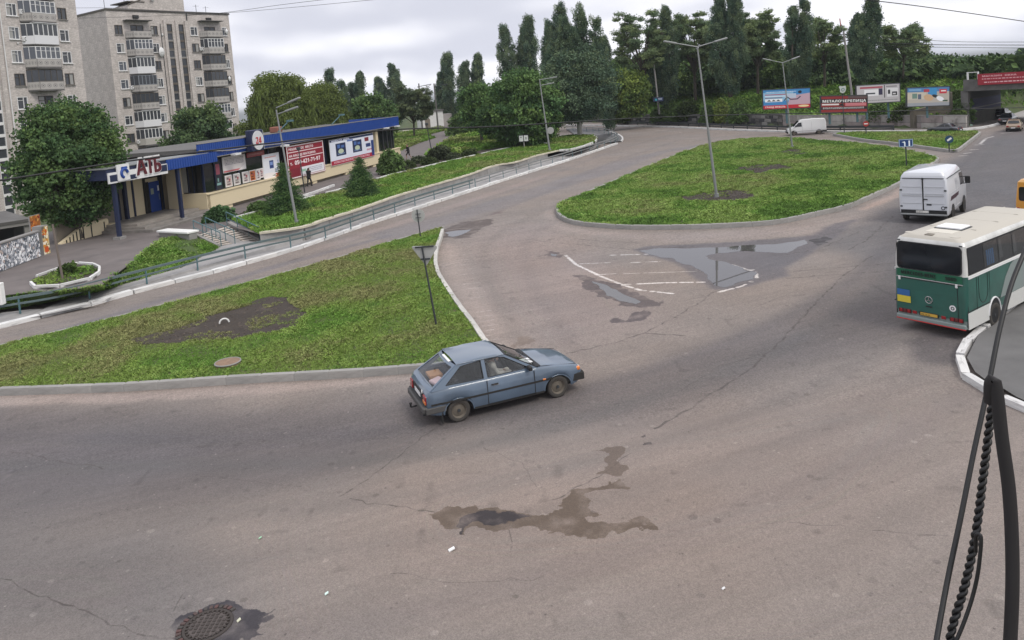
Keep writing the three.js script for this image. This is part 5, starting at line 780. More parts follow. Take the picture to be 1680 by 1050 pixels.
  mesh('side_glass', bx(0.3, 2.3, 0.05, -2.02, 2.3, -3.01), M.glassDark, b);
  for (const [x, z, y0] of [[-3.3, 0.55, 0.95], [-8.7, 0.45, 0.85], [-4.5, -2.6, 1.2]]) { const post = mesh('post', bx(0.2, 4.4 - y0, 0.2, x, (4.4 + y0) / 2, z), M.navy, b); mesh('post_base', bx(0.5, 0.16, 0.5, x, y0 + 0.08, z), M.concrete, post); }
  // the sign over the porch
  const sign = new THREE.Group(); sign.name = 'shop_sign'; b.add(sign);
  mesh('backing', bx(4.9, 0.62, 0.1, -7.0, 4.5, 0.82), M.whiteFrame, sign);
  mesh('backing_inset', merge([bx(0.7, 0.38, 0.02, -9.02, 4.48, 0.88), bx(0.75, 0.4, 0.02, -4.98, 4.56, 0.88), bx(0.9, 0.26, 0.02, -7.75, 4.38, 0.88)]), M.navy, sign);
  mesh('emblem', bx(0.95, 0.95, 0.09, -8.35, 4.74, 0.90), M.whiteFrame, sign); mesh('emblem_mark', merge([new THREE.TorusGeometry(0.24, 0.09, 6, 16, 4.4).translate(-8.32, 4.68, 0.96), bx(0.45, 0.12, 0.05, -8.3, 5.0, 0.96)]), fasciaBlue, sign);
  const letters = (size, grow) => { const list = [['А', -7.32], ['Т', -6.52], ['Б', -5.92]].map(([c, x]) => bold(c, size, x - grow, 4.4 - grow * 0.8, 0, 0.05)); return merge(list); };
  mesh('letter_edge', letters(1.12, 0.07).translate(0, 0, 0.875), M.whiteFrame, sign); mesh('letters', letters(0.98, 0).translate(0, 0, 0.9), mat([0.1, 0.008, 0.016], 0.5), sign);
  // lamps under the fascia, lights on the roof
  for (const x of [2.6, 9.2, 29.3, 32.2]) mesh('flood_lamp', merge([bx(0.7, 0.14, 0.4, x, head - 0.05, 0.95), bar(V(x, head - 0.05, 0.66), V(x, head - 0.05, 0.9), 0.03)]), M.whiteFrame, b);
  for (const x of [11.2, 20.6]) { const l = mesh('roof_light', merge([bar(V(x, top, -0.8), V(x + 0.7, top + 0.75, -0.2), 0.05), bx(0.6, 0.16, 0.35, x + 0.9, top + 0.85, -0.1)]), M.teal, b); }
  mesh('roof_box', rbx(0.8, 0.5, 0.8, 0.1, 11.6, top + 0.2, -1.2), mat([0.25, 0.1, 0.07], 0.8), b);
  mesh('cable_tray', tube([V(-1.2, 5.28, 0.75), V(2, 5.0, 0.78), V(5, 4.98, 0.78), V(9, 4.86, 0.76), V(14, 4.82, 0.74), V(20, 4.8, 0.72)], 0.045, 40, 6), M.concrete, b);
  // steps up to the porch
  const st = thing('porch_steps', 'three long stone steps up to the shop porch', 'steps', V(S0.x, 0, S0.z), shopTurn);
  for (let k = 0; k < 3; k++) mesh('step', metreUV(rbx(6.6 - k * 0.35, 0.24, 4.3 - k * 0.7, 0.02, -3.55 + k * 0.02, 0.9 + k * 0.155, -0.95 - k * 0.35)), texMat(speckle([0.21 + 0.03 * k, 0.195 + 0.025 * k, 0.18 + 0.02 * k], 1.5, 0.35, 0.2), 0.95), st);
}
// posters on the shop front
const poster = (name, label, u0, u1, y0, y1, out, draw, w = 256, h = 192, cat = 'poster', frame = null) => {
  const o = thing(name, label, cat, V(S0.x, 0, S0.z), shopTurn), x = (u0 + u1) / 2, y = (y0 + y1) / 2;
  mesh('board', bx(u1 - u0, y1 - y0, 0.05, x, y, out), frame ?? M.whiteFrame, o);
  const g = new THREE.PlaneGeometry(u1 - u0 - 0.06, y1 - y0 - 0.06).translate(x, y, out + 0.028); mesh('print', g, texMat(canvasTex(w, h, draw), 0.6), o); return o;
};
const scrib = (g, x, y, w, h, n, col) => { g.fillStyle = col; for (let i = 0; i < n; i++) { let q = x; const yy = y + h * i / n; while (q < x + w) { const l = 4 + 14 * hash((q * 7) | 0, (yy * 3) | 0); g.fillRect(q, yy, Math.min(l, x + w - q), h / n * 0.6); q += l + 4; } } };
const txt = (g, s, x, y, size, col, bold_ = true, align = 'left', stretch = 0) => { g.font = (bold_ ? 'bold ' : '') + size + 'px sans-serif'; g.fillStyle = col; g.textAlign = align; g.textBaseline = 'alphabetic'; stretch ? g.fillText(s, x, y, stretch) : g.fillText(s, x, y); };
poster('poster', 'large red and white telephone number poster on the shop front behind the lamp pole', 10.15, 16.35, 1.75, 4.55, 0.42, (g, w, h) => {
  g.fillStyle = '#8e1f30'; g.fillRect(0, 0, w, h); g.strokeStyle = '#e9e4e4'; g.lineWidth = 12; g.strokeRect(4, 4, w - 8, h - 8);
  txt(g, 'РЕКЛАМНОЕ  МЕСТО', 24, 48, 34, '#f2eeee', true, 'left', 470); g.fillStyle = '#e9dede'; g.fillRect(14, 62, w - 28, 8); txt(g, 'НА ФАСАДЕ МАГАЗИНА', 24, 112, 32, '#f2eeee', true, 'left', 470); g.fillStyle = '#e9dede'; g.fillRect(14, 124, w - 28, 8); txt(g, '050-421-71-97', 90, 192, 56, '#f6f2f2', true, 'left', 400); txt(g, 'т.', 30, 190, 44, '#f2eeee');
  g.fillStyle = '#e3e3e8'; g.fillRect(160, 226, w - 176, h - 240); g.fillStyle = '#9cc2ab'; g.fillRect(176, 250, 60, 24); scrib(g, 270, 244, 200, 50, 3, '#a9a9b6'); g.fillStyle = '#7c1b2b'; g.fillRect(12, 226, 148, h - 238);
}, 512, 320, 'poster', M.red);
poster('poster', 'large white poster with blue bottle pictures and a red foot, right of the red one', 17.5, 26.9, 2.0, 4.4, 0.42, (g, w, h) => {
  g.fillStyle = '#dde1ee'; g.fillRect(0, 0, w, h); g.fillStyle = '#a5203a'; g.fillRect(0, h - 52, w, 52); g.fillStyle = '#1c2a52'; g.fillRect(0, 0, w, 26); txt(g, 'НОВОСТИ  МИРА', 20, 24, 24, '#eef', true, 'left', 220);
  for (const x of [60, 250]) { g.fillStyle = '#16224a'; g.fillRect(x, 52, 110, 150); g.fillStyle = '#4a6aa8'; g.fillRect(x + 18, 66, 30, 44); g.fillRect(x + 60, 80, 34, 30); g.fillStyle = '#bcc8b0'; g.beginPath(); g.arc(x + 55, 150, 30, 0, 7); g.fill(); scrib(g, x + 16, 170, 80, 20, 2, '#8ba3c8'); }
  g.fillStyle = '#7a2030'; g.fillRect(400, 40, 50, 50); g.fillStyle = '#2a3a70'; g.fillRect(410, 120, 60, 46); txt(g, '-50%', 408, 214, 34, '#b02040'); scrib(g, 30, h - 40, 420, 28, 2, '#e7c6cc'); g.fillStyle = '#5f78b4'; g.fillRect(190, 30, 70, 20); g.fillStyle = '#243a78'; g.fillRect(478, 90, 34, 200);
}, 512, 300);
poster('poster', 'pale notice with grey lines in the left shop window, over the row of small sheets', 2.2, 5.0, 3.35, 4.5, 0.02, (g, w, h) => { g.fillStyle = '#d9d3d3'; g.fillRect(0, 0, w, h); scrib(g, 20, 20, w - 40, 90, 5, '#8d8890'); g.fillStyle = '#c9686c'; g.fillRect(0, h - 20, w, 20); g.fillStyle = '#e9e4e4'; g.beginPath(); g.moveTo(w, h - 70); g.lineTo(w, h); g.lineTo(w - 90, h); g.fill(); });
poster('poster', 'white window poster with a blue jar and an orange foot', 7.2, 9.6, 2.2, 4.15, 0.04, (g, w, h) => { g.fillStyle = '#e2e4ec'; g.fillRect(0, 0, w, h); g.fillStyle = '#d65a40'; g.fillRect(0, h - 34, w, 34); g.fillStyle = '#ece6e6'; g.beginPath(); g.ellipse(70, h - 20, 120, 30, 0, 0, 7); g.fill(); g.fillStyle = '#243c78'; g.fillRect(96, 60, 64, 74); g.fillStyle = '#7f97cf'; g.fillRect(106, 74, 44, 30); scrib(g, 30, 22, 180, 16, 1, '#d07a70'); g.strokeStyle = '#5c79c0'; g.lineWidth = 8; g.beginPath(); g.arc(150, 90, 84, -0.3, 1.2); g.stroke(); }, 256, 220);
[['white', 2.75, '#c9b9b4'], ['white', 3.75, '#c2bdba'], ['white', 4.85, '#c8c0be'], ['orange', 5.75, '#b8683a'], ['white', 6.55, '#c9c0c4'], ['white', 7.0, '#cdbcbc']].forEach(([c, u, col], i) => poster('price_sheet', ['first small sheet from the left in the shop window row, white with a red picture', 'second small sheet from the left in the shop window row, white', 'third small sheet from the left in the shop window row, white', 'the only orange small sheet in the shop window row', 'white small sheet right of the orange one in the shop window row', 'last narrow white small sheet of the row, beside the blue jar poster'][i], u - 0.55 * (i > 3 ? 0.6 : 0.75), u + (i > 3 ? 0.2 : 0.4), 2.3 + (i === 5 ? 0.1 : 0), 3.15, 0.0 + i * 0.004, (g, w, h) => { g.fillStyle = col; g.fillRect(0, 0, w, h); g.strokeStyle = '#eee'; g.lineWidth = 10; g.strokeRect(0, 0, w, h); g.fillStyle = i === 3 ? '#5c2a18' : '#6a5c60'; g.fillRect(24, 24, 40, 30); g.fillRect(30, 80, 60, 14); g.fillRect(24, 110, 70, 20); g.fillStyle = '#a04a50'; g.beginPath(); g.arc(80, 60, 18, 0, 7); g.fill(); }, 128, 150));
poster('window_banner', 'faded red strip high inside the dark shop window', 5.3, 7.6, 4.15, 4.5, 0.0, (g, w, h) => { g.fillStyle = '#8a4a4a'; g.fillRect(0, 0, w, h); scrib(g, 20, 16, w - 40, 20, 1, '#b08080'); }, 256, 48, 'banner', M.red);
poster('pillar_sign', 'tall narrow dark sign strip at the left end of the shop glass', 1.2, 1.9, 2.3, 4.4, 0.03, (g, w, h) => { g.fillStyle = '#20242e'; g.fillRect(0, 0, w, h); g.fillStyle = '#8a4656'; g.fillRect(10, 30, w - 20, 90); g.fillStyle = '#7fa6a2'; g.fillRect(8, 190, w - 16, 20); g.fillRect(20, 150, 14, 30); }, 64, 240, 'sign', M.navy);
{
  const o = thing('clock_sign', 'square white box sign reading 24 on the blue shop fascia', 'sign', V(S0.x, 0, S0.z), shopTurn);
  mesh('box', rbx(1.6, 1.6, 0.5, 0.08, 4.9, 5.45, 1.09), M.navy, o); mesh('box_side', bx(0.06, 1.45, 0.42, 5.71, 5.45, 1.09), M.whiteFrame, o);
  mesh('face', new THREE.CylinderGeometry(0.72, 0.72, 0.06, 32).rotateX(Math.PI / 2).translate(4.9, 5.45, 1.37), mat([0.62, 0.63, 0.65], 0.5), o);
  mesh('numeral', bold('24', 0.5, 4.52, 5.2, 1.39, 0.03), mat([0.45, 0.02, 0.03], 0.5), o);
}
// ---------------------------------------------------------------- plaza furniture: stage wall, podium, planter, ramp, stairs
{
  const a = GT(-60, 470), c = GT(68, 421), u = c.clone().sub(a).normalize(), len = a.distanceTo(c), o = thing('mosaic_wall', 'low wall covered with grey and white mosaic scraps at the left edge', 'wall', V(a.x, TY(a.z), a.z), facing(u)), hgt = 1.35;
  mesh('wall_body', bx(len, hgt, 0.25, len / 2, hgt / 2, -0.125), M.concreteDark, o);
  const mos = canvasTex(1024, 200, (g, w, h) => { g.fillStyle = '#6f747c'; g.fillRect(0, 0, w, h); const r = rng(3), cs = ['#e8e8ea', '#d9d9dc', '#94989f', '#555b64', '#444a52', '#cdced2', '#f2f2f2', '#a0a3a9', '#7c8189', '#b8a8a0']; for (let i = 0; i < 1300; i++) { const x = r() * w, y = r() * h, s = 5 + r() * 13; g.fillStyle = cs[(r() * cs.length) | 0]; g.beginPath(); for (let k = 0; k < 5; k++) { const t = k * 1.257 + r() * 0.6; g[k ? 'lineTo' : 'moveTo'](x + s * Math.cos(t) * (0.6 + 0.6 * r()), y + s * Math.sin(t)); } g.fill(); } });
  mesh('mosaic', new THREE.PlaneGeometry(len - 0.05, hgt - 0.08).translate(len / 2, hgt / 2, 0.004), texMat(mos, 0.8), o);
  mesh('coping', bx(len + 0.1, 0.07, 0.34, len / 2, hgt + 0.035, -0.12), M.concrete, o);
  const e = thing('painted_pier', 'short pier painted yellow and orange at the end of the mosaic wall', 'pier', V(c.x + u.x * 0.15, TY(c.z), c.z + u.z * 0.15), facing(u) - 0.1);
  mesh('pier_body', bx(0.55, 1.6, 0.5, 0.3, 0.8, -0.2), M.concrete, e); mesh('painting', new THREE.PlaneGeometry(0.5, 1.5).translate(0.3, 0.8, 0.056), texMat(canvasTex(64, 192, (g, w, h) => { const r = rng(8); g.fillStyle = '#c9b27a'; g.fillRect(0, 0, w, h); for (let i = 0; i < 60; i++) { g.fillStyle = ['#e8e0cc', '#d08830', '#c05820', '#8a7a50', '#f0e6c8', '#6a6458'][(r() * 6) | 0]; g.beginPath(); g.arc(r() * w, r() * h, 4 + r() * 9, 0, 7); g.fill(); } g.fillStyle = '#c4521e'; g.fillRect(10, 140, 40, 40); }), 0.8), e);
  // podium hall behind it
  const q0 = at(-70, 388, 52), q1 = at(49, 360, 55), bu = q1.clone().sub(q0).setY(0).normalize(), bl = Math.hypot(q1.x - q0.x, q1.z - q0.z), by = (q0.y + q1.y) / 2, v = thing('podium', 'low dark arcade with a pale beam under the left apartment block', 'building', V(q0.x, 0, q0.z), facing(bu));
  mesh('beam', bx(bl, 0.24, 0.5, bl / 2, by, 0.2), M.concrete, v); mesh('roof', bx(bl, 0.2, 9, bl / 2, by + 0.22, -4), M.concreteDark, v); for (const x of [bl - 0.25, bl - 2.6, bl - 4.4]) mesh('column', metreUV(bx(0.42, by + 3, 0.4, x, by / 2 - 1.6, 0.1)), M.concrete, v); mesh('back_wall', bx(bl, by + 3, 0.2, bl / 2, by / 2 - 1.5, -5), M.concreteDark, v); mesh('side_wall', bx(0.2, by + 3, 4.6, bl - 0.15, by / 2 - 1.5, -2.6), M.concreteDark, v); mesh('floor', bx(bl, 0.3, 5, bl / 2, -1.5, -2.4), M.concreteDark, v);
  const pn = at(57, 366, 42), mu = thing('mural_board', 'square board painted orange and red beneath the big leafy tree', 'mural', V(pn.x, 1, pn.z), facing(u)); const R2 = rng(12);
  mesh('board', bx(1.0, 0.9, 0.06, 0, pn.y - 1, 0), M.concrete, mu); mesh('painting', new THREE.PlaneGeometry(0.95, 0.85).translate(0, pn.y - 1, 0.034), texMat(canvasTex(96, 80, (g, w, h) => { g.fillStyle = '#a8672e'; g.fillRect(0, 0, w, h); for (let i = 0; i < 40; i++) { g.fillStyle = ['#c8742c', '#8a3a20', '#d8a860', '#6a4a30', '#b03a28'][(R2() * 5) | 0]; g.beginPath(); g.arc(R2() * w, R2() * h, 3 + R2() * 8, 0, 7); g.fill(); } }), 0.8), mu); mesh('post', merge([bar(V(-0.4, 0, -0.06), V(-0.4, pn.y - 1.4, -0.06), 0.04), bar(V(0.4, 0, -0.06), V(0.4, pn.y - 1.4, -0.06), 0.04)]), M.steelDark, mu);
}
{
  // stone planter and cream ramp wall left of the steps
  const a = GT(114, 388), c = GT(228, 352), u = c.clone().sub(a).normalize(), len = a.distanceTo(c), o = thing('planter_wall', 'dark rubble stone planter wall with a white rail, left of the shop steps', 'wall', V(a.x, TY(a.z), a.z), facing(u));
  mesh('core', bx(len, 1.1, 0.4, len / 2, 0.55, -0.25), M.concreteDark, o);
  const r = rng(61), tones = [[0.05, 0.05, 0.055], [0.08, 0.078, 0.08], [0.035, 0.035, 0.04], [0.11, 0.105, 0.1]].map((c2) => texMat(speckle(c2, 0.7, 0.4, 0.3), 0.95));
  for (let y = 0.02, row = 0; y < 1.05; y += 0.2, row++) for (let x = 0.02 + (row % 2) * 0.1; x < len - 0.1;) { const w = 0.2 + 0.22 * r(), m = mesh('stone', stoneGeo[(r() * 3) | 0], tones[(r() * 4) | 0], o); m.scale.set(Math.min(w, len - x) - 0.02, 0.18 + 0.02 * r(), 0.14 + 0.06 * r()); m.position.set(x + w / 2, y + 0.1, -0.03 + 0.03 * r()); m.rotation.z = (r() - 0.5) * 0.12; x += w; }
  mesh('coping', bx(len + 0.05, 0.09, 0.5, len / 2, 1.15, -0.22), M.whiteWash, o); for (const x of [0.1, len * 0.36, len * 0.72, len - 0.1]) mesh('rail_post', bar(V(x, 0.3, 0.1), V(x, 1.7, 0.1), 0.03), x > len * 0.6 ? M.navy : M.whiteFrame, o); mesh('hand_rail', bar(V(0.1, 1.68, 0.1), V(len - 0.1, 1.68, 0.1), 0.035), M.whiteFrame, o);
  const p = GT(101, 401), q = GT(180, 381), q2 = GT(203, 362), w1 = thing('ramp_wall', 'low cream wall with black upright stripes beside the ramp to the shop', 'wall', V(p.x, TY(p.z), p.z), facing(q.clone().sub(p).normalize())), L = p.distanceTo(q);
  mesh('wall_body', metreUV(plate([[0, 0], [L, 0], [L, 0.72], [L * 0.78, 0.8], [L * 0.45, 0.75], [0, 0.06]], [], 0.28, (x, y, z) => V(x, y, z - 0.28))), M.cream, w1);
  mesh('coping', merge([bar(V(L * 0.45, 0.78, -0.14), V(L, 0.76, -0.14), 0.14), bx(0.7, 0.14, 0.7, L + 0.2, 0.45, -0.1)]), M.cream, w1);
  for (const x of [0.1, 0.17, 0.24, 0.31, 0.38, 0.45, 0.62, 0.9]) mesh('stripe', bx(0.07, Math.min(0.74, 0.75 * x / 0.45 + 0.02), 0.02, L * x, Math.min(0.74, 0.75 * x / 0.45 + 0.02) / 2, 0.012), M.black, w1);
}
{
  // stairs from the plaza down to the footway: two flights with a ramp between
  const o = thing('stairs', 'two flights of concrete stairs with a ramp between, down to the footway', 'stairs', V(0, 0, 0)), n = 9, [A, B] = stairTop, [C, D] = stairBot;
  const P = (s, t, y) => { const a = A.clone().lerp(B, s), c = C.clone().lerp(D, s), p = a.lerp(c, t); p.y = y; return p; };
  const y = (t) => lerp(TY(A.z), 0.16, t), tread = texMat(speckle([0.5, 0.45, 0.4], 1.2, 0.2, 0.2), 0.93);
  const box8 = (s0, s1, t0, t1, y0, y1) => quadGeo([[P(s0, t1, y0), P(s1, t1, y0), P(s1, t1, y1), P(s0, t1, y1)], [P(s0, t1, y1), P(s1, t1, y1), P(s1, t0, y1), P(s0, t0, y1)], [P(s1, t1, y0), P(s1, t0, y0), P(s1, t0, y1), P(s1, t1, y1)], [P(s0, t0, y0), P(s0, t1, y0), P(s0, t1, y1), P(s0, t0, y1)]]);
  for (const [s0, s1] of [[0.03, 0.36], [0.64, 0.97]]) for (let k = 0; k < n; k++) { const t0 = k / n, t1 = (k + 1) / n, yy = y((k + 0.5) / n); mesh('riser', metreUV(box8(s0, s1, t0, t1 - 0.012, -0.1, yy - 0.035)), M.concreteDark, o); mesh('step', metreUV(box8(s0 + 0.004, s1 - 0.004, t0 + 0.006, t1 + 0.004, yy - 0.034, yy + 0.012)), tread, o); }
  mesh('ramp', metreUV(quadGeo([[P(0.36, 1, 0.17), P(0.64, 1, 0.17), P(0.64, 0, y(0) + 0.01), P(0.36, 0, y(0) + 0.01)]])), M.concrete, o);
  const cheek = (s0, s1) => mesh('cheek_wall', metreUV(quadGeo([[P(s0, 1, 0.3), P(s1, 1, 0.3), P(s1, 0, y(0) + 0.2), P(s0, 0, y(0) + 0.2)], [P(s1, 1, 0), P(s1, 0, 0), P(s1, 0, y(0) + 0.2), P(s1, 1, 0.3)], [P(s0, 0, 0), P(s0, 1, 0), P(s0, 1, 0.3), P(s0, 0, y(0) + 0.2)], [P(s0, 1, 0), P(s1, 1, 0), P(s1, 1, 0.3), P(s0, 1, 0.3)]])), M.concrete, o);
  cheek(-0.06, 0.02); cheek(0.98, 1.1);
  for (const [s, L] of [[0.02, 1], [0.36, 1], [0.98, 1]]) { const parts = []; for (const t of [0, 0.34, 0.68, 1]) parts.push(bar(P(s, t, y(t)), P(s, t, y(t) + 0.85), 0.025)); parts.push(bar(P(s, 0, y(0) + 0.85), P(s, 1, y(1) + 0.85), 0.03), bar(P(s, 0, y(0) + 0.45), P(s, 1, y(1) + 0.45), 0.02)); mesh('hand_rail', merge(parts), M.teal, o); }
  const sl = GT(262, 388), sm = GT(313, 391), wl = thing('white_bench_wall', 'bright white topped low wall at the head of the grass bank by the stairs', 'wall', V(sl.x, TY(sl.z) - 0.1, sl.z), facing(sm.clone().sub(sl).normalize())), L2 = sl.distanceTo(sm);
  mesh('slab', rbx(L2, 0.12, 0.75, 0.03, L2 / 2, 0.42, -0.2), M.whiteWash, wl); mesh('wall_body', metreUV(bx(L2 - 0.1, 0.4, 0.5, L2 / 2, 0.2, -0.2)), M.concrete, wl);
}
// retaining wall with its pale coping
{
  const o = thing('retaining_wall', 'concrete retaining wall with a cream coping between lawn and footway', 'wall', V(0, 0, 0)), c0 = resample(wallTopW, 2.4);
  for (let i = 0; i + 1 < c0.length; i++) { const a = c0[i], b = c0[i + 1]; const s = [[lerp(a[0], b[0], 0.006), lerp(a[1], b[1], 0.006)], [lerp(a[0], b[0], 0.994), lerp(a[1], b[1], 0.994)]]; mesh('panel', metreUV(wallAlong(s, -0.05, (x, z) => TY(z) + 0.02, 0.22)), i % 3 ? M.concrete : greys[1], o); }
  mesh('coping', metreUV(wallAlong(wallTopW, (x, z) => TY(z) + 0.021, (x, z) => TY(z) + 0.13, 0.34)), texMat(speckle([0.52, 0.48, 0.38], 1.5, 0.2, 0.12), 0.9), o);
  const kerbT = (pts, label, thin = 1, skip = 0.08) => { const g = thing('border_kerb', label, 'kerb', V(0, 0, 0)), q = resample(pts, 1.3), r = rng(pts.length + 5); for (let i = 0; i + 1 < q.length; i++) { if (r() < skip) continue; const [ax, az] = q[i], [bx_, bz] = q[i + 1], m = mesh('kerb_stone', stoneGeo[i % 3], whites[i % 3], g), l = Math.hypot(bx_ - ax, bz - az); m.scale.set(l - 0.03, 0.24 * (thin < 1 ? 0.8 : 1), 0.16 * thin); m.position.set((ax + bx_) / 2, TY((az + bz) / 2) + 0.06, (az + bz) / 2); m.rotation.y = Math.atan2(-(bz - az), bx_ - ax); } };
  kerbT(lawnBack, 'long white kerb between the shop lawn and the flower bed'); kerbT(islet.slice(0, 9), 'pale kerb around the grass at the whitewashed poplar'); kerbT(lineT([[318, 371], [380, 361]]), 'white kerb at the head of the stairs');
  kerbT(lineT([[720, 246], [760, 239], [824, 231]]), 'pale border of the park lawn beyond the shrub bed'); kerbT(lineT([[499, 328], [520, 322], [562, 306]]).slice(0, 3).map(([x, z]) => [x - 0.8, z - 1.3]), 'broken white kerb stones in front of the shop path');
  const ring = [[50, 466], [54, 459], [80, 448], [110, 440], [130, 434], [150, 435], [163, 440], [166, 446], [158, 456], [140, 463], [110, 470], [80, 475], [58, 474]], rr = lineT([...ring, ring[0]]); kerbT(rr, 'oval ring of white and red kerb stones around a small plaza bed', 0.65, 0.16); struct('flower_bed', slope(lineT(ring), 0.05), M.soil);
  kerbT(lineT([[165, 458], [190, 442]]), 'single pale kerb run beside the oval bed');
  const white = mesh('gate_post', rbx(0.28, 0.9, 0.28, 0.04), M.whiteWash); const gp = GT(1, 494); white.position.set(gp.x, TY(gp.z) + 0.3, gp.z); tag(white, 'stub white post at the very left edge of the plaza', 'post');
}
// ---------------------------------------------------------------- street lamps and poles; each leans as its pole does in the photograph
function heightAt(foot, y) { let lo = 0, hi = 45; const q = new THREE.Vector3(); for (let i = 0; i < 40; i++) { const m = (lo + hi) / 2; q.set(foot.x, foot.y + m, foot.z).sub(V(0, CAM_Y, 0)); const z = q.dot(fwd), a = q.dot(rgt) / z, b = q.dot(upv) / z, py = PY - FOCAL * (a * sR + b * cR); py > y ? lo = m : hi = m; } return lo; }
// the top of a leaning pole: same distance as the foot
const poleTop = (foot, x, y) => { const p = at(x, y, -foot.z); return V(p.x - foot.x, p.y - foot.y, 0); };
function lampHead(p, dir, len = 0.75) { const d = dir.clone().normalize(), g = rbx(len, 0.12, 0.26, 0.05).applyQuaternion(new THREE.Quaternion().setFromUnitVectors(V(1, 0, 0), d)); return g.translate(p.x + d.x * len * 0.4, p.y + d.y * len * 0.4, p.z + d.z * len * 0.4); }
function streetLamp(label, foot, top, arms, r0, group) {
  const o = thing('street_lamp', label, 'street lamp', foot, 0, group), t = poleTop(foot, ...top);
  mesh('pole', merge([bar(V(0, 0, 0), t.clone().multiplyScalar(0.45), r0, r0 * 0.85, 12), bar(t.clone().multiplyScalar(0.45), t, r0 * 0.68, r0 * 0.5, 12), cyl(r0 * 1.6, r0 * 1.5, 0.25, 0, 0, 0)]), M.galv, o);
  for (const [fx, fy, ax, ay] of arms) { const a = poleTop(foot, fx, fy), e = poleTop(foot, ax, ay), dir = e.clone().sub(a); mesh('arm', merge([bar(a, e, r0 * 0.42, r0 * 0.36)]), M.galv, o); mesh('lamp_head', lampHead(e, dir, 0.8), M.galv, o); }
  return o;
}
streetLamp('tall double arm street lamp standing on the round island near its soil patch', G(1176, 324, 0.17), [1144, 77], [[1144, 77, 1108, 71], [1144, 77, 1174, 68]], 0.092);
streetLamp('double arm street lamp at the back of the round island, before the panel van', G(1300, 243, 0.17), [1284, 103], [[1284, 103, 1264, 99], [1284, 103, 1300, 97]], 0.085);
streetLamp('street lamp with two short right arms before the broad lime tree', GT(902, 248), [885, 130], [[885, 131, 903, 128], [888, 140, 898, 138]], 0.105);
streetLamp('street lamp with two short right arms in front of the shop and thin spruce', GT(487, 368), [453, 180], [[453, 177, 474, 168], [456, 187, 470, 182]], 0.085);
function pole(name, label, foot, top, r, m = M.steelDark, cat = 'pole') { const o = thing(name, label, cat, foot), t = poleTop(foot, ...top); mesh('pole_shaft', bar(V(0, 0, 0), t, r, r * 0.75, 10), m, o); return [o, t]; }
pole('thin_pole', 'thin bare brown pole standing in the oval bed on the plaza', GT(103, 459), [86, 368], 0.055, mat([0.16, 0.13, 0.11], 0.8));
{ const [o, t] = pole('lamp_post', 'thin dark lamp post on the path by the shrub bed', GT(709, 252), [700, 205], 0.06); mesh('lantern', rbx(0.35, 0.3, 0.3, 0.05, t.x, t.y + 0.1, 0), M.steelDark, o); }
{ const [o, t] = pole('lamp_post', 'thin dark lamp post by the shop front behind the walking person', GT(500, 316), [490, 246], 0.05); mesh('lantern', rbx(0.3, 0.26, 0.26, 0.05, t.x, t.y + 0.1, 0), M.steelDark, o); }
{ const [o, t] = pole('concrete_pole', 'pale concrete pole left among the hill trees, above the road sign board', V(at(1080, 165, 118).x, 2, -118), [1073, 108], 0.16, M.concrete); mesh('cap', cyl(0.14, 0.1, 0.3, t.x, t.y, 0), M.concrete, o); }
{ const [o, t] = pole('concrete_pole', 'pale concrete pole right of the shield shaped board, cutting the hill trees', V(at(1398, 158, 92).x, 3.6, -92), [1384, 52], 0.14, M.concrete); mesh('cross_arm', merge([bx(1.6, 0.1, 0.1, t.x, t.y - 0.3, 0), bx(1.1, 0.1, 0.1, t.x, t.y - 1.1, 0), bar(V(t.x - 0.2, t.y, 0), V(t.x - 0.3, t.y + 1.0, 0), 0.05)]), M.steelDark, o); mesh('tip', bar(V(t.x - 0.3, t.y + 0.7, 0), V(t.x - 0.38, t.y + 1.6, 0), 0.06), mat([0.35, 0.06, 0.05], 0.6), o); }
for (const [x, y, fx, d, l] of [[687, 137, 692, 150, 'left of two railway contact poles far behind the birch'], [712, 137, 718, 142, 'right of two railway contact poles, in front of the small white building']]) {
  const f = V(at(fx, 200, d).x, 0.4, -d), [o, t] = pole('catenary_pole', l, f, [x, y], 0.17, M.concreteDark); mesh('bracket', merge([bar(V(t.x, t.y - 0.6, 0), V(t.x + 2.4, t.y - 0.3, 0), 0.06), bar(V(t.x, t.y - 1.8, 0), V(t.x + 2.4, t.y - 0.4, 0), 0.04)]), M.steelDark, o);
}
// ---------------------------------------------------------------- signs
function board(name, label, px, py, dist, wPx, hPx, gy, draw, opts = {}) {   // a board on its post(s), centred at a photograph point
  const p = at(px, py, dist), k = FOCAL / dist, w = wPx / k, h = hPx / k, o = thing(name, label, opts.cat ?? 'sign', V(p.x, gy, p.z), opts.turn ?? 0), y = p.y - gy;
  const body = new THREE.Group(); body.name = 'sign_board'; body.position.set(0, y, 0); body.rotation.z = opts.roll ?? 0; o.add(body);
  mesh('board', bx(w, h, opts.th ?? 0.06, 0, 0, 0), opts.back ?? M.steelDark, body);
  if (draw) mesh('print', new THREE.PlaneGeometry(w - 0.04, h - 0.04).translate(0, 0, (opts.th ?? 0.06) / 2 + 0.004), texMat(canvasTex(opts.cw ?? 512, opts.ch ?? 256, draw), 0.55), body);
  for (const x of opts.posts ?? [0]) mesh('post', bar(V(x * w, 0, -(opts.th ?? 0.06)), V(x * w, y - h / 2 + 0.1, -(opts.th ?? 0.06)), opts.pr ?? 0.05), opts.pm ?? M.steelDark, o);
  if (opts.frame) mesh('frame', frameGeo(w + 0.1, h + 0.1, 0.08, (opts.th ?? 0.06) + 0.05), opts.frame, body);
  return o;
}
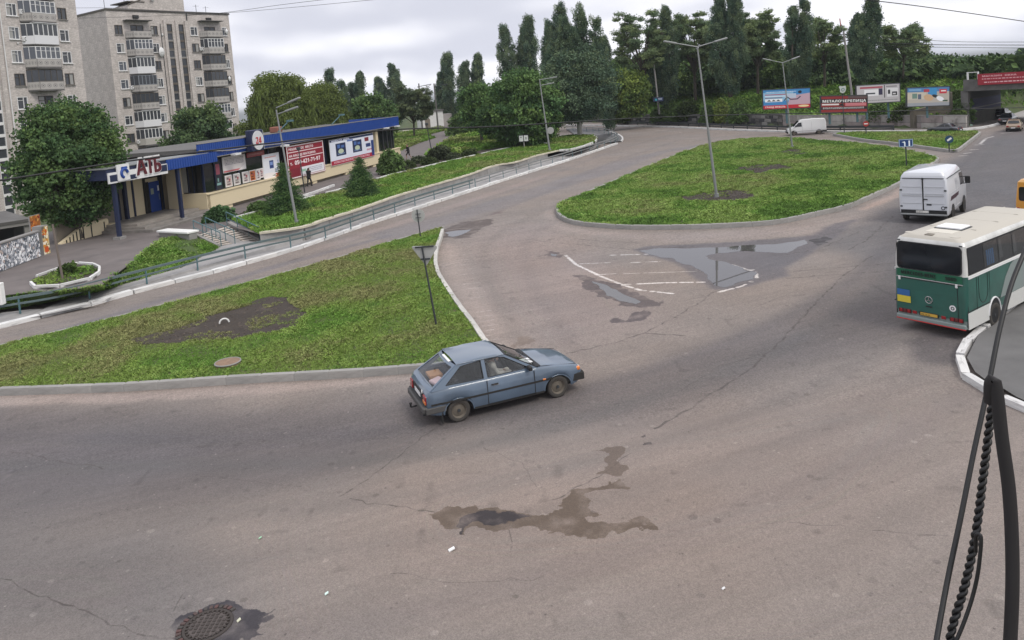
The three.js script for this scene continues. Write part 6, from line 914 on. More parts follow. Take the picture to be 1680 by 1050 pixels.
// round sign seen from behind, on the tip of the near island
{
  const f = G(690, 389, 0.18), [o, t] = pole('round_sign', 'round traffic sign seen from its grey back on the tip of the near island', f, [684, 344], 0.035, M.steelDark, 'traffic sign'), c = poleTop(f, 686, 354);
  mesh('disc', new THREE.CylinderGeometry(0.36, 0.36, 0.02, 36).rotateX(Math.PI / 2).translate(c.x, c.y, -0.05), mat([0.45, 0.45, 0.44], 0.5, { metalness: 0.3 }), o); mesh('clamp', merge([bx(0.3, 0.025, 0.03, c.x, c.y + 0.1, 0), bx(0.3, 0.025, 0.03, c.x, c.y - 0.1, 0)]), M.steelDark, o);
}
{
  const f = G(716, 534, 0.18), [o, t] = pole('yield_sign', 'triangular give way sign seen from its grey back on a leaning pole', f, [692, 404], 0.036, M.steelDark, 'traffic sign'), a = poleTop(f, 674, 405), b = poleTop(f, 718, 404), c = poleTop(f, 699, 437);
  const s = new THREE.Shape(), mid = a.clone().add(b).add(c).divideScalar(3), P = [a, b, c]; P.forEach((p, i) => { const q = P[(i + 1) % 3], e = (m, n, k) => [lerp(m.x, n.x, k), lerp(m.y, n.y, k)]; s[i ? 'lineTo' : 'moveTo'](...e(p, q, 0.1)); s.lineTo(...e(p, q, 0.9)); s.quadraticCurveTo(q.x, q.y, ...e(q, P[(i + 2) % 3], 0.1)); }); s.closePath();
  const g = new THREE.ExtrudeGeometry(s, { depth: 0.012, bevelEnabled: true, bevelThickness: 0.006, bevelSize: 0.006, bevelSegments: 1, curveSegments: 6 }); g.translate(0, 0, -0.07); mesh('plate', g, mat([0.42, 0.42, 0.41], 0.5, { metalness: 0.3 }), o);
  mesh('clamp', merge([bx((b.x - a.x) * 0.7, 0.05, 0.03, mid.x, lerp(mid.y, a.y, 0.85), -0.015), bx((b.x - a.x) * 0.35, 0.05, 0.03, lerp(mid.x, c.x, 0.3), lerp(mid.y, c.y, 0.45), -0.015)]), M.steelDark, o);
}
board('lane_sign', 'blue square lane sign with two white arrows on the round island', 1486, 234.5, -G(1489, 275, 0.17).z, 22, 13, 0.17, (g, w, h) => { g.fillStyle = '#123a70'; g.fillRect(0, 0, w, h); g.strokeStyle = '#b8cfe6'; g.lineWidth = 12; g.strokeRect(4, 4, w - 8, h - 8); g.fillStyle = '#e8f0f6'; g.fillRect(94, 60, 26, 90); g.beginPath(); g.moveTo(50, 60); g.lineTo(110, 40); g.lineTo(118, 84); g.fill(); g.fillRect(176, 30, 28, 120); }, { cw: 256, ch: 160, turn: -0.25, pr: 0.045 });
{
  const d = -G(1558, 249, 0.2).z, o = board('round_sign', 'round blue traffic sign with a white slanting arrow on the far triangle island', 1557, 228.5, d, 2, 2, 0.2, null, { cat: 'traffic sign', turn: -0.3, pr: 0.045 }), r0 = 6.3 * d / FOCAL, y = at(1557, 228.5, d).y - 0.2;
  mesh('disc', new THREE.CylinderGeometry(r0, r0, 0.04, 28).rotateX(Math.PI / 2).translate(0, y, 0.05), mat([0.012, 0.06, 0.12], 0.5), o); mesh('arrow', bx(r0 * 1.2, 0.14, 0.02, 0, 0, 0).rotateZ(0.62).translate(0, y, 0.08), M.white, o);
}
{
  const d = 78, o = board('no_entry_sign', 'small round red no entry sign before the concrete wall', 1420.5, 203, d, 2, 2, 0.2, null, { cat: 'traffic sign', turn: -0.3, pr: 0.045 }), r0 = 4.4 * d / FOCAL, y = at(1420.5, 203, d).y - 0.2;
  mesh('disc', new THREE.CylinderGeometry(r0, r0, 0.04, 24).rotateX(Math.PI / 2).translate(0, y, 0.05), mat([0.4, 0.03, 0.025], 0.5), o); mesh('bar_mark', bx(r0 * 1.3, 0.11, 0.02, 0, y, 0.075), M.white, o);
}
{
  const f = GT(903, 244), o = thing('round_sign', 'round sign seen from its grey back, on the lamp pole before the lime tree', 'traffic sign', V(at(903, 214, -f.z).x, 0, f.z + 0.1)), y = at(903, 214, -f.z).y;
  mesh('disc', new THREE.CylinderGeometry(0.38, 0.38, 0.03, 28).rotateX(Math.PI / 2).translate(0, y, 0), mat([0.4, 0.4, 0.39], 0.5, { metalness: 0.3 }), o); mesh('bracket', bx(0.4, 0.06, 0.1, -0.15, y, -0.08), M.steelDark, o);
}
board('notice_board', 'white twin panel notice board on one post below the lime tree', 859, 227, -GT(859, 244).z, 17, 12, TY(-90), (g, w, h) => { g.fillStyle = '#14161a'; g.fillRect(0, 0, w, h); g.fillStyle = '#cfd2cf'; g.fillRect(14, 14, 104, 132); g.fillRect(138, 14, 104, 132); g.fillStyle = '#8d918f'; g.fillRect(40, 40, 40, 30); g.fillRect(170, 50, 36, 60); }, { cw: 256, ch: 160, pm: M.concrete, pr: 0.07 });
board('direction_sign', 'small dark blue direction sign under the left concrete pole', 1080, 163, 117, 17, 7, 1.9, (g, w, h) => { g.fillStyle = '#1c2f52'; g.fillRect(0, 0, w, h); g.fillStyle = '#3d9aa8'; g.beginPath(); g.arc(70, 60, 30, 0, 7); g.fill(); g.fillStyle = '#aeb8c8'; g.fillRect(120, 24, 110, 16); g.fillRect(130, 56, 90, 14); }, { cw: 256, ch: 110 });
board('small_sign', 'small pale green sign on a post beside the bridge pier', 1593, 206, 80, 5, 5, 0.02, (g, w, h) => { g.fillStyle = '#9fb5a8'; g.fillRect(0, 0, w, h); g.fillStyle = '#5f8074'; g.fillRect(20, 16, 20, 40); }, { cw: 64, ch: 64 });
// ---------------------------------------------------------------- billboards on the slope
const bill = (name, label, x, y, d, w, h, draw, roll, posts = [0]) => { const p = at(x, y, d); return board(name, label, x, y, d, w, h, Math.max(1.5, Math.min(T(p.x, p.z), p.y - 1.5)) - 0.3, draw, { cat: 'billboard', roll, posts, th: 0.3, frame: M.steelDark, pr: 0.12, pm: M.teal, turn: -0.12 }); };
bill('billboard', 'blue sky billboard with a reclining figure and a red foot strip', 1290, 162, 88, 75, 32, (g, w, h) => {
  g.fillStyle = '#3f86bd'; g.fillRect(0, 0, w, h); g.fillStyle = '#8dbbd6'; g.fillRect(0, 40, 330, 110); g.fillStyle = '#c0a2ae'; g.beginPath(); g.moveTo(250, h); g.lineTo(300, 90); g.lineTo(512, 60); g.lineTo(512, h); g.fill(); g.fillStyle = '#b9c4d4'; g.fillRect(240, 60, 120, 60);
  scrib(g, 30, 28, 330, 14, 1, '#dfe9f0'); g.fillStyle = '#b04a5c'; g.fillRect(20, 62, 230, 10); g.fillStyle = '#e6e9ee'; g.fillRect(20, 84, 220, 10); g.fillStyle = '#7a3a4c'; g.fillRect(20, 106, 190, 8); g.fillStyle = '#e9ecef'; g.fillRect(20, 124, 190, 40); g.fillStyle = '#4a4f58'; for (const x of [40, 90, 140]) { g.beginPath(); g.moveTo(x, 156); g.lineTo(x + 24, 132); g.lineTo(x + 50, 156); g.fill(); }
  g.fillStyle = '#141a2a'; g.beginPath(); g.arc(402, 44, 20, 0, 7); g.fill(); g.strokeStyle = '#1d2740'; g.lineWidth = 12; g.beginPath(); g.moveTo(230, 150); g.lineTo(262, 104); g.lineTo(300, 138); g.lineTo(372, 136); g.lineTo(408, 102); g.stroke();
  g.fillStyle = '#bf2230'; g.fillRect(0, h - 48, w, 48); txt(g, 'ГРАНД МЕБЕЛЬ', 20, h - 14, 30, '#f3e8e0', true, 'left', 330); g.fillStyle = '#e8d8a0'; g.beginPath(); g.ellipse(440, h - 26, 58, 14, 0, 0, 7); g.fill();
}, 0.03 - ROLL + 0.02, [0]);
bill('billboard', 'red and black billboard with white МЕТАЛОЧЕРЕПИЦА lettering', 1384, 171, 82, 73, 28, (g, w, h) => {
  g.fillStyle = '#8e2a2c'; g.fillRect(0, 0, w, h); g.fillStyle = '#5b4a4a'; g.fillRect(300, 0, 212, 40); g.fillStyle = '#17181a'; g.fillRect(0, 44, w, 62); txt(g, 'МЕТАЛОЧЕРЕПИЦА', 12, 96, 56, '#f0eeec', true, 'left', 488); g.fillStyle = '#e4e0dc'; g.fillRect(10, 116, 190, 22); g.fillStyle = '#202022'; g.beginPath(); g.moveTo(190, 150); g.lineTo(230, 112); g.lineTo(262, 150); g.fill(); g.fillStyle = '#c97a80'; g.fillRect(270, 108, 230, 46); g.fillStyle = '#1b1b1d'; g.fillRect(0, 166, w, 40); scrib(g, 20, 172, 460, 28, 2, '#d6d4d2');
}, -ROLL + 0.03, [-0.3, 0.3]);
bill('billboard', 'grey and white billboard divided in two panels', 1440, 153.5, 84, 68, 30, (g, w, h) => {
  g.fillStyle = '#c2bfc0'; g.fillRect(0, 0, w, h); g.fillStyle = '#a8505c'; g.fillRect(40, 24, 270, 26); g.fillStyle = '#8f8a8c'; g.fillRect(350, 24, 130, 20); g.fillStyle = '#e9e9ea'; g.fillRect(90, 66, 170, 90); g.fillStyle = '#3a3d42'; g.fillRect(110, 112, 110, 20); g.fillStyle = '#34304a'; g.fillRect(262, 56, 46, 90); g.fillStyle = '#303032'; g.fillRect(326, 10, 10, 180); g.fillStyle = '#e0e0e0'; g.fillRect(360, 60, 130, 120); g.fillStyle = '#2c2c30'; g.fillRect(372, 80, 26, 60); g.fillRect(420, 110, 60, 54); g.fillStyle = '#d8d8d8'; g.fillRect(430, 130, 34, 20); scrib(g, 20, 216, 460, 20, 1, '#8b8b8d');
}, -ROLL + 0.06, [-0.25, 0.25]);
bill('billboard', 'beach scene billboard with blue sky and white figures, nearest the bridge', 1522, 158.5, 80, 66, 31, (g, w, h) => {
  g.fillStyle = '#b7b0a6'; g.fillRect(0, 0, w, h); g.fillStyle = '#4f80b0'; g.fillRect(0, 0, w, 60); g.fillStyle = '#3f8fc4'; g.fillRect(250, 0, 110, 110); g.fillStyle = '#7aa4c8'; g.fillRect(20, 16, 150, 28); g.fillStyle = '#c8c0b0'; g.fillRect(0, 70, 230, 90); g.fillStyle = '#6d8a80'; g.fillRect(60, 80, 60, 70); g.fillStyle = '#5a6478'; g.fillRect(130, 90, 40, 70); g.fillStyle = '#b04050'; g.fillRect(200, 24, 70, 40); g.fillStyle = '#c23444'; g.fillRect(390, 30, 90, 60); g.fillStyle = '#eceae6'; g.fillRect(410, 46, 60, 16); g.fillStyle = '#c9a986'; g.beginPath(); g.ellipse(260, 140, 60, 44, 0.3, 0, 7); g.fill(); g.fillStyle = '#22262c'; g.beginPath(); g.ellipse(340, 124, 40, 20, 0.4, 0, 7); g.fill(); g.fillStyle = '#e9ecf0'; g.beginPath(); g.ellipse(400, 160, 50, 30, 0.5, 0, 7); g.fill(); g.fillStyle = '#2c4a34'; g.fillRect(430, 180, 60, 20); g.fillStyle = '#9a9ea4'; g.fillRect(0, 210, w, 46);
}, -ROLL + 0.04, [0]);
{
  const p = at(1382, 147, 80), k = FOCAL / 80, o = thing('shield_board', 'white shield shaped board above the red and black billboard', 'sign', V(p.x, T(p.x, p.z) - 0.3, p.z)), y = p.y - o.position.y, s = new THREE.Shape([[-6, 5], [-3, 6], [0, 5.4], [5, 6], [5.5, 1], [4, -4], [0, -6], [-4, -4], [-4.4, 1.5]].map(([a, b]) => new THREE.Vector2(a / k, b / k)));
  mesh('plate', new THREE.ExtrudeGeometry(s, { depth: 0.08, bevelEnabled: false }).translate(0, y, 0), mat([0.5, 0.53, 0.5], 0.6), o); mesh('emblem', new THREE.TorusGeometry(0.15, 0.03, 6, 16).translate(0.03, y, 0.09), M.teal, o); mesh('post', bar(V(0, 0, -0.05), V(0, y, -0.05), 0.05), M.steelDark, o);
}
// ---------------------------------------------------------------- stone wall, concrete wall, railway bridge
{
  const W1 = G(1262, 209), o = thing('stone_wall', 'dark rubble stone wall at the foot of the wooded slope', 'wall', V(0, 0, 0)), a = V(wallA.x, 0, wallA.z).addScaledVector(wallDir, 8), b = V(wallB.x, 0, wallB.z).addScaledVector(wallDir, W1.clone().sub(wallB).dot(wallDir)), len = a.distanceTo(b), turn = facing(b.clone().sub(a).normalize()), hgt = 1.4;
  o.position.copy(a); o.rotation.y = turn; mesh('core', bx(len, hgt, 0.5, len / 2, hgt / 2, -0.3), M.concreteDark, o);
  const r = rng(17), tones = [[0.06, 0.06, 0.065], [0.1, 0.098, 0.095], [0.16, 0.155, 0.15], [0.045, 0.045, 0.05], [0.24, 0.235, 0.225], [0.08, 0.085, 0.075]].map((c) => texMat(speckle(c, 1, 0.35, 0.25), 0.95)), rest = [];
  let count = 0;
  for (let row = 0, y = 0.02; y < hgt - 0.1; y += 0.46, row++) for (let x = (row % 2) * 0.4; x < len;) { const w = 0.6 + 0.75 * r(), h = 0.46 - 0.06 * r(); if (x + w > len) break; const near = x > len * 0.15; if (near && count < 280) { count++; const m = mesh('stone', stoneGeo[(r() * 3) | 0], tones[(r() * 6) | 0], o); m.scale.set(w - 0.05, h, 0.35 + 0.12 * r()); m.position.set(x + w / 2, y + h / 2, -0.12 + 0.08 * r()); m.rotation.z = (r() - 0.5) * 0.06; } else rest.push(bx(w - 0.05, h, 0.4, x + w / 2, y + h / 2, -0.1)); x += w; }
  if (rest.length) tag(mesh('stones', metreUV(merge(rest)), tones[1], o), null, null, null, 'stuff');
  mesh('coping', bx(len, 0.14, 0.7, len / 2, hgt + 0.05, -0.25), M.concreteDark, o);
  const c = V(wallB.x, 0, wallB.z), o2 = thing('concrete_wall', 'pale concrete panel wall along the slope, from the white van to the bridge', 'wall', b, turn), L2 = b.distanceTo(c) - 0.3, n = Math.round(L2 / 2.6), pm = [[0.34, 0.32, 0.3], [0.27, 0.25, 0.24], [0.4, 0.385, 0.36], [0.31, 0.27, 0.26]].map((q) => texMat(speckle(q, 2.4, 0.35, 0.15, [0.2, 0.18, 0.17]), 0.93));
  for (let i = 0; i < n; i++) { mesh('panel', metreUV(bx(L2 / n - 0.05, 0.72, 0.22, (i + 0.5) * L2 / n, 0.98, -0.12 + 0.02 * r())), pm[(r() * 4) | 0], o2); mesh('panel', metreUV(bx(L2 / n - 0.05, 0.58, 0.26, (i + 0.5) * L2 / n, 0.29, -0.12 + 0.02 * r())), pm[(r() * 4) | 0], o2); } mesh('core', bx(L2, 1.32, 0.2, L2 / 2, 0.66, -0.3), M.concreteDark, o2); mesh('coping', bx(L2, 0.08, 0.36, L2 / 2, 1.38, -0.15), M.concrete, o2);
  // dark guardrail in front of both walls
  const gr = thing('guardrail', 'long dark guardrail between the white kerb and the hill walls', 'guardrail', V(0, 0, 0)), gp = resample(line([[1000, 204], [1100, 206], [1200, 211], [1290, 214.5], [1400, 215], [1500, 214]]), 3); gp.forEach(([x, z]) => { const m = mesh('post', bx(0.12, 0.6, 0.12), M.steelDark, gr); m.position.set(x, 0.3, z); }); mesh('beam', wallAlong(gp, 0.34, 0.6, 0.1), M.steelDark, gr); mesh('beam', wallAlong(gp, 0.12, 0.26, 0.08), M.steelDark, gr);
}
{
  const b = thing('railway_bridge', 'concrete railway bridge over the road with blue painted abutment wall', 'bridge', V(0, 0, 0)), L = abut0.distanceTo(abut1), turn = facing(abutDir), ah = heightAt(abut0, 149);
  const P = (s, n, y = 0) => V(abut0.x + abutDir.x * s + abutN.x * n, y, abut0.z + abutDir.z * s + abutN.z * n);
  const put = (name, g, m) => mesh(name, g.rotateY(turn).translate(abut0.x, 0, abut0.z), m, b);   // local: x along the road, z to the road side
  put('abutment', metreUV(bx(L, ah, 0.6, L / 2, ah / 2, -0.3)), texMat(speckle([0.10, 0.098, 0.085], 2, 0.3, 0.15), 0.95));
  put('painted_band', bx(L - 0.6, ah * 0.36, 0.03, L / 2 + 0.2, ah * 0.56, 0.014), mat([0.045, 0.05, 0.10], 0.8)); put('upper_band', bx(L - 0.6, ah * 0.2, 0.03, L / 2 + 0.2, ah * 0.86, 0.0141), mat([0.05, 0.052, 0.055], 0.85));
  put('pipe', bx(L, 0.1, 0.12, L / 2, ah * 0.48, 0.1), M.concrete); put('pier', metreUV(bx(0.5, ah, 0.7, -0.26, ah / 2, -0.3)), texMat(speckle([0.15, 0.145, 0.14], 2, 0.3, 0.2), 0.95));
  put('wing_wall', metreUV(plate([[-0.6, 0], [-0.6, ah], [-3.2, ah * 0.65], [-6.2, 1.9], [-6.2, 0]], [], 0.4, (x, y, z) => V(x * 0.55 - 0.1, y, z - 1.6 + x * 0.5))), texMat(speckle([0.13, 0.115, 0.09], 2, 0.45, 0.2), 0.95));
  const span = 30; put('deck', metreUV(bx(L + 1.2, 0.7, span, L / 2 - 0.1, ah + 0.35, span / 2 - 0.3)), M.concreteDark); put('parapet', metreUV(bx(0.25, 0.5, span, -0.55, ah + 0.95, span / 2 - 0.3)), M.concreteDark); put('abutment', metreUV(bx(L, ah, 1.2, L / 2, ah / 2, 16)), M.concreteDark);
  for (const z of [0.1, 1.1]) put('rail_post', bx(0.14, 1.4, 0.14, -0.5, ah + 1.3, z), M.whiteWash); put('rail', bx(0.07, 0.07, 1.1, -0.5, ah + 1.95, 0.6), M.whiteWash);
  const bn = thing('bridge_banner', 'long red banner with white lines of text on the bridge parapet', 'banner', V(P(-0.75, 0).x, 0, P(-0.75, 0).z), Math.atan2(-abutN.z, abutN.x)), x0 = 1.2, bl = 20, by = heightAt(abut0, 140), bt = heightAt(abut0, 122);
  mesh('sheet', bx(bl, bt - by, 0.06, x0 + bl / 2, (by + bt) / 2, 0.2), mat([0.22, 0.02, 0.03], 0.6), bn); mesh('print', new THREE.PlaneGeometry(bl - 0.05, bt - by - 0.05).translate(x0 + bl / 2, (by + bt) / 2, 0.235), texMat(canvasTex(1024, 90, (g, w, h) => { g.fillStyle = '#9a2432'; g.fillRect(0, 0, w, h); for (let k = 0; k < 4; k++) { txt(g, 'МАГАЗИН  ОКНА', 20 + k * 256, 26, 20, '#e0b8bc'); scrib(g, 20 + k * 256, 38, 200, 14, 1, '#d8a8ac'); scrib(g, 30 + k * 256, 66, 190, 14, 1, '#e4c4c6'); } }), 0.6), bn);
  // what stands beyond the bridge
  const f = at(1662, 160, 128), bt2 = thing('far_building', 'low building with a teal band seen under the bridge', 'building', V(f.x, 0, f.z), -0.4); mesh('wall', metreUV(bx(16, 3.2, 6, 3, 1.6, -3)), M.concrete, bt2); mesh('band', bx(7, 1.5, 0.1, -1, 2.2, 0.06), mat([0.05, 0.16, 0.16], 0.6), bt2); for (const x of [2.6, 6.5]) mesh('column', bx(0.6, 3.3, 0.6, x, 1.65, 0.3), M.whiteWash, bt2); mesh('roof', bx(16.6, 0.3, 7, 3, 3.35, -3), M.concreteDark, bt2);
  struct('forecourt', sheet(line([[1600, 172], [1720, 168], [1720, 190], [1690, 196], [1640, 190]]), 0.02), texMat(speckle([0.36, 0.34, 0.33], 3, 0.15, 0.15), 0.9));
}
// ---------------------------------------------------------------- guardrails by the footway
function guardrail(label, px, tealish, y0 = 0.15) {
  const o = thing('guardrail', label, 'guardrail', V(0, 0, 0)), g = resample(line(px, y0), 0.5, true), m = tealish ? texMat(speckle([0.10, 0.14, 0.145], 1.2, 0.35, 0.2), 0.6) : M.galv, posts = resample(g, 2.6);
  posts.forEach(([x, z]) => { const p = mesh('post', bx(0.055, 0.74, 0.055), M.teal, o); p.position.set(x, y0 + 0.38, z); });
  mesh('beam', wallAlong(g, y0 + 0.64, y0 + 0.75, 0.07), m, o); mesh('beam', wallAlong(g, y0 + 0.4, y0 + 0.48, 0.05), m, o); return o;
}
guardrail('two rail teal grey guardrail along the left footway, below the grass bank', [[-90, 544], [0, 521], [70, 509], [114, 500], [231, 469], [340, 440], [438, 416], [500, 402], [590, 371], [652, 349], [700, 333], [780, 308]], true);
guardrail('grey guardrail around the corner under the whitewashed poplar', [[780, 308], [840, 288.5], [940, 258], [1008, 235], [1014, 229], [1000, 221], [980, 217.5], [950, 215], [928, 214]], false);
// ---------------------------------------------------------------- wires
function wire(label, pts, r, name = 'overhead_wire', cat = 'wire') { const o = mesh(name, tube(pts.map(([x, y, d]) => at(x, y, d)), r, 90, 6), M.black); tag(o, label, cat); return o; }
wire('dark sagging cable crossing the whole scene from the left edge to the slope', [[-40, 301, 22], [0, 296, 22.5], [190, 267, 25], [345, 247, 28], [500, 228, 31], [640, 213, 34], [800, 208, 37], [940, 200, 40], [1020, 195, 43], [1180, 189, 47], [1400, 184, 52], [1580, 179, 57], [1700, 176, 60]], 0.03);
wire('single wire sloping down across the upper right sky', [[1390, -4, 24], [1500, 9, 25], [1600, 23, 26], [1700, 38, 27]], 0.014);
wire('upper of three thin railway wires in the right sky', [[1440, 60, 90], [1560, 68, 88], [1700, 69, 86]], 0.025); wire('middle of three thin railway wires in the right sky', [[1440, 70, 90], [1520, 73, 89], [1700, 74, 86]], 0.035); wire('lowest of three thin railway wires in the right sky', [[1440, 74, 90], [1520, 77, 89], [1700, 79, 86]], 0.025);
wire('thin upper wire from the roof of the middle block into the top sky', [[300, 26, 60], [373, 20, 58], [460, 8, 56], [560, -4, 54]], 0.014); wire('thin lower wire from the roof of the middle block into the top sky', [[130, 30, 70], [260, 26, 62], [373, 21, 58], [470, 13, 55], [640, -3, 50]], 0.012);
wire('faint wire over the gable of the middle block', [[125, 13, 80], [180, 13, 78], [260, 17, 74]], 0.015);
// ---------------------------------------------------------------- cables close to the camera
{
  const hang = (label, name, pts, r, m = M.black) => tag(mesh(name, tube(pts.map(([x, y, d]) => at(x, y, d)), r, 120, 12), m), label, 'cable');
  const mb = mat([0.010, 0.010, 0.011], 0.5);
  hang('smooth thin black cable, leftmost of the hanging cables at the right', 'hanging_cable', [[1720, 300, 3.3], [1686, 400, 3.1], [1660, 465, 3.0], [1640, 540, 2.9], [1622, 630, 2.8], [1598, 740, 2.7], [1576, 850, 2.6], [1553, 960, 2.5], [1535, 1060, 2.4], [1528, 1110, 2.35]], 0.0092, mb);
  hang('thick dark cable with a rounded upper bend, rightmost of the hanging cables', 'thick_cable', [[1625, 660, 2.5], [1626, 628, 2.49], [1630, 622, 2.485], [1634, 636, 2.48], [1644, 720, 2.46], [1655, 800, 2.44], [1660, 880, 2.42], [1661, 960, 2.4], [1657, 1060, 2.38], [1654, 1110, 2.36]], 0.0205, mat([0.016, 0.014, 0.015], 0.75));
  const tw = [], c = new THREE.CatmullRomCurve3([[1630, 640, 2.56], [1623, 700, 2.55], [1612, 790, 2.53], [1600, 880, 2.5], [1583, 960, 2.48], [1560, 1040, 2.45], [1552, 1110, 2.42]].map(([x, y, d]) => at(x, y, d)));
  const fr = c.computeFrenetFrames(300); for (let k = 0; k < 2; k++) { const pts = []; for (let i = 0; i <= 300; i++) { const p = c.getPointAt(i / 300), a = i * 0.38 + k * Math.PI; pts.push(p.addScaledVector(fr.normals[i], Math.cos(a) * 0.0066).addScaledVector(fr.binormals[i], Math.sin(a) * 0.0066)); } tw.push(new THREE.TubeGeometry(new THREE.CatmullRomCurve3(pts), 600, 0.0078, 7)); }
  tag(mesh('twisted_cable', merge(tw), mb), 'twisted black cable between the thin one and the thick one', 'cable');
  hang('slim loop of cable beside the lower end of the twisted one', 'cable_loop', [[1601, 905, 2.47], [1602, 878, 2.46], [1608, 877, 2.45], [1607, 920, 2.44], [1598, 970, 2.44], [1580, 1025, 2.43], [1560, 1070, 2.42]], 0.0062, mb);
}
// ---------------------------------------------------------------- manholes and litter
{
  const p = G(374, 597, 0.2), o = thing('manhole_cover', 'round brown concrete manhole cover lying in the grass of the near island', 'manhole', p); mesh('cover', new THREE.CylinderGeometry(0.36, 0.38, 0.1, 40).translate(0, 0.02, 0), texMat(speckle([0.24, 0.16, 0.11], 0.6, 0.3, 0.25), 0.95), o); mesh('rim', new THREE.TorusGeometry(0.37, 0.025, 6, 40).rotateX(Math.PI / 2).translate(0, 0.06, 0), M.concrete, o);
  const q = G(341, 1027), e = thing('manhole_cover', 'cast iron manhole cover sunk in the wet patch at the bottom left', 'manhole', V(q.x, 0.012, q.z)); const iron = mat([0.06, 0.05, 0.045], 0.75, { metalness: 0.3 });
  const rr = 0.285; mesh('ring', merge([new THREE.TorusGeometry(rr + 0.06, 0.03, 6, 48).rotateX(Math.PI / 2).scale(1, 0.5, 1)]), iron, e); mesh('lid', new THREE.CylinderGeometry(rr, rr, 0.02, 48), texMat(speckle([0.085, 0.07, 0.065], 0.4, 0.4, 0.3), 0.8), e);
  const st = [], r = rng(2); for (let i = 0; i < 26; i++) { const a = i / 26 * 6.283; st.push(bx(0.05, 0.022, 0.03, Math.cos(a) * (rr + 0.012), 0.008, Math.sin(a) * (rr + 0.012), -a)); } for (let i = -3; i <= 3; i++) for (let j = -3; j <= 3; j++) if (Math.hypot(i, j) < 3.4) st.push(bx(0.045, 0.016, 0.045, i * 0.075, 0.012, j * 0.075)); mesh('studs', merge(st), iron, e);
  for (let i = 0; i < 22; i++) { const a = 1.4 + i / 22 * 4.2, m = mesh('brick', stoneGeo[i % 3], texMat(speckle([0.065 + 0.02 * (i % 3), 0.058, 0.054], 0.3, 0.4, 0.3), 0.95), e); m.scale.set(0.075, 0.03, 0.05); m.position.set(Math.cos(a) * (rr + 0.13), 0.0, Math.sin(a) * (rr + 0.13)); m.rotation.y = -a; }
  const bit = (name, label, x, y, w, h, d, c, ry) => { const g = G(x, y), m = mesh(name, (() => { const b = rbx(w, h, d, 0.008), P = b.attributes.position; for (let i = 0; i < P.count; i++) P.setY(i, P.getY(i) + 0.012 * Math.sin(P.getX(i) * 40)); return b; })(), mat(c, 0.6)); m.position.set(g.x, 0.012 + h / 2, g.z); m.rotation.y = ry; tag(m, label, 'litter'); };
  bit('paper_scrap', 'white scrap of litter on the asphalt below the brown stain', 741, 903.5, 0.11, 0.03, 0.06, [0.8, 0.8, 0.8], 0.4); bit('bottle_cap', 'tiny pale green bit of litter right of the left lane', 427, 884, 0.05, 0.02, 0.05, [0.35, 0.6, 0.4], 0); bit('bottle_cap', 'tiny whitish bit of litter above the wet manhole patch, to its right', 536, 975.5, 0.06, 0.02, 0.05, [0.6, 0.75, 0.7], 0.3); bit('paper_scrap', 'small pale yellow scrap on the wet patch beside the iron manhole', 392, 1019.5, 0.06, 0.02, 0.05, [0.55, 0.55, 0.42], 0.7); bit('paper_scrap', 'tiny white scrap on the asphalt at the lower right', 1187, 967, 0.05, 0.015, 0.04, [0.65, 0.65, 0.65], 0.2); bit('paper_scrap', 'white scrap lying in the grass near the give way sign', 610, 444, 0.2, 0.2, 0.14, [0.7, 0.7, 0.68], 0.3);
  const h = G(368, 530, 0.18), hoop = thing('white_hoop', 'white half hoop sticking out of the dark soil patch', 'hoop', h, 0.4); mesh('hoop_tube', new THREE.TorusGeometry(0.16, 0.03, 6, 20, Math.PI), M.whiteWash, hoop);
}
// ---------------------------------------------------------------- vehicles: x forwards, y up, z to the right
const grimeTex = speckle([0.5, 0.5, 0.5], 2.2, 0.375, 0); grimeTex.userData = {};
const paintMat = (c, rough = 0.35) => new THREE.MeshPhysicalMaterial({ color: new THREE.Color().setRGB(...c), roughness: rough, clearcoat: 1, clearcoatRoughness: 0.06, side: THREE.DoubleSide });
const dusty = (m) => { const q = m.clone(); q.map = grimeTex; q.color.multiplyScalar(2); return q; };
const lampRed = new THREE.MeshPhysicalMaterial({ color: new THREE.Color(0.28, 0.012, 0.015), roughness: 0.2, clearcoat: 0.5 }), lampOrange = new THREE.MeshPhysicalMaterial({ color: new THREE.Color(0.7, 0.2, 0.03), roughness: 0.2, clearcoat: 0.5 }), chrome = mat([0.5, 0.5, 0.5], 0.25, { metalness: 0.8 });
const tyreMat = texMat(speckle([0.05, 0.045, 0.04], 0.5, 0.3, 0.25), 0.9), rimMat = texMat(speckle([0.15, 0.13, 0.105], 0.4, 0.3, 0.15), 0.65, { metalness: 0.3 });
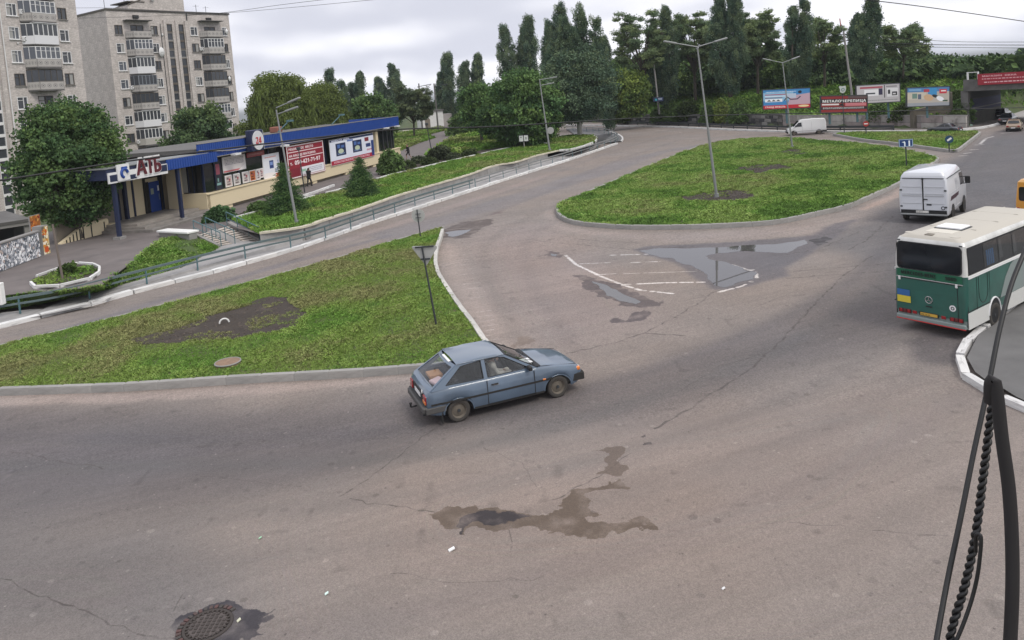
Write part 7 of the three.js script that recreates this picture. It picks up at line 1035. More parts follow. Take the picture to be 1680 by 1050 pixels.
function wheel(parent, x, z, r0, w, out, seg = 28) {
  const o = new THREE.Group(); o.name = 'wheel'; o.position.set(x, r0, z); parent.add(o); const R = (a, b) => new THREE.Vector2(a, b);
  mesh('tyre', new THREE.LatheGeometry([R(r0 * 0.62, -w / 2 * 0.8), R(r0 * 0.8, -w / 2), R(r0 * 0.94, -w / 2 * 0.92), R(r0, -w / 2 * 0.6), R(r0, w / 2 * 0.6), R(r0 * 0.94, w / 2 * 0.92), R(r0 * 0.8, w / 2), R(r0 * 0.62, w / 2 * 0.8)], seg).rotateX(Math.PI / 2), tyreMat, o);
  const d = [R(0.001, w * 0.28), R(r0 * 0.16, w * 0.3), R(r0 * 0.2, w * 0.18), R(r0 * 0.42, w * 0.26), R(r0 * 0.5, w * 0.12), R(r0 * 0.56, w * 0.16), R(r0 * 0.63, w * 0.42), R(r0 * 0.66, w * 0.42)], rim = new THREE.LatheGeometry(d, seg).rotateX(Math.PI / 2); if (out < 0) rim.rotateY(Math.PI);
  mesh('rim', rim, new THREE.MeshStandardMaterial().copy(rimMat), o).material.side = THREE.DoubleSide;
  if (seg > 20) mesh('hub', new THREE.CylinderGeometry(r0 * 0.13, r0 * 0.15, 0.04, 12).rotateX(Math.PI / 2).translate(0, 0, out * w * 0.36), M.steelDark, o);
  return o;
}
const prof = (pts) => (x) => { if (x <= pts[0][0]) return pts[0][1]; for (let i = 1; i < pts.length; i++) if (x <= pts[i][0]) return lerp(pts[i - 1][1], pts[i][1], (x - pts[i - 1][0]) / (pts[i][0] - pts[i - 1][0])); return pts[pts.length - 1][1]; };
// a car body of lofted stations; c: the car's measures
function carBody(o, c, pm, fine = true) {
  const top = prof(c.top), half = prof(c.half), st = [], xs = new Set([c.cab[0] - 0.001, c.cab[0] + 0.001, c.cab[1] - 0.001, c.cab[1] + 0.001]);
  for (let x = c.x0; x <= c.x1 + 1e-6; x += fine ? 0.05 : 0.15) xs.add(Math.min(c.x1, x)); xs.add(c.x1);
  for (const a of c.axles) for (let k = 0; k <= 12; k++) xs.add(a + c.arch * Math.cos(Math.PI * k / 12));
  for (const x of [...xs].sort((a, b) => a - b)) {
    let b = c.sill + 0.08 * (smooth(c.x1 - 0.3, c.x1, x) + smooth(c.x0 + 0.4, c.x0, x)); for (const a of c.axles) { const d = Math.abs(x - a); if (d < c.arch) b = Math.max(b, c.r + Math.sqrt(c.arch * c.arch - d * d)); }
    const t = top(x), w = half(x), inCab = x > c.cab[0] && x < c.cab[1], s = t - 0.07, mid = Math.max(b + 0.02, lerp(b, s, 0.55)), fl = inCab ? 0.42 : null, side = [[b, w - 0.035], [Math.min(b + 0.06, mid - 0.01), w - 0.008], [mid, w], [s, w - 0.015], [t - 0.015, w - 0.05], [t, w - 0.09], [fl ?? t + 0.012, fl ? w - 0.12 : w * 0.6]];
    const L = side.map(([y, z]) => V(x, y, z)); L.push(V(x, fl ?? t + 0.028, 0)); side.slice().reverse().forEach(([y, z]) => L.push(V(x, y, -z))); st.push(L);
  }
  mesh('body', metreUV(loft(st, true, 0.55)), fine ? dusty(pm) : pm, o);
  mesh('underbody', merge([bx(c.x1 - c.x0 - 0.3, 0.16, half(0) * 1.7, (c.x0 + c.x1) / 2, c.sill + 0.1, 0), ...c.axles.map((a) => bx(c.arch * 1.9, 0.5, half(a) * 2 - 0.34, a, 0.42, 0))]), M.black, o);
  for (const a of c.axles) for (const s of [1, -1]) wheel(o, a, s * (half(a) - 0.09), c.r, 0.165, s, fine ? 28 : 14);
}
function greenhouse(o, c, pm, glass, fine = true) {
  const zAt = (y) => lerp(c.zb, c.zt, clamp((y - c.belt) / (c.roofY - c.belt), -0.1, 1.1));
  for (const s of [1, -1]) {
    mesh('side_frame', plate(c.side, c.windows, 0.03, (x, y, k) => V(x, y, s * (zAt(y) - 0.03 + k))), pm, o).material.side;
    for (const wpoly of c.windows) { mesh('side_window', plate(wpoly, [], 0.006, (x, y, k) => V(x, y, s * (zAt(y) - 0.022 + k))), glass, o); if (fine) { const P = wpoly.map(([x, y]) => V(x, y, s * (zAt(y) + 0.001))); mesh('window_seal', merge(P.map((p, i) => bar(p, P[(i + 1) % P.length], 0.009, 0.009, 5))), M.black, o); } }
  }
  const [A, B] = [c.side[0], c.side[1]], n = c.side.length, [Cc, D] = [c.side[n - 2], c.side[n - 1]], zb = zAt(c.belt) - 0.02, zt = c.zt - 0.005;
  const rows = []; for (let i = 0; i <= 6; i++) { const x = lerp(c.side[1][0], c.side[n - 2][0], i / 6), y = prof(c.side.slice(1, n - 1).map((p) => p).sort((p, q) => p[0] - q[0]))(x); rows.push([-1, -0.93, -0.6, 0, 0.6, 0.93, 1].map((k) => V(x, y + 0.002 + 0.035 * (1 - k * k) - (Math.abs(k) === 1 ? 0.03 : 0), k * (zt + 0.012)))); }
  mesh('roof', loft(rows, false, 0.5), pm, o);
  // windscreen and back window with painted surrounds
  const pane = (lo, hi, name, bow, edge) => {
    const at3 = (z, t) => { const w = lerp(zb, zt, t), p = V(lerp(lo[0], hi[0], t) + bow * (1 - z * z), lerp(lo[1], hi[1], t), z * w); return p; }, g = [];
    const E = edge, L = []; for (let i = 0; i <= 8; i++) L.push([-1 + 2 * i / 8]);
    const hole = [[-1 + E, E * 1.6], [1 - E, E * 1.6], [1 - E, 1 - E * 1.2], [-1 + E, 1 - E * 1.2]];
    const dense = (poly) => { const out = []; poly.forEach((a, i) => { const b = poly[(i + 1) % poly.length]; for (let k = 0; k < 8; k++) out.push([lerp(a[0], b[0], k / 8), lerp(a[1], b[1], k / 8)]); }); return out; };
    const nrm = V(hi[1] - lo[1], -(hi[0] - lo[0]), 0).normalize(); if (name === 'rear_window') nrm.negate();
    if (edge) mesh(name === 'windscreen' ? 'windscreen_surround' : 'tailgate_frame', plate(dense([[-1, 0], [1, 0], [1, 1], [-1, 1]]), [dense(hole)], 1, (z, t, k) => at3(z, t).addScaledVector(nrm, 0.012 - 0.02 * (1 - k))), name === 'windscreen' ? M.black : pm, o);
    const q = []; for (let i = 0; i < 8; i++) q.push([[at3(lerp(hole[0][0], hole[1][0], i / 8), hole[0][1])], [at3(lerp(hole[0][0], hole[1][0], (i + 1) / 8), hole[0][1])], [at3(lerp(hole[0][0], hole[1][0], (i + 1) / 8), hole[2][1])], [at3(lerp(hole[0][0], hole[1][0], i / 8), hole[2][1])]].map((v) => v[0]));
    mesh(name, quadGeo(q), glass, o);
  };
  pane([A[0] + 0.01, A[1]], [B[0] + 0.01, B[1] - 0.01], 'windscreen', 0.05, 0.05); pane([D[0] - 0.01, D[1]], [Cc[0] - 0.01, Cc[1] - 0.01], 'rear_window', -0.05, 0.09);
}
function placed(name, label, category, a, b, scale) {   // stand a vehicle: a is under the middle of its tail, b gives the way it faces
  const d = b.clone().sub(a).setY(0).normalize(), o = thing(name, label, category, a.clone(), facing(d)); o.scale.setScalar(scale); return o;
}
const plateText = (g, w, h, s, bg = '#d8d6cf') => { g.fillStyle = bg; g.fillRect(0, 0, w, h); g.strokeStyle = '#222'; g.lineWidth = 3; g.strokeRect(2, 2, w - 4, h - 4); txt(g, s, 10, h - 12, h - 22, '#20242a', true, 'left', w - 20); };
// ---------------------------------------------------------------- the blue hatchback
{
  const k = 1.12, ra = G(754, 691), rb = G(917, 651), d = rb.clone().sub(ra).normalize(), right = V(-d.z, 0, d.x), mid = ra.clone().addScaledVector(d, 1.13 * k).addScaledVector(right, -0.69 * k);
  const o = placed('hatchback_car', 'blue three door hatchback driving past the near traffic island', 'car', mid, mid.clone().add(d), k);
  const pm = paintMat([0.09, 0.13, 0.185], 0.28), glass = clearGlass(0.8, 0.82, 0.83);
  const c = { x0: -1.80, x1: 1.83, axles: [-1.13, 1.19], arch: 0.325, r: 0.275, sill: 0.24, cab: [-1.66, 0.70], belt: 0.9, roofY: 1.36, zb: 0.71, zt: 0.55,
    top: [[-1.80, 0.80], [-1.76, 0.87], [-1.70, 0.895], [-1.4, 0.9], [0.7, 0.905], [0.78, 0.89], [1.2, 0.83], [1.6, 0.745], [1.76, 0.69], [1.83, 0.62]], half: [[-1.80, 0.68], [-1.72, 0.735], [-1.3, 0.765], [-0.4, 0.775], [0.8, 0.772], [1.4, 0.75], [1.7, 0.70], [1.83, 0.63]],
    side: [[0.76, 0.88], [0.04, 1.345], [-0.12, 1.378], [-0.55, 1.395], [-1.06, 1.352], [-1.70, 0.88]], windows: [[[0.54, 0.945], [0.02, 1.295], [-0.12, 1.325], [-0.42, 1.335], [-0.42, 0.93]], [[-0.52, 0.93], [-0.52, 1.335], [-0.98, 1.295], [-1.36, 0.955]]] };
  carBody(o, c, pm); greenhouse(o, c, pm, glass);
  const half = prof(c.half), strip = (x0, x1, y, h, out) => { const pts = []; for (let x = x0; x <= x1 + 1e-6; x += (x1 - x0) / 12) pts.push(x); return merge([1, -1].flatMap((s) => pts.slice(1).map((x, i) => { const a = pts[i]; return bx(x - a + 0.003, h, 0.016, (a + x) / 2, y, s * (half((a + x) / 2) + out)); }))); };
  mesh('side_trim', strip(-1.72, 1.05, 0.565, 0.045, 0.0), M.rubber, o); mesh('sill_trim', strip(-0.78, 0.84, 0.27, 0.06, -0.02), M.rubber, o);
  for (const s of [1, -1]) {
    mesh('door_gap', merge([bx(0.012, 0.62, 0.012, -0.47, 0.58, s * 0.772), bx(0.012, 0.6, 0.012, 0.63, 0.57, s * 0.772), bx(1.1, 0.012, 0.012, 0.08, 0.29, s * 0.768)]), M.black, o);
    mesh('door_handle', rbx(0.16, 0.035, 0.03, 0.012, -0.3, 0.76, s * 0.78), M.black, o); mesh('door_lock', rbx(0.12, 0.02, 0.012, 0.005, -0.27, 0.735, s * 0.775), chrome, o);
    mesh('wing_mirror', rbx(0.09, 0.11, 0.17, 0.03, 0.52, 0.97, s * 0.80), M.black, o);
    mesh('wheel_arch_lip', merge(c.axles.map((a) => new THREE.TorusGeometry(c.arch + 0.004, 0.012, 5, 20, Math.PI).translate(a, c.r, s * (half(a) - 0.012)))), pm, o);
    mesh('side_repeater', rbx(0.07, 0.04, 0.02, 0.01, 0.86, 0.585, s * 0.772), lampOrange, o);
    mesh('indicator_lamp', rbx(0.12, 0.1, 0.12, 0.03, 1.735, 0.62, s * 0.62), lampOrange, o);
    mesh('headlamp', rbx(0.06, 0.12, 0.3, 0.02, 1.80, 0.585, s * 0.42), mat([0.6, 0.6, 0.58], 0.15), o);
    const tl = mesh('tail_lamp', rbx(0.07, 0.2, 0.22, 0.02, -1.79, 0.66, s * 0.55), lampRed, o); mesh('lamp_segment', rbx(0.03, 0.08, 0.2, 0.01, -1.82, 0.60, s * 0.55), s > 0 ? lampOrange : lampRed, tl);
    mesh('mud_flap', bx(0.02, 0.3, 0.17, -1.5, 0.2, s * 0.66), M.rubber, o);
    mesh('roof_gutter', bar(V(0.02, 1.362, s * 0.563), V(-1.05, 1.362, s * 0.563), 0.012, 0.012, 5), pm, o);
  }
  mesh('front_bumper', merge([rbx(0.14, 0.2, 1.3, 0.05, 1.83, 0.42, 0), rbx(0.5, 0.19, 0.05, 0.02, 1.62, 0.42, 0.69), rbx(0.5, 0.19, 0.05, 0.02, 1.62, 0.42, -0.69)]), M.rubber, o);
  mesh('rear_bumper', merge([rbx(0.14, 0.16, 1.38, 0.04, -1.83, 0.43, 0), rbx(0.45, 0.15, 0.05, 0.02, -1.62, 0.43, 0.735), rbx(0.45, 0.15, 0.05, 0.02, -1.62, 0.43, -0.735)]), mat([0.07, 0.068, 0.066], 0.6), o);
  mesh('grille', rbx(0.03, 0.09, 0.5, 0.01, 1.82, 0.6, 0), M.black, o); mesh('tailgate_panel', rbx(0.03, 0.24, 0.8, 0.01, -1.80, 0.66, 0), M.black, o); mesh('number_plate', bx(0.012, 0.1, 0.46, -1.822, 0.66, 0), M.whiteFrame, o);
  mesh('tailgate_spoiler', rbx(0.06, 0.03, 0.5, 0.012, -1.12, 1.345, 0), M.white, o); mesh('sticker', new THREE.CylinderGeometry(0.035, 0.035, 0.01, 16).rotateZ(Math.PI / 2).scale(1, 1.4, 1).translate(-1.815, 0.8, 0.38), M.white, o);
  mesh('tow_bar', merge([bar(V(-1.75, 0.3, 0), V(-2.0, 0.3, 0), 0.022), bar(V(-2.0, 0.3, 0), V(-2.0, 0.37, 0), 0.02), new THREE.SphereGeometry(0.032, 10, 8).translate(-2.0, 0.39, 0)]), M.black, o); mesh('exhaust_pipe', bar(V(-1.4, 0.22, 0.4), V(-1.84, 0.22, 0.4), 0.025), M.steelDark, o);
  mesh('bonnet_gap', merge([bar(V(0.8, 0.905, 0.66), V(1.72, 0.725, 0.585), 0.006, 0.006, 4), bar(V(0.8, 0.905, -0.66), V(1.72, 0.725, -0.585), 0.006, 0.006, 4)]), M.black, o); mesh('scuttle', rbx(0.16, 0.03, 1.3, 0.012, 0.76, 0.905, 0), M.black, o); mesh('wiper', merge([bar(V(0.8, 0.94, -0.3), V(0.5, 1.12, 0.25), 0.008), bar(V(0.8, 0.94, 0.3), V(0.5, 1.12, 0.6), 0.008)]), M.black, o);
  // cabin
  const cloth = mat([0.05, 0.048, 0.05], 0.95), floor = mesh('cabin_lining', merge([bx(2.3, 0.03, 1.28, -0.48, 0.45, 0), bx(2.3, 0.46, 0.03, -0.48, 0.67, 0.63), bx(2.3, 0.46, 0.03, -0.48, 0.67, -0.63)]), cloth, o);
  for (const s of [1, -1]) mesh('front_seat', merge([rbx(0.5, 0.14, 0.48, 0.05, -0.08, 0.58, s * 0.33), rbx(0.16, 0.6, 0.46, 0.06, -0.38, 0.86, s * 0.33), rbx(0.1, 0.17, 0.26, 0.04, -0.43, 1.2, s * 0.33)]), cloth, o);
  mesh('rear_seat', merge([rbx(0.45, 0.14, 1.15, 0.05, -0.86, 0.56, 0), rbx(0.14, 0.42, 1.15, 0.05, -1.08, 0.76, 0)]), cloth, o); mesh('parcel_shelf', bx(0.46, 0.03, 1.2, -1.38, 0.87, 0), M.rubber, o); mesh('dashboard', rbx(0.34, 0.26, 1.24, 0.06, 0.52, 0.82, 0), M.rubber, o); mesh('steering_wheel', new THREE.TorusGeometry(0.17, 0.015, 6, 22).rotateY(Math.PI / 2).rotateZ(0.45).translate(0.27, 0.92, -0.33), M.black, o);
  mesh('windscreen_paper', bx(0.22, 0.012, 0.3, 0.63, 0.955, 0.3), M.white, o);
  const squat = 0.87; o.traverse((q) => { if (q.isMesh && q.parent.name !== 'wheel') q.geometry.scale(1, squat, 1); if (q.name === 'wheel') { q.scale.setScalar(0.91); q.position.y = c.r * 0.91; } });   // a low car
  const W2 = (x, y, z) => o.localToWorld(V(x, y * squat, z)); o.updateMatrixWorld(true);
  const bxo = thing('parcel', 'tan flat parcel on the shelf behind the rear window of the blue hatchback', 'parcel', W2(-1.4, 0.89, -0.08), o.rotation.y); mesh('parcel_body', rbx(0.34, 0.09, 0.4, 0.02, 0, 0.07, 0), mat([0.42, 0.22, 0.10], 0.8), bxo);
  const cl = mesh('folded_cloth', (() => { const g = rbx(0.32, 0.10, 0.42, 0.045), p = g.attributes.position; for (let i = 0; i < p.count; i++) p.setY(i, p.getY(i) * (0.7 + 0.7 * vnoise(p.getX(i) * 9 + 3, p.getZ(i) * 9))); return g; })(), mat([0.62, 0.45, 0.46], 0.95)); cl.position.copy(W2(-1.43, 0.94, 0.36)); cl.rotation.y = o.rotation.y + 0.3; tag(cl, 'pale pink cloth beside the tan parcel behind the rear window', 'cloth');
  M.carSeat = [W2(-0.1, 0.66, -0.33), o.rotation.y, k, W2(-0.1, 0.68, 0.33)];
}
// ---------------------------------------------------------------- coach-built bodies: rounded plans lofted through levels [y, rear inset, front inset, side inset]
function hull(L, Wd, levels, r = 0.16, seg = 5) {
  return loft(levels.map(([y, a, b, s]) => { const x0 = -L / 2 + a, x1 = L / 2 - b, z = Wd / 2 - s, q = []; for (const [cx, cz, t0] of [[x1 - r, z - r, 0], [x0 + r, z - r, 1], [x0 + r, -z + r, 2], [x1 - r, -z + r, 3]]) for (let i = 0; i <= seg; i++) { const t = (t0 + i / seg) * Math.PI / 2; q.push(V(cx + r * Math.cos(t), y, cz + r * Math.sin(t))); } q.push(q[0].clone()); return q; }), true, 0.5);
}
const rrect = (x0, x1, y0, y1, r = 0.08) => { const p = []; for (const [cx, cy, t0] of [[x1 - r, y1 - r, 0], [x0 + r, y1 - r, 1], [x0 + r, y0 + r, 2], [x1 - r, y0 + r, 3]]) for (let i = 0; i <= 4; i++) { const t = (t0 + i / 4) * Math.PI / 2; p.push([cx + r * Math.cos(t), cy + r * Math.sin(t)]); } return p; };
{
  // the green and white bus; built 2.3 m wide, tail at x = -4
  const A = G(1468, 518, 0.33), B = G(1590, 540, 0.33), sc = A.distanceTo(B) / 2.3, m = A.clone().lerp(B, 0.5).setY(0), rt = B.clone().sub(A).setY(0).normalize(), f0 = V(rt.z, 0, -rt.x), yaw = -0.06, f = V(f0.x * Math.cos(yaw) + f0.z * Math.sin(yaw), 0, -f0.x * Math.sin(yaw) + f0.z * Math.cos(yaw));
  const o = placed('bus', 'green and white bus seen from behind at the right edge of the road', 'bus', m.clone().addScaledVector(f, 3.24 * sc), m.clone().addScaledVector(f, 10), sc), Wd = 2.3, L = 8, X = -L / 2;
  const green = paintMat([0.012, 0.095, 0.072], 0.4), white = paintMat([0.66, 0.66, 0.63], 0.45), grey = mat([0.22, 0.26, 0.25], 0.5);
  const roofM = texMat(speckle([0.52, 0.49, 0.43], 3, 0.2, 0.08), 0.85);
  mesh('lower_body', metreUV(hull(L, Wd, [[0.62, 0, 0, 0], [1.2, -0.01, 0, -0.01], [2.02, 0.02, 0, 0.0]])), dusty(green), o);
  mesh('skirt', hull(L - 0.06, Wd - 0.03, [[0.33, 0.04, 0.1, 0.02], [0.63, 0, 0, 0.0]]), grey, o); mesh('skirt_panel', merge([bx(2.0, 0.52, 0.02, -2.95, 0.62, Wd / 2 + 0.012), bx(2.4, 0.5, 0.02, 0.6, 0.62, Wd / 2 + 0.012)]), white, o);
  mesh('upper_body', metreUV(hull(L, Wd, [[2.021, 0.02, 0, 0.0], [2.5, 0.05, 0.1, 0.02], [2.98, 0.10, 0.2, 0.06], [3.08, 0.16, 0.24, 0.12]])), dusty(white), o);
  mesh('roof', hull(L, Wd, [[3.081, 0.17, 0.25, 0.13], [3.17, 0.28, 0.35, 0.28], [3.21, 0.6, 0.6, 0.6]]), roofM, o);
  for (const z of [-0.62, -0.2, 0.2, 0.62]) mesh('roof_seam', bx(L - 1.0, 0.018, 0.03, 0.1, 3.2 - Math.abs(z) * 0.045, z), roofM, o); for (const x of [-1.9, 0.1, 2.0]) mesh('roof_seam', bx(0.03, 0.016, 1.5, x, 3.206, 0), roofM, o);
  const ht = mesh('roof_hatch', rbx(0.85, 0.07, 0.8, 0.03, -1.9, 3.25, 0.02), M.white, o); mesh('hatch_frame', rbx(0.95, 0.04, 0.9, 0.015, -1.9, 3.215, 0.02), M.steelDark, ht); mesh('roof_patch', bx(0.7, 0.012, 0.85, -2.75, 3.212, 0.0), mat([0.6, 0.57, 0.5], 0.8), o);
  for (const [z, m2] of [[0.66, roofM], [-0.75, roofM]]) mesh('roof_vent', new THREE.CylinderGeometry(0.17, 0.2, 0.06, 20).translate(-3.45, 3.17, z), m2, o); mesh('roof_vent', rbx(0.3, 0.05, 0.26, 0.02, -3.5, 3.19, -0.1), mat([0.2, 0.18, 0.15], 0.9), o);
  // rear: window, name strip, engine lid, lamps, plates
  const rear = (poly, th, out, y0 = 2.02) => plate(poly, [], th, (z, y, kk) => V(X + lerp(0.0, 0.075, clamp((y - y0) / 0.96)) * (y > y0 ? 1 : 0) - out - kk + 0.02, y, z));
  mesh('rear_window', rear(rrect(-1.0, 1.0, 2.08, 2.93, 0.12), 0.02, 0.012), M.glassDark, o); mesh('window_seal', plate(rrect(-1.03, 1.03, 2.05, 2.96, 0.13), [rrect(-1.0, 1.0, 2.08, 2.93, 0.12)], 0.03, (z, y, kk) => V(X + lerp(0, 0.075, (y - 2.02) / 0.96) - 0.015 - kk + 0.02, y, z)), M.black, o);
  const st = mesh('name_strip', rear([[-1.03, 1.80], [1.03, 1.80], [1.03, 2.04], [-1.03, 2.04]], 0.012, 0.02), mat([0.01, 0.11, 0.055], 0.5), o);
  mesh('lettering', bold('MERCEDES-BENZ', 0.12, 0, 0, 0, 0.01).scale(0.86, 1, 1).rotateY(-Math.PI / 2).translate(X - 0.03, 1.87, -0.9), M.black, st); mesh('lettering', bold('508D', 0.11, 0, 0, 0, 0.01).rotateY(-Math.PI / 2).translate(X - 0.03, 1.87, 0.52), M.black, st);
  mesh('trim_bar', rbx(0.03, 0.035, 2.1, 0.01, X - 0.02, 1.77, 0), chrome, o); for (const z of [-0.95, 0.86]) mesh('lid_hinge', rbx(0.03, 0.12, 0.07, 0.01, X - 0.035, 1.72, z), M.whiteFrame, o);
  mesh('engine_lid', rear(rrect(-0.99, 0.86, 0.66, 1.72, 0.04), 0.012, 0.012), green, o); mesh('lid_gap', merge([bx(0.012, 1.08, 0.014, X - 0.012, 1.19, 0.875), bx(0.012, 0.012, 2.0, X - 0.012, 1.735, 0)]), M.black, o);
  mesh('flag_sticker', merge([bx(0.01, 0.2, 0.42, X - 0.028, 1.24, -0.84)]), mat([0.03, 0.12, 0.32], 0.6), o); mesh('flag_sticker', bx(0.01, 0.22, 0.44, X - 0.0285, 1.02, -0.83), mat([0.62, 0.5, 0.05], 0.6), o);
  mesh('star_badge', merge([new THREE.TorusGeometry(0.11, 0.014, 6, 24), ...[0, 1, 2].map((i) => bx(0.018, 0.11, 0.012, 0, 0.055, 0).rotateZ(i * 2.094))]).rotateY(-Math.PI / 2).translate(X - 0.03, 1.12, -0.02), chrome, o); mesh('lid_handle', rbx(0.03, 0.04, 0.2, 0.01, X - 0.03, 0.9, -0.02), M.black, o);
  mesh('speed_disc', new THREE.CylinderGeometry(0.1, 0.1, 0.012, 24).rotateZ(Math.PI / 2).translate(X - 0.03, 0.98, 0.72), M.white, o); mesh('speed_mark', new THREE.TorusGeometry(0.045, 0.014, 6, 18).rotateY(Math.PI / 2).translate(X - 0.038, 0.98, 0.72), M.steelDark, o);
  for (const z of [-0.82, 0.82]) { const l = mesh('tail_lamp', rbx(0.03, 0.14, 0.42, 0.015, X - 0.005, 0.62, z), mat([0.05, 0.006, 0.01], 0.25), o); for (const q of [-0.13, 0, 0.13]) mesh('lamp_segment', rbx(0.02, 0.11, 0.1, 0.01, X - 0.022, 0.62, z + q), q ? lampRed : mat([0.12, 0.02, 0.02], 0.3), l); }
  for (const z of [-0.5, 0.42]) mesh('fog_lamp', rbx(0.03, 0.1, 0.14, 0.01, X - 0.005, 0.62, z), lampRed, o);
  mesh('number_plate', bx(0.012, 0.13, 0.62, X - 0.01, 0.62, -0.04), M.black, o); const np = new THREE.PlaneGeometry(0.56, 0.11).rotateY(-Math.PI / 2).translate(X - 0.018, 0.62, -0.04); mesh('plate_print', np, texMat(canvasTex(256, 52, (g, w, h) => plateText(g, w, h, 'ОМ 12-34', '#c8a040')), 0.6), o);
  mesh('rear_bumper', rbx(0.16, 0.16, Wd - 0.08, 0.05, X + 0.03, 0.42, 0), grey, o); mesh('red_edge', merge([rbx(0.03, 0.035, Wd - 0.1, 0.01, X - 0.04, 0.35, 0)]), mat([0.5, 0.03, 0.03], 0.5), o); for (const z of [-0.98, 0.98]) mesh('marker_lamp', rbx(0.03, 0.04, 0.1, 0.01, X + 0.1, 2.99, z), M.steelDark, o);
  // sides
  const wins = [[-3.78, -2.55], [-2.48, -1.25], [-1.18, 0.05], [0.12, 1.35], [1.42, 2.65]];
  const bluec = mat([0.03, 0.13, 0.30], 0.9), pane = new THREE.MeshPhysicalMaterial({ color: new THREE.Color(0.8, 0.82, 0.83), roughness: 0.03, transmission: 1, thickness: 0, ior: 1.5 });
  for (const s of [1, -1]) {
    const sd = (poly, th, out) => plate(poly, [], th, (x, y, kk) => V(x, y, s * (Wd / 2 - lerp(0.0, 0.06, clamp((y - 2.02) / 0.96)) + out + kk)));
    mesh('window_band', sd([[-3.82, 2.06], [2.7, 2.06], [2.7, 2.92], [-3.75, 2.92]], 0.01, 0.003), M.black, o);
    wins.forEach(([a, b], i) => { mesh('side_window', sd(rrect(a, b, 2.1, 2.88, 0.06), 0.006, 0.022), i ? pane : M.glassDark, o); if (i === 1) for (const q of [0, 1, 2, 3]) mesh('curtain', sd([[a + 0.25 + q * 0.17, 2.14], [a + 0.36 + q * 0.17, 2.14], [a + 0.37 + q * 0.17, 2.62], [a + 0.24 + q * 0.17, 2.64]], 0.005, 0.014), bluec, o); if (i > 1) mesh('curtain', sd([[a + 0.08, 2.2], [a + 0.4, 2.2], [a + 0.3, 2.8], [a + 0.1, 2.8]], 0.004, 0.014), mat([0.1, 0.1, 0.1], 0.9), o); });
    mesh('belt_trim', bx(6.6, 0.08, 0.03, -0.55, 1.99, s * (Wd / 2 + 0.012)), M.whiteFrame, o);
    mesh('side_gap', merge([bx(0.015, 1.1, 0.012, -3.2, 1.42, s * (Wd / 2 + 0.008)), bx(0.015, 1.0, 0.012, -2.1, 1.42, s * (Wd / 2 + 0.008)), bx(7.2, 0.03, 0.012, -0.4, 0.92, s * (Wd / 2 + 0.008)), new THREE.TorusGeometry(0.38, 0.012, 5, 18, Math.PI).rotateZ(Math.PI).translate(-2.65, 1.4, s * (Wd / 2 + 0.01)), bx(0.015, 0.5, 0.012, -3.03, 1.65, s * (Wd / 2 + 0.01)), bx(0.015, 0.5, 0.012, -2.27, 1.65, s * (Wd / 2 + 0.01))]), M.black, o);
    mesh('corner_edge', bar(V(X + 0.1, 0.4, s * (Wd / 2 - 0.02)), V(X + 0.1, 1.1, s * (Wd / 2 - 0.02)), 0.02), M.black, o);
    for (const x of [-1.75, 2.3]) { mesh('wheel_arch', new THREE.CylinderGeometry(0.5, 0.5, 0.06, 28, 1, false).rotateX(Math.PI / 2).translate(x, 0.5, s * (Wd / 2 - 0.005)), M.black, o); mesh('arch_trim', new THREE.TorusGeometry(0.51, 0.03, 6, 28, Math.PI).translate(x, 0.5, s * (Wd / 2 + 0.02)), M.whiteFrame, o); wheel(o, x, s * (Wd / 2 - 0.08), 0.42, 0.26, s); }
    mesh('swoosh_panel', plate([[-1.2, 0.9], [2.6, 0.9], [2.6, 2.0], [0.4, 2.0], [-0.2, 1.85], [-0.7, 1.5]], [], 0.012, (x, y, kk) => V(x, y, s * (Wd / 2 + 0.012 + kk))), grey, o);
  }
  mesh('chassis', bx(L - 0.6, 0.3, Wd - 0.5, 0, 0.42, 0), M.black, o);
  o.scale.x *= 0.81; for (const w of o.children) if (w.name === 'wheel') w.scale.x = 1 / 0.81;   // a short coach body
}
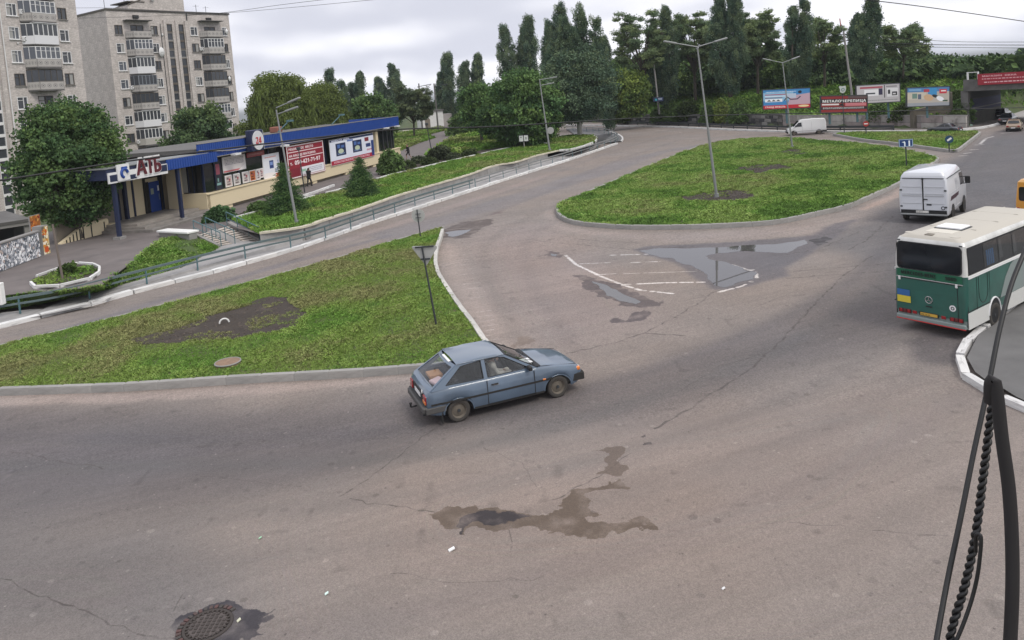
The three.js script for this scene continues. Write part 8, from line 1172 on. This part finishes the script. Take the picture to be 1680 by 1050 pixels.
{
  // white van with two rear doors
  const A = G(1480, 352, 0.35), B = G(1553, 359, 0.35), m = A.clone().lerp(B, 0.5).setY(0), rt = B.clone().sub(A).setY(0).normalize(), f0 = V(rt.z, 0, -rt.x), yaw = 0.28, f = V(f0.x * Math.cos(yaw) + f0.z * Math.sin(yaw), 0, -f0.x * Math.sin(yaw) + f0.z * Math.cos(yaw)), sc = A.distanceTo(B) / 2.02;
  const o = placed('delivery_van', 'white delivery van with closed double rear doors, ahead of the bus', 'van', m.clone().addScaledVector(f, 2.1 * sc), m.clone().addScaledVector(f, 9), sc), L = 4.8, Wd = 2.02, X = -L / 2, white = paintMat([0.62, 0.64, 0.68], 0.45), grime = mat([0.45, 0.46, 0.48], 0.6);
  mesh('body', hull(L, Wd, [[0.42, 0.02, 0, 0.04], [0.6, 0, 0, 0.0], [1.3, 0, 0.06, -0.01], [1.5, 0.0, 0.5, 0.0], [2.02, 0.03, 0.95, 0.06], [2.08, 0.05, 1.0, 0.08]], 0.13), white, o);
  mesh('roof', hull(L, Wd, [[2.081, 0.05, 1.02, 0.06], [2.2, 0.06, 1.08, 0.10], [2.34, 0.14, 1.2, 0.20], [2.4, 0.4, 1.5, 0.5]], 0.15), white, o);
  mesh('roof_edge', merge([bx(L - 1.4, 0.03, 0.03, -0.5, 2.08, Wd / 2 - 0.05), bx(L - 1.4, 0.03, 0.03, -0.5, 2.08, -Wd / 2 + 0.05), bx(0.03, 0.035, Wd - 0.3, X + 0.02, 2.085, 0)]), M.steelDark, o);
  for (const s of [1, -1]) {
    const d = new THREE.Group(); d.name = 'rear_door'; o.add(d); const z0 = s > 0 ? 0.03 : -0.9, z1 = s > 0 ? 0.9 : -0.03;
    mesh('door_skin', plate(rrect(z0, z1, 0.66, 2.03, 0.04), [], 0.025, (z, y, kk) => V(X - 0.002 - kk + lerp(0, 0.03, clamp((y - 1.5) / 0.5)), y, z)), white, d);
    mesh('door_rib', merge([0.95, 1.3, 1.38, 1.7].map((y, i) => rbx(0.02, i === 1 ? 0.05 : 0.025, 0.78, 0.008, X - 0.03, y, s * 0.465))), i2(s), d);
    mesh('hinge', merge([0.8, 1.55].map((y) => rbx(0.04, 0.07, 0.1, 0.012, X - 0.02, y, s * 0.91))), M.steelDark, d);
    mesh('tail_lamp', rbx(0.03, 0.16, 0.12, 0.02, X + 0.01, 0.56, s * 0.86), lampRed, o); mesh('bumper_end', rbx(0.1, 0.1, 0.16, 0.03, X - 0.02, 0.44, s * 0.88), M.rubber, o);
    for (const x of [-1.35, 1.55]) { mesh('wheel_arch', new THREE.CylinderGeometry(0.4, 0.4, 0.05, 24).rotateX(Math.PI / 2).translate(x, 0.42, s * (Wd / 2 - 0.01)), M.black, o); wheel(o, x, s * (Wd / 2 - 0.07), 0.33, 0.2, s); }
    mesh('cab_window', plate([[0.72, 1.42], [1.72, 1.42], [1.45, 1.98], [0.74, 2.0]], [], 0.012, (x, y, kk) => V(x, y, s * (Wd / 2 - lerp(0.0, 0.055, clamp((y - 1.4) / 0.6)) + 0.004 + kk))), M.glassDark, o);
    mesh('door_gap', merge([bx(0.014, 1.3, 0.012, 0.66, 1.12, s * (Wd / 2 + 0.006)), bx(0.014, 1.2, 0.012, -0.4, 1.2, s * (Wd / 2 + 0.008)), bx(2.6, 0.02, 0.012, -0.9, 1.36, s * (Wd / 2 + 0.01)), bx(2.7, 0.02, 0.012, -0.9, 0.62, s * (Wd / 2 + 0.004))]), grime, o);
    mesh('side_stripe', plate([[-1.9, 1.02], [-1.7, 1.2], [0.2, 1.2], [0.1, 1.05], [-0.6, 1.02]], [], 0.008, (x, y, kk) => V(x, y, s * (Wd / 2 + 0.008 + kk))), mat([0.05, 0.02, 0.03], 0.6), o);
    const mr = mesh('wing_mirror', rbx(0.1, 0.34, 0.22, 0.04, 1.2, 1.62, s * (Wd / 2 + 0.24)), M.black, o); mesh('mirror_arm', merge([bar(V(1.25, 1.42, s * (Wd / 2 - 0.02)), V(1.2, 1.46, s * (Wd / 2 + 0.22)), 0.02), bar(V(1.25, 1.75, s * (Wd / 2 - 0.04)), V(1.2, 1.76, s * (Wd / 2 + 0.22)), 0.015)]), M.black, mr);
  }
  function i2() { return grime; }
  mesh('door_gap', rbx(0.045, 1.42, 0.05, 0.008, X - 0.012, 1.35, 0), M.rubber, o); mesh('lock_handle', merge([rbx(0.03, 0.05, 0.2, 0.01, X - 0.05, 1.14, 0.09), rbx(0.05, 0.08, 0.08, 0.01, X - 0.04, 2.08, 0)]), M.black, o); mesh('badge', rbx(0.012, 0.07, 0.2, 0.005, X - 0.036, 0.9, 0.24), M.steelDark, o); mesh('fuel_disc', merge([new THREE.TorusGeometry(0.07, 0.018, 6, 18).rotateY(Math.PI / 2).translate(X - 0.03, 0.76, 0.8)]), M.steelDark, o);
  o.scale.x *= 0.87; for (const w of o.children) if (w.name === 'wheel') w.scale.x = 1 / 0.87;
  mesh('bumper_recess', bx(0.03, 0.16, Wd - 0.14, X - 0.003, 0.56, 0), M.black, o); mesh('number_plate', bx(0.015, 0.11, 0.52, X - 0.025, 0.57, -0.05), M.white, o); mesh('plate_print', new THREE.PlaneGeometry(0.5, 0.1).rotateY(-Math.PI / 2).translate(X - 0.034, 0.57, -0.05), texMat(canvasTex(256, 52, (g, w, h) => plateText(g, w, h, 'СА 48-17')), 0.6), o);
  mesh('rear_bumper', rbx(0.12, 0.08, Wd - 0.1, 0.03, X - 0.03, 0.44, 0), M.galv, o); mesh('chassis', bx(L - 0.8, 0.3, Wd - 0.5, 0, 0.42, 0), M.black, o); mesh('windscreen', quadGeo([[V(L / 2 - 0.46, 1.45, -0.85), V(L / 2 - 0.46, 1.45, 0.85), V(L / 2 - 0.9, 2.0, 0.8), V(L / 2 - 0.9, 2.0, -0.8)]]), M.glassDark, o);
}
{
  // white high roof panel van in profile, far side of the round island
  const a = G(1344, 220), b = G(1303, 222.5), sc = a.distanceTo(b) / 3.3, d = b.clone().sub(a).normalize(), rgt2 = V(-d.z, 0, d.x), side = rgt2.z > 0 ? 1 : -1, mid = a.clone().lerp(b, 0.5).addScaledVector(rgt2, -side * 0.85 * sc);
  const o = placed('panel_van', 'white high roof panel van in side view behind the round island', 'van', mid, mid.clone().add(d), sc), white = paintMat([0.72, 0.72, 0.72], 0.4); o.scale.y *= 0.93;
  const top = prof([[-2.62, 1.9], [-2.55, 2.2], [-2.4, 2.36], [-1, 2.42], [0.55, 2.36], [0.85, 2.2], [1.62, 1.36], [1.72, 1.26], [2.35, 1.08], [2.52, 0.9], [2.56, 0.6]]), half = prof([[-2.62, 0.92], [-2.5, 0.97], [1.7, 0.97], [2.3, 0.9], [2.56, 0.72]]), st = [];
  for (let x = -2.62; x <= 2.561; x += 0.07) { let bb = 0.36; for (const ax of [-1.65, 1.65]) { const q = Math.abs(x - ax); if (q < 0.42) bb = Math.max(bb, 0.34 + Math.sqrt(0.42 * 0.42 - q * q)); } const t = top(x), w = half(x), sft = smooth(1.2, 2.0, t) * 0.1, pts = [[bb, w - 0.03], [Math.max(bb + 0.02, 0.7), w], [Math.max(bb + 0.04, Math.min(t - 0.12, 1.25)), w - 0.01], [t - 0.1, w - sft], [t - 0.02, w - 0.08 - sft], [t, w - 0.25 - sft]]; const l = pts.map(([y, z]) => V(x, y, z)); l.push(V(x, t + 0.02, 0)); pts.reverse().forEach(([y, z]) => l.push(V(x, y, -z))); st.push(l); }
  mesh('body', loft(st, true, 0.5), white, o);
  for (const s of [1, -1]) {
    mesh('cab_window', plate([[0.58, 1.3], [1.58, 1.28], [1.02, 1.9], [0.62, 1.92]], [], 0.015, (x, y, kk) => V(x, y, s * (0.975 - lerp(0, 0.085, clamp((y - 1.25) / 0.7)) + kk))), M.glassDark, o);
    for (const x of [-1.65, 1.65]) wheel(o, x, s * 0.87, 0.34, 0.22, s, 20); mesh('headlamp', rbx(0.14, 0.22, 0.2, 0.05, 2.44, 0.86, s * 0.66), mat([0.5, 0.5, 0.5], 0.15), o); mesh('side_rub_strip', bx(3.9, 0.09, 0.03, -0.3, 0.62, s * 0.975), mat([0.45, 0.45, 0.45], 0.6), o); mesh('door_gap', merge([bx(0.014, 1.5, 0.01, 0.52, 1.2, s * 0.975), bx(0.014, 1.5, 0.01, -0.7, 1.2, s * 0.972)]), M.galv, o); mesh('wing_mirror', rbx(0.12, 0.26, 0.18, 0.04, 1.45, 1.4, s * 1.08), M.black, o); mesh('tail_lamp', rbx(0.04, 0.5, 0.1, 0.02, -2.61, 1.2, s * 0.86), lampRed, o); mesh('rear_corner_bumper', rbx(0.6, 0.24, 0.06, 0.03, -2.35, 0.5, s * 0.965), M.rubber, o);
  }
  mesh('windscreen', quadGeo([[V(1.66, 1.34, -0.82), V(1.66, 1.34, 0.82), V(0.93, 2.15, 0.74), V(0.93, 2.15, -0.74)]]), M.glassDark, o); mesh('front_bumper', rbx(0.2, 0.36, 1.7, 0.08, 2.5, 0.5, 0), M.rubber, o); mesh('rear_bumper', rbx(0.14, 0.24, 1.86, 0.05, -2.6, 0.5, 0), M.rubber, o); mesh('grille', rbx(0.04, 0.2, 0.8, 0.02, 2.53, 0.82, 0), M.steelDark, o); mesh('underbody', bx(4.4, 0.5, 1.5, 0, 0.55, 0), M.black, o);
}
// far cars, all of one build with their own colours and outlines
function smallCar(label, tail, nose, colour, sedan, sc, name = 'parked_car') {
  const o = placed(name, label, 'car', tail.clone().lerp(nose, 0.5).setY(0), nose.clone().setY(0), sc), pm = paintMat(colour, 0.35);
  const c = sedan ? { x0: -2.1, x1: 2.1, axles: [-1.3, 1.32], arch: 0.34, r: 0.29, sill: 0.26, cab: [-1.2, 0.75], belt: 0.9, roofY: 1.36, zb: 0.74, zt: 0.57, top: [[-2.1, 0.72], [-2.0, 0.88], [-1.2, 0.92], [0.75, 0.92], [1.4, 0.85], [2.0, 0.76], [2.1, 0.6]], half: [[-2.1, 0.72], [-1.8, 0.8], [1.5, 0.81], [2.1, 0.68]], side: [[0.85, 0.89], [0.12, 1.34], [-0.5, 1.39], [-0.85, 1.33], [-1.35, 0.89]], windows: [[[0.6, 0.95], [0.1, 1.29], [-0.3, 1.31], [-0.3, 0.94]], [[-0.38, 0.94], [-0.38, 1.31], [-0.8, 1.28], [-1.1, 0.96]]] }
    : { x0: -1.8, x1: 1.85, axles: [-1.15, 1.2], arch: 0.33, r: 0.28, sill: 0.26, cab: [-1.65, 0.72], belt: 0.92, roofY: 1.42, zb: 0.74, zt: 0.58, top: [[-1.8, 0.7], [-1.74, 0.9], [0.72, 0.93], [1.3, 0.86], [1.75, 0.74], [1.85, 0.55]], half: [[-1.8, 0.72], [-1.5, 0.8], [1.3, 0.8], [1.85, 0.66]], side: [[0.8, 0.9], [0.1, 1.4], [-0.5, 1.44], [-1.3, 1.38], [-1.72, 0.9]], windows: [[[0.58, 0.96], [0.08, 1.34], [-0.35, 1.37], [-0.35, 0.95]], [[-0.43, 0.95], [-0.43, 1.37], [-1.2, 1.33], [-1.45, 0.97]]] };
  carBody(o, c, pm, false); greenhouse(o, c, pm, M.glassDark, false);
  mesh('front_bumper', rbx(0.16, 0.2, 1.4, 0.05, c.x1 - 0.02, 0.42, 0), M.rubber, o); mesh('rear_bumper', rbx(0.16, 0.2, 1.46, 0.05, c.x0, 0.42, 0), M.rubber, o);
  for (const s of [1, -1]) { mesh('headlamp', rbx(0.08, 0.13, 0.26, 0.03, c.x1 - 0.05, 0.62, s * 0.5), mat([0.6, 0.6, 0.58], 0.15), o); mesh('tail_lamp', rbx(0.06, 0.16, 0.24, 0.02, c.x0 + 0.01, 0.68, s * 0.56), lampRed, o); } mesh('number_plate', bx(0.02, 0.1, 0.44, c.x0 - 0.09, 0.5, 0), M.whiteFrame, o);
  return o;
}
smallCar('dark blue grey car passing the concrete wall by the far triangle island', G(1568, 218.5), G(1532, 218.5), [0.025, 0.028, 0.04], true, 0.7, 'dark_car');
smallCar('small beige and orange car seen from behind on the road at the right edge', G(1661, 218), G(1668, 210), [0.3, 0.22, 0.15], true, 0.78, 'beige_car');
smallCar('dark car in the shade of the railway bridge, nearer one', G(1648, 205), G(1660, 200), [0.02, 0.02, 0.024], true, 0.8, 'dark_car');
smallCar('dark car farther under the railway bridge', G(1640, 195), G(1650, 192), [0.018, 0.018, 0.02], false, 0.8, 'dark_car');
smallCar('white car parked before the small white building, left of the pair', GT(699, 212), GT(727, 210.5), [0.62, 0.63, 0.65], true, 0.8);
smallCar('silver white car parked right of the other white car, far behind the park lawn', GT(733, 211), GT(760, 210), [0.45, 0.47, 0.5], false, 0.9);
{
  // yellow minibus, cut by the picture edge
  const A = G(1668, 374), rt = V(0.55, 0, 0.835), f = V(0.835, 0, -0.55), m = A.clone().addScaledVector(rt, 0.88).addScaledVector(f, 2.2), o = placed('yellow_bus', 'yellow minibus at the right picture edge, only its rear corner in view', 'bus', m, m.clone().add(f), 0.86), yel = paintMat([0.62, 0.27, 0.02], 0.45), X = -2.6;
  mesh('body', hull(5.2, 2.1, [[0.38, 0, 0, 0.02], [1.2, -0.01, 0, 0], [1.5, 0.01, 0.1, 0.01], [2.35, 0.06, 0.4, 0.08]], 0.14), yel, o); mesh('roof', hull(5.2, 2.1, [[2.351, 0.06, 0.42, 0.08], [2.48, 0.14, 0.6, 0.2], [2.54, 0.5, 0.9, 0.5]], 0.16), paintMat([0.66, 0.36, 0.1], 0.6), o);
  mesh('rear_window', plate(rrect(-0.86, 0.86, 1.42, 2.12, 0.1), [], 0.02, (z, y, k) => V(X + lerp(0.005, 0.045, (y - 1.4) / 0.7) - k, y, z)), M.glassDark, o); mesh('rear_bumper', rbx(0.16, 0.2, 2.0, 0.05, X, 0.46, 0), M.rubber, o); mesh('chassis', bx(4.4, 0.3, 1.6, 0, 0.4, 0), M.black, o);
  for (const s of [1, -1]) { mesh('tail_lamp', rbx(0.05, 0.36, 0.14, 0.02, X, 0.9, s * 0.9), lampRed, o); mesh('side_window', plate(rrect(-2.2, 1.6, 1.45, 2.15, 0.08), [], 0.012, (x, y, k) => V(x, y, s * (1.05 - lerp(0, 0.06, (y - 1.45) / 0.7) + k))), M.glassDark, o); for (const x of [-1.6, 1.6]) wheel(o, x, s * 0.94, 0.36, 0.22, s, 20); }
}
// ---------------------------------------------------------------- people: one smooth surface each, blended from tapered limbs
function person(label, foot, turn, pose, look, scale = 1) {
  const o = thing('person', label, 'person', foot, turn); o.scale.setScalar(scale);
  const J = pose, bones = [];
  const b = (a, c, r0, r1, col) => bones.push([V(...a), V(...c), r0, r1, col]);
  b(J.hip, J.waist, 0.135, 0.125, look.top); b(J.waist, J.chest, 0.125, 0.155, look.top); b(J.chest, J.neck, 0.12, 0.06, look.top); b(J.neck, J.head0, 0.052, 0.055, look.skin); b(J.head0, J.head1, 0.088, 0.092, look.skin);
  for (const s of ['L', 'R']) { b([J.chest[0], J.chest[1] + 0.06, J.chest[2]], J['sh' + s], 0.08, 0.068, look.top); b(J['sh' + s], J['el' + s], 0.056, 0.044, look.top); b(J['el' + s], J['wr' + s], 0.043, 0.03, look.sleeve ?? look.top); b([J.hip[0], J.hip[1] - 0.02, J.hip[2]], J['th' + s], 0.1, 0.098, look.legs); b(J['th' + s], J['kn' + s], 0.092, 0.06, look.legs); b(J['kn' + s], J['an' + s], 0.058, 0.04, look.shin ?? look.legs); b(J['an' + s], J['to' + s], 0.042, 0.034, look.shoes); }
  const res = 72, mc = new MarchingCubes(res, new THREE.MeshBasicMaterial(), true, true, 60000); mc.isolation = 0; const size = 1.02, cen = V(J.hip[0] + 0.15 * (J.hip[1] < 0.5), J.hip[1] < 0.5 ? 0.3 : 0.88, J.hip[2]), p = V(0, 0, 0), ab = V(0, 0, 0), ap = V(0, 0, 0);
  const dist = (bn, q) => { ab.copy(bn[1]).sub(bn[0]); const l2 = ab.lengthSq() || 1e-6, t = clamp(ap.copy(q).sub(bn[0]).dot(ab) / l2); return ap.copy(bn[0]).addScaledVector(ab, t).distanceTo(q) - lerp(bn[2], bn[3], t); };
  const half = res / 2;
  for (let z = 0; z < res; z++) for (let y = 0; y < res; y++) for (let x = 0; x < res; x++) { p.set((x - half) / half * size + cen.x, (y - half) / half * size + cen.y, (z - half) / half * size + cen.z); let s = 0; for (const bn of bones) s += Math.exp(-26 * dist(bn, p)); mc.field[x + y * res + z * res * res] = Math.log(s) / 26; }
  mc.update(); const n = mc.count, pos = [], col = [], nor = [];
  for (let i = 0; i < n; i++) { p.set(mc.positionArray[i * 3] * size + cen.x, mc.positionArray[i * 3 + 1] * size + cen.y, mc.positionArray[i * 3 + 2] * size + cen.z); let best = 9, c = look.top; for (const bn of bones) { const d = dist(bn, p); if (d < best) { best = d; c = bn[4]; } } pos.push(p.x, p.y, p.z); col.push(...c); nor.push(mc.normalArray[i * 3], mc.normalArray[i * 3 + 1], mc.normalArray[i * 3 + 2]); }
  let g = new THREE.BufferGeometry(); g.setAttribute('position', new THREE.Float32BufferAttribute(pos, 3)); g.setAttribute('normal', new THREE.Float32BufferAttribute(nor, 3)); g.setAttribute('color', new THREE.Float32BufferAttribute(col, 3));
  // face and hands
  const extra = [], f = J.face ?? [1, 0, 0], hd = V(...J.head0).lerp(V(...J.head1), 0.45), F = V(...f), S = V(-F.z, 0, F.x);
  extra.push([new THREE.ConeGeometry(0.016, 0.04, 6).rotateX(0.4).translate(hd.x + F.x * 0.095, hd.y - 0.012, hd.z + F.z * 0.095), look.skin]); for (const s of [1, -1]) { extra.push([new THREE.SphereGeometry(0.012, 8, 6).translate(hd.x + F.x * 0.082 + S.x * 0.032 * s, hd.y + 0.018, hd.z + F.z * 0.082 + S.z * 0.032 * s), [0.03, 0.025, 0.02]], [new THREE.SphereGeometry(0.022, 8, 6).scale(0.6, 1.2, 0.8).translate(hd.x + S.x * 0.09 * s, hd.y, hd.z + S.z * 0.09 * s), look.skin]); }
  extra.push([new THREE.CapsuleGeometry(0.007, 0.035, 3, 6).rotateX(Math.PI / 2).rotateY(Math.atan2(S.x, S.z)).translate(hd.x + F.x * 0.083, hd.y - 0.045, hd.z + F.z * 0.083), [0.25, 0.09, 0.08]]);
  for (const s of ['L', 'R']) { const w = V(...J['wr' + s]), d = w.clone().sub(V(...J['el' + s])).normalize(), sd = V(0, 0, 1).cross(d).normalize(), palm = w.clone().addScaledVector(d, 0.05); extra.push([new THREE.SphereGeometry(0.036, 10, 8).scale(1, 1.25, 0.6).translate(palm.x, palm.y, palm.z), look.skin]); for (let k = 0; k < 4; k++) { const a = palm.clone().addScaledVector(d, 0.035).addScaledVector(sd, (k - 1.5) * 0.018), c = a.clone().addScaledVector(d, 0.05 - Math.abs(k - 1.3) * 0.006).addScaledVector(V(0, 0, s === 'L' ? 1 : -1), 0.012); extra.push([bar(a, c, 0.009, 0.007, 6), look.skin]); } const t0 = palm.clone().addScaledVector(sd, 0.03).addScaledVector(d, -0.01); extra.push([bar(t0, t0.clone().addScaledVector(sd, 0.018).addScaledVector(d, 0.045), 0.01, 0.008, 6), look.skin]); }
  const list = [g]; for (const [e, c] of extra) { const q = e.index ? e.toNonIndexed() : e; q.deleteAttribute('uv'); q.setAttribute('color', new THREE.Float32BufferAttribute(Array(q.attributes.position.count).fill(c).flat(), 3)); list.push(q); }
  mesh('body', mergeGeometries(list), new THREE.MeshStandardMaterial({ vertexColors: true, roughness: 0.85, side: THREE.DoubleSide }), o);
  const hair = new THREE.SphereGeometry(0.112, 18, 12, 0, 6.283, 0, 1.75); hair.rotateX(0).rotateZ(0).translate(0, 0, 0); const hp = hair.attributes.position; for (let i = 0; i < hp.count; i++) { const v = V(hp.getX(i), hp.getY(i), hp.getZ(i)), k = v.dot(F); if (k > 0.03 && v.y < 0.055) v.addScaledVector(F, -(k - 0.03)); hp.setXYZ(i, v.x, v.y, v.z); } hair.computeVertexNormals(); hair.translate(hd.x - F.x * 0.012, hd.y + 0.022, hd.z - F.z * 0.012);
  const hl = [hair]; if (look.long) hl.push(new THREE.SphereGeometry(0.1, 14, 10).scale(0.55, 1.5, 1).translate(hd.x - F.x * 0.075, hd.y - 0.09, hd.z - F.z * 0.075)); mesh('hair', merge(hl), mat(look.hair, 0.8), o);
  return o;
}
const walk = (k, lean = 0.03) => ({ hip: [0, 0.93, 0], waist: [0.01, 1.06, 0], chest: [lean, 1.3, 0], neck: [lean, 1.46, 0], head0: [lean + 0.02, 1.56, 0], head1: [lean + 0.03, 1.64, 0], shL: [lean, 1.4, -0.19], shR: [lean, 1.4, 0.19], elL: [lean + 0.1 * k, 1.14, -0.23], elR: [lean - 0.12 * k, 1.14, 0.23], wrL: [lean + 0.25 * k, 0.96, -0.2], wrR: [lean - 0.1 * k, 0.92, 0.22], thL: [0, 0.88, -0.09], thR: [0, 0.88, 0.09], knL: [-0.02 - 0.06 * k, 0.5, -0.09], knR: [0.22 * k, 0.52, 0.09], anL: [-0.28 * k, 0.13, -0.09], anR: [0.24 * k, 0.09, 0.09], toL: [-0.14 * k, 0.05, -0.1], toR: [0.24 * k + 0.14, 0.045, 0.1] });
person('person in a dark coat and dark trousers walking past the shop front', GT(508, 306), facing(V(0.35, 0, -0.93)), walk(0.75), { top: [0.012, 0.012, 0.015], legs: [0.016, 0.016, 0.022], shoes: [0.012, 0.012, 0.012], skin: [0.35, 0.2, 0.15], hair: [0.02, 0.014, 0.01], long: true }, 0.92);
person('person in a black jacket with bare lower legs striding along the park path', GT(671, 261), facing(V(-0.95, 0, 0.3)), walk(1.1, 0.06), { top: [0.01, 0.01, 0.012], legs: [0.02, 0.02, 0.024], shin: [0.3, 0.2, 0.16], shoes: [0.3, 0.29, 0.28], skin: [0.35, 0.2, 0.15], hair: [0.015, 0.012, 0.01] }, 0.95);
{
  const [p, turn, k, p2] = M.carSeat, pose = { hip: [-0.08, 0.09, 0], waist: [-0.12, 0.22, 0], chest: [-0.17, 0.42, 0], neck: [-0.17, 0.57, 0], head0: [-0.15, 0.64, 0], head1: [-0.14, 0.70, 0], shL: [-0.15, 0.5, -0.18], shR: [-0.15, 0.5, 0.18], elL: [0.08, 0.3, -0.2], elR: [0.06, 0.3, 0.22], wrL: [0.3, 0.36, -0.12], wrR: [0.3, 0.36, 0.1], thL: [0.02, 0.07, -0.1], thR: [0.02, 0.07, 0.1], knL: [0.4, 0.16, -0.12], knR: [0.4, 0.16, 0.12], anL: [0.62, -0.1, -0.1], anR: [0.62, -0.1, 0.1], toL: [0.74, -0.13, -0.1], toR: [0.74, -0.13, 0.1] };
  const o = person('driver in a dark shirt at the wheel of the blue hatchback', p, turn, pose, { top: [0.06, 0.06, 0.07], legs: [0.05, 0.05, 0.06], shoes: [0.02, 0.02, 0.02], skin: [0.36, 0.21, 0.16], hair: [0.03, 0.022, 0.016] }, k * 0.7);
  o.position.y = p.y - 0.05;
  const pose2 = { ...pose, wrL: [0.22, 0.2, -0.08], wrR: [0.2, 0.2, 0.08], elL: [0.0, 0.22, -0.2], elR: [0.0, 0.22, 0.2] };
  person('passenger in pale fluffy clothes beside the driver of the blue hatchback', p2, turn, pose2, { top: [0.66, 0.6, 0.52], legs: [0.5, 0.45, 0.38], shoes: [0.05, 0.05, 0.05], skin: [0.36, 0.21, 0.16], hair: [0.03, 0.022, 0.016], long: true }, k * 0.7);
}
scene.updateMatrixWorld(true);
renderer.render(scene, camera);
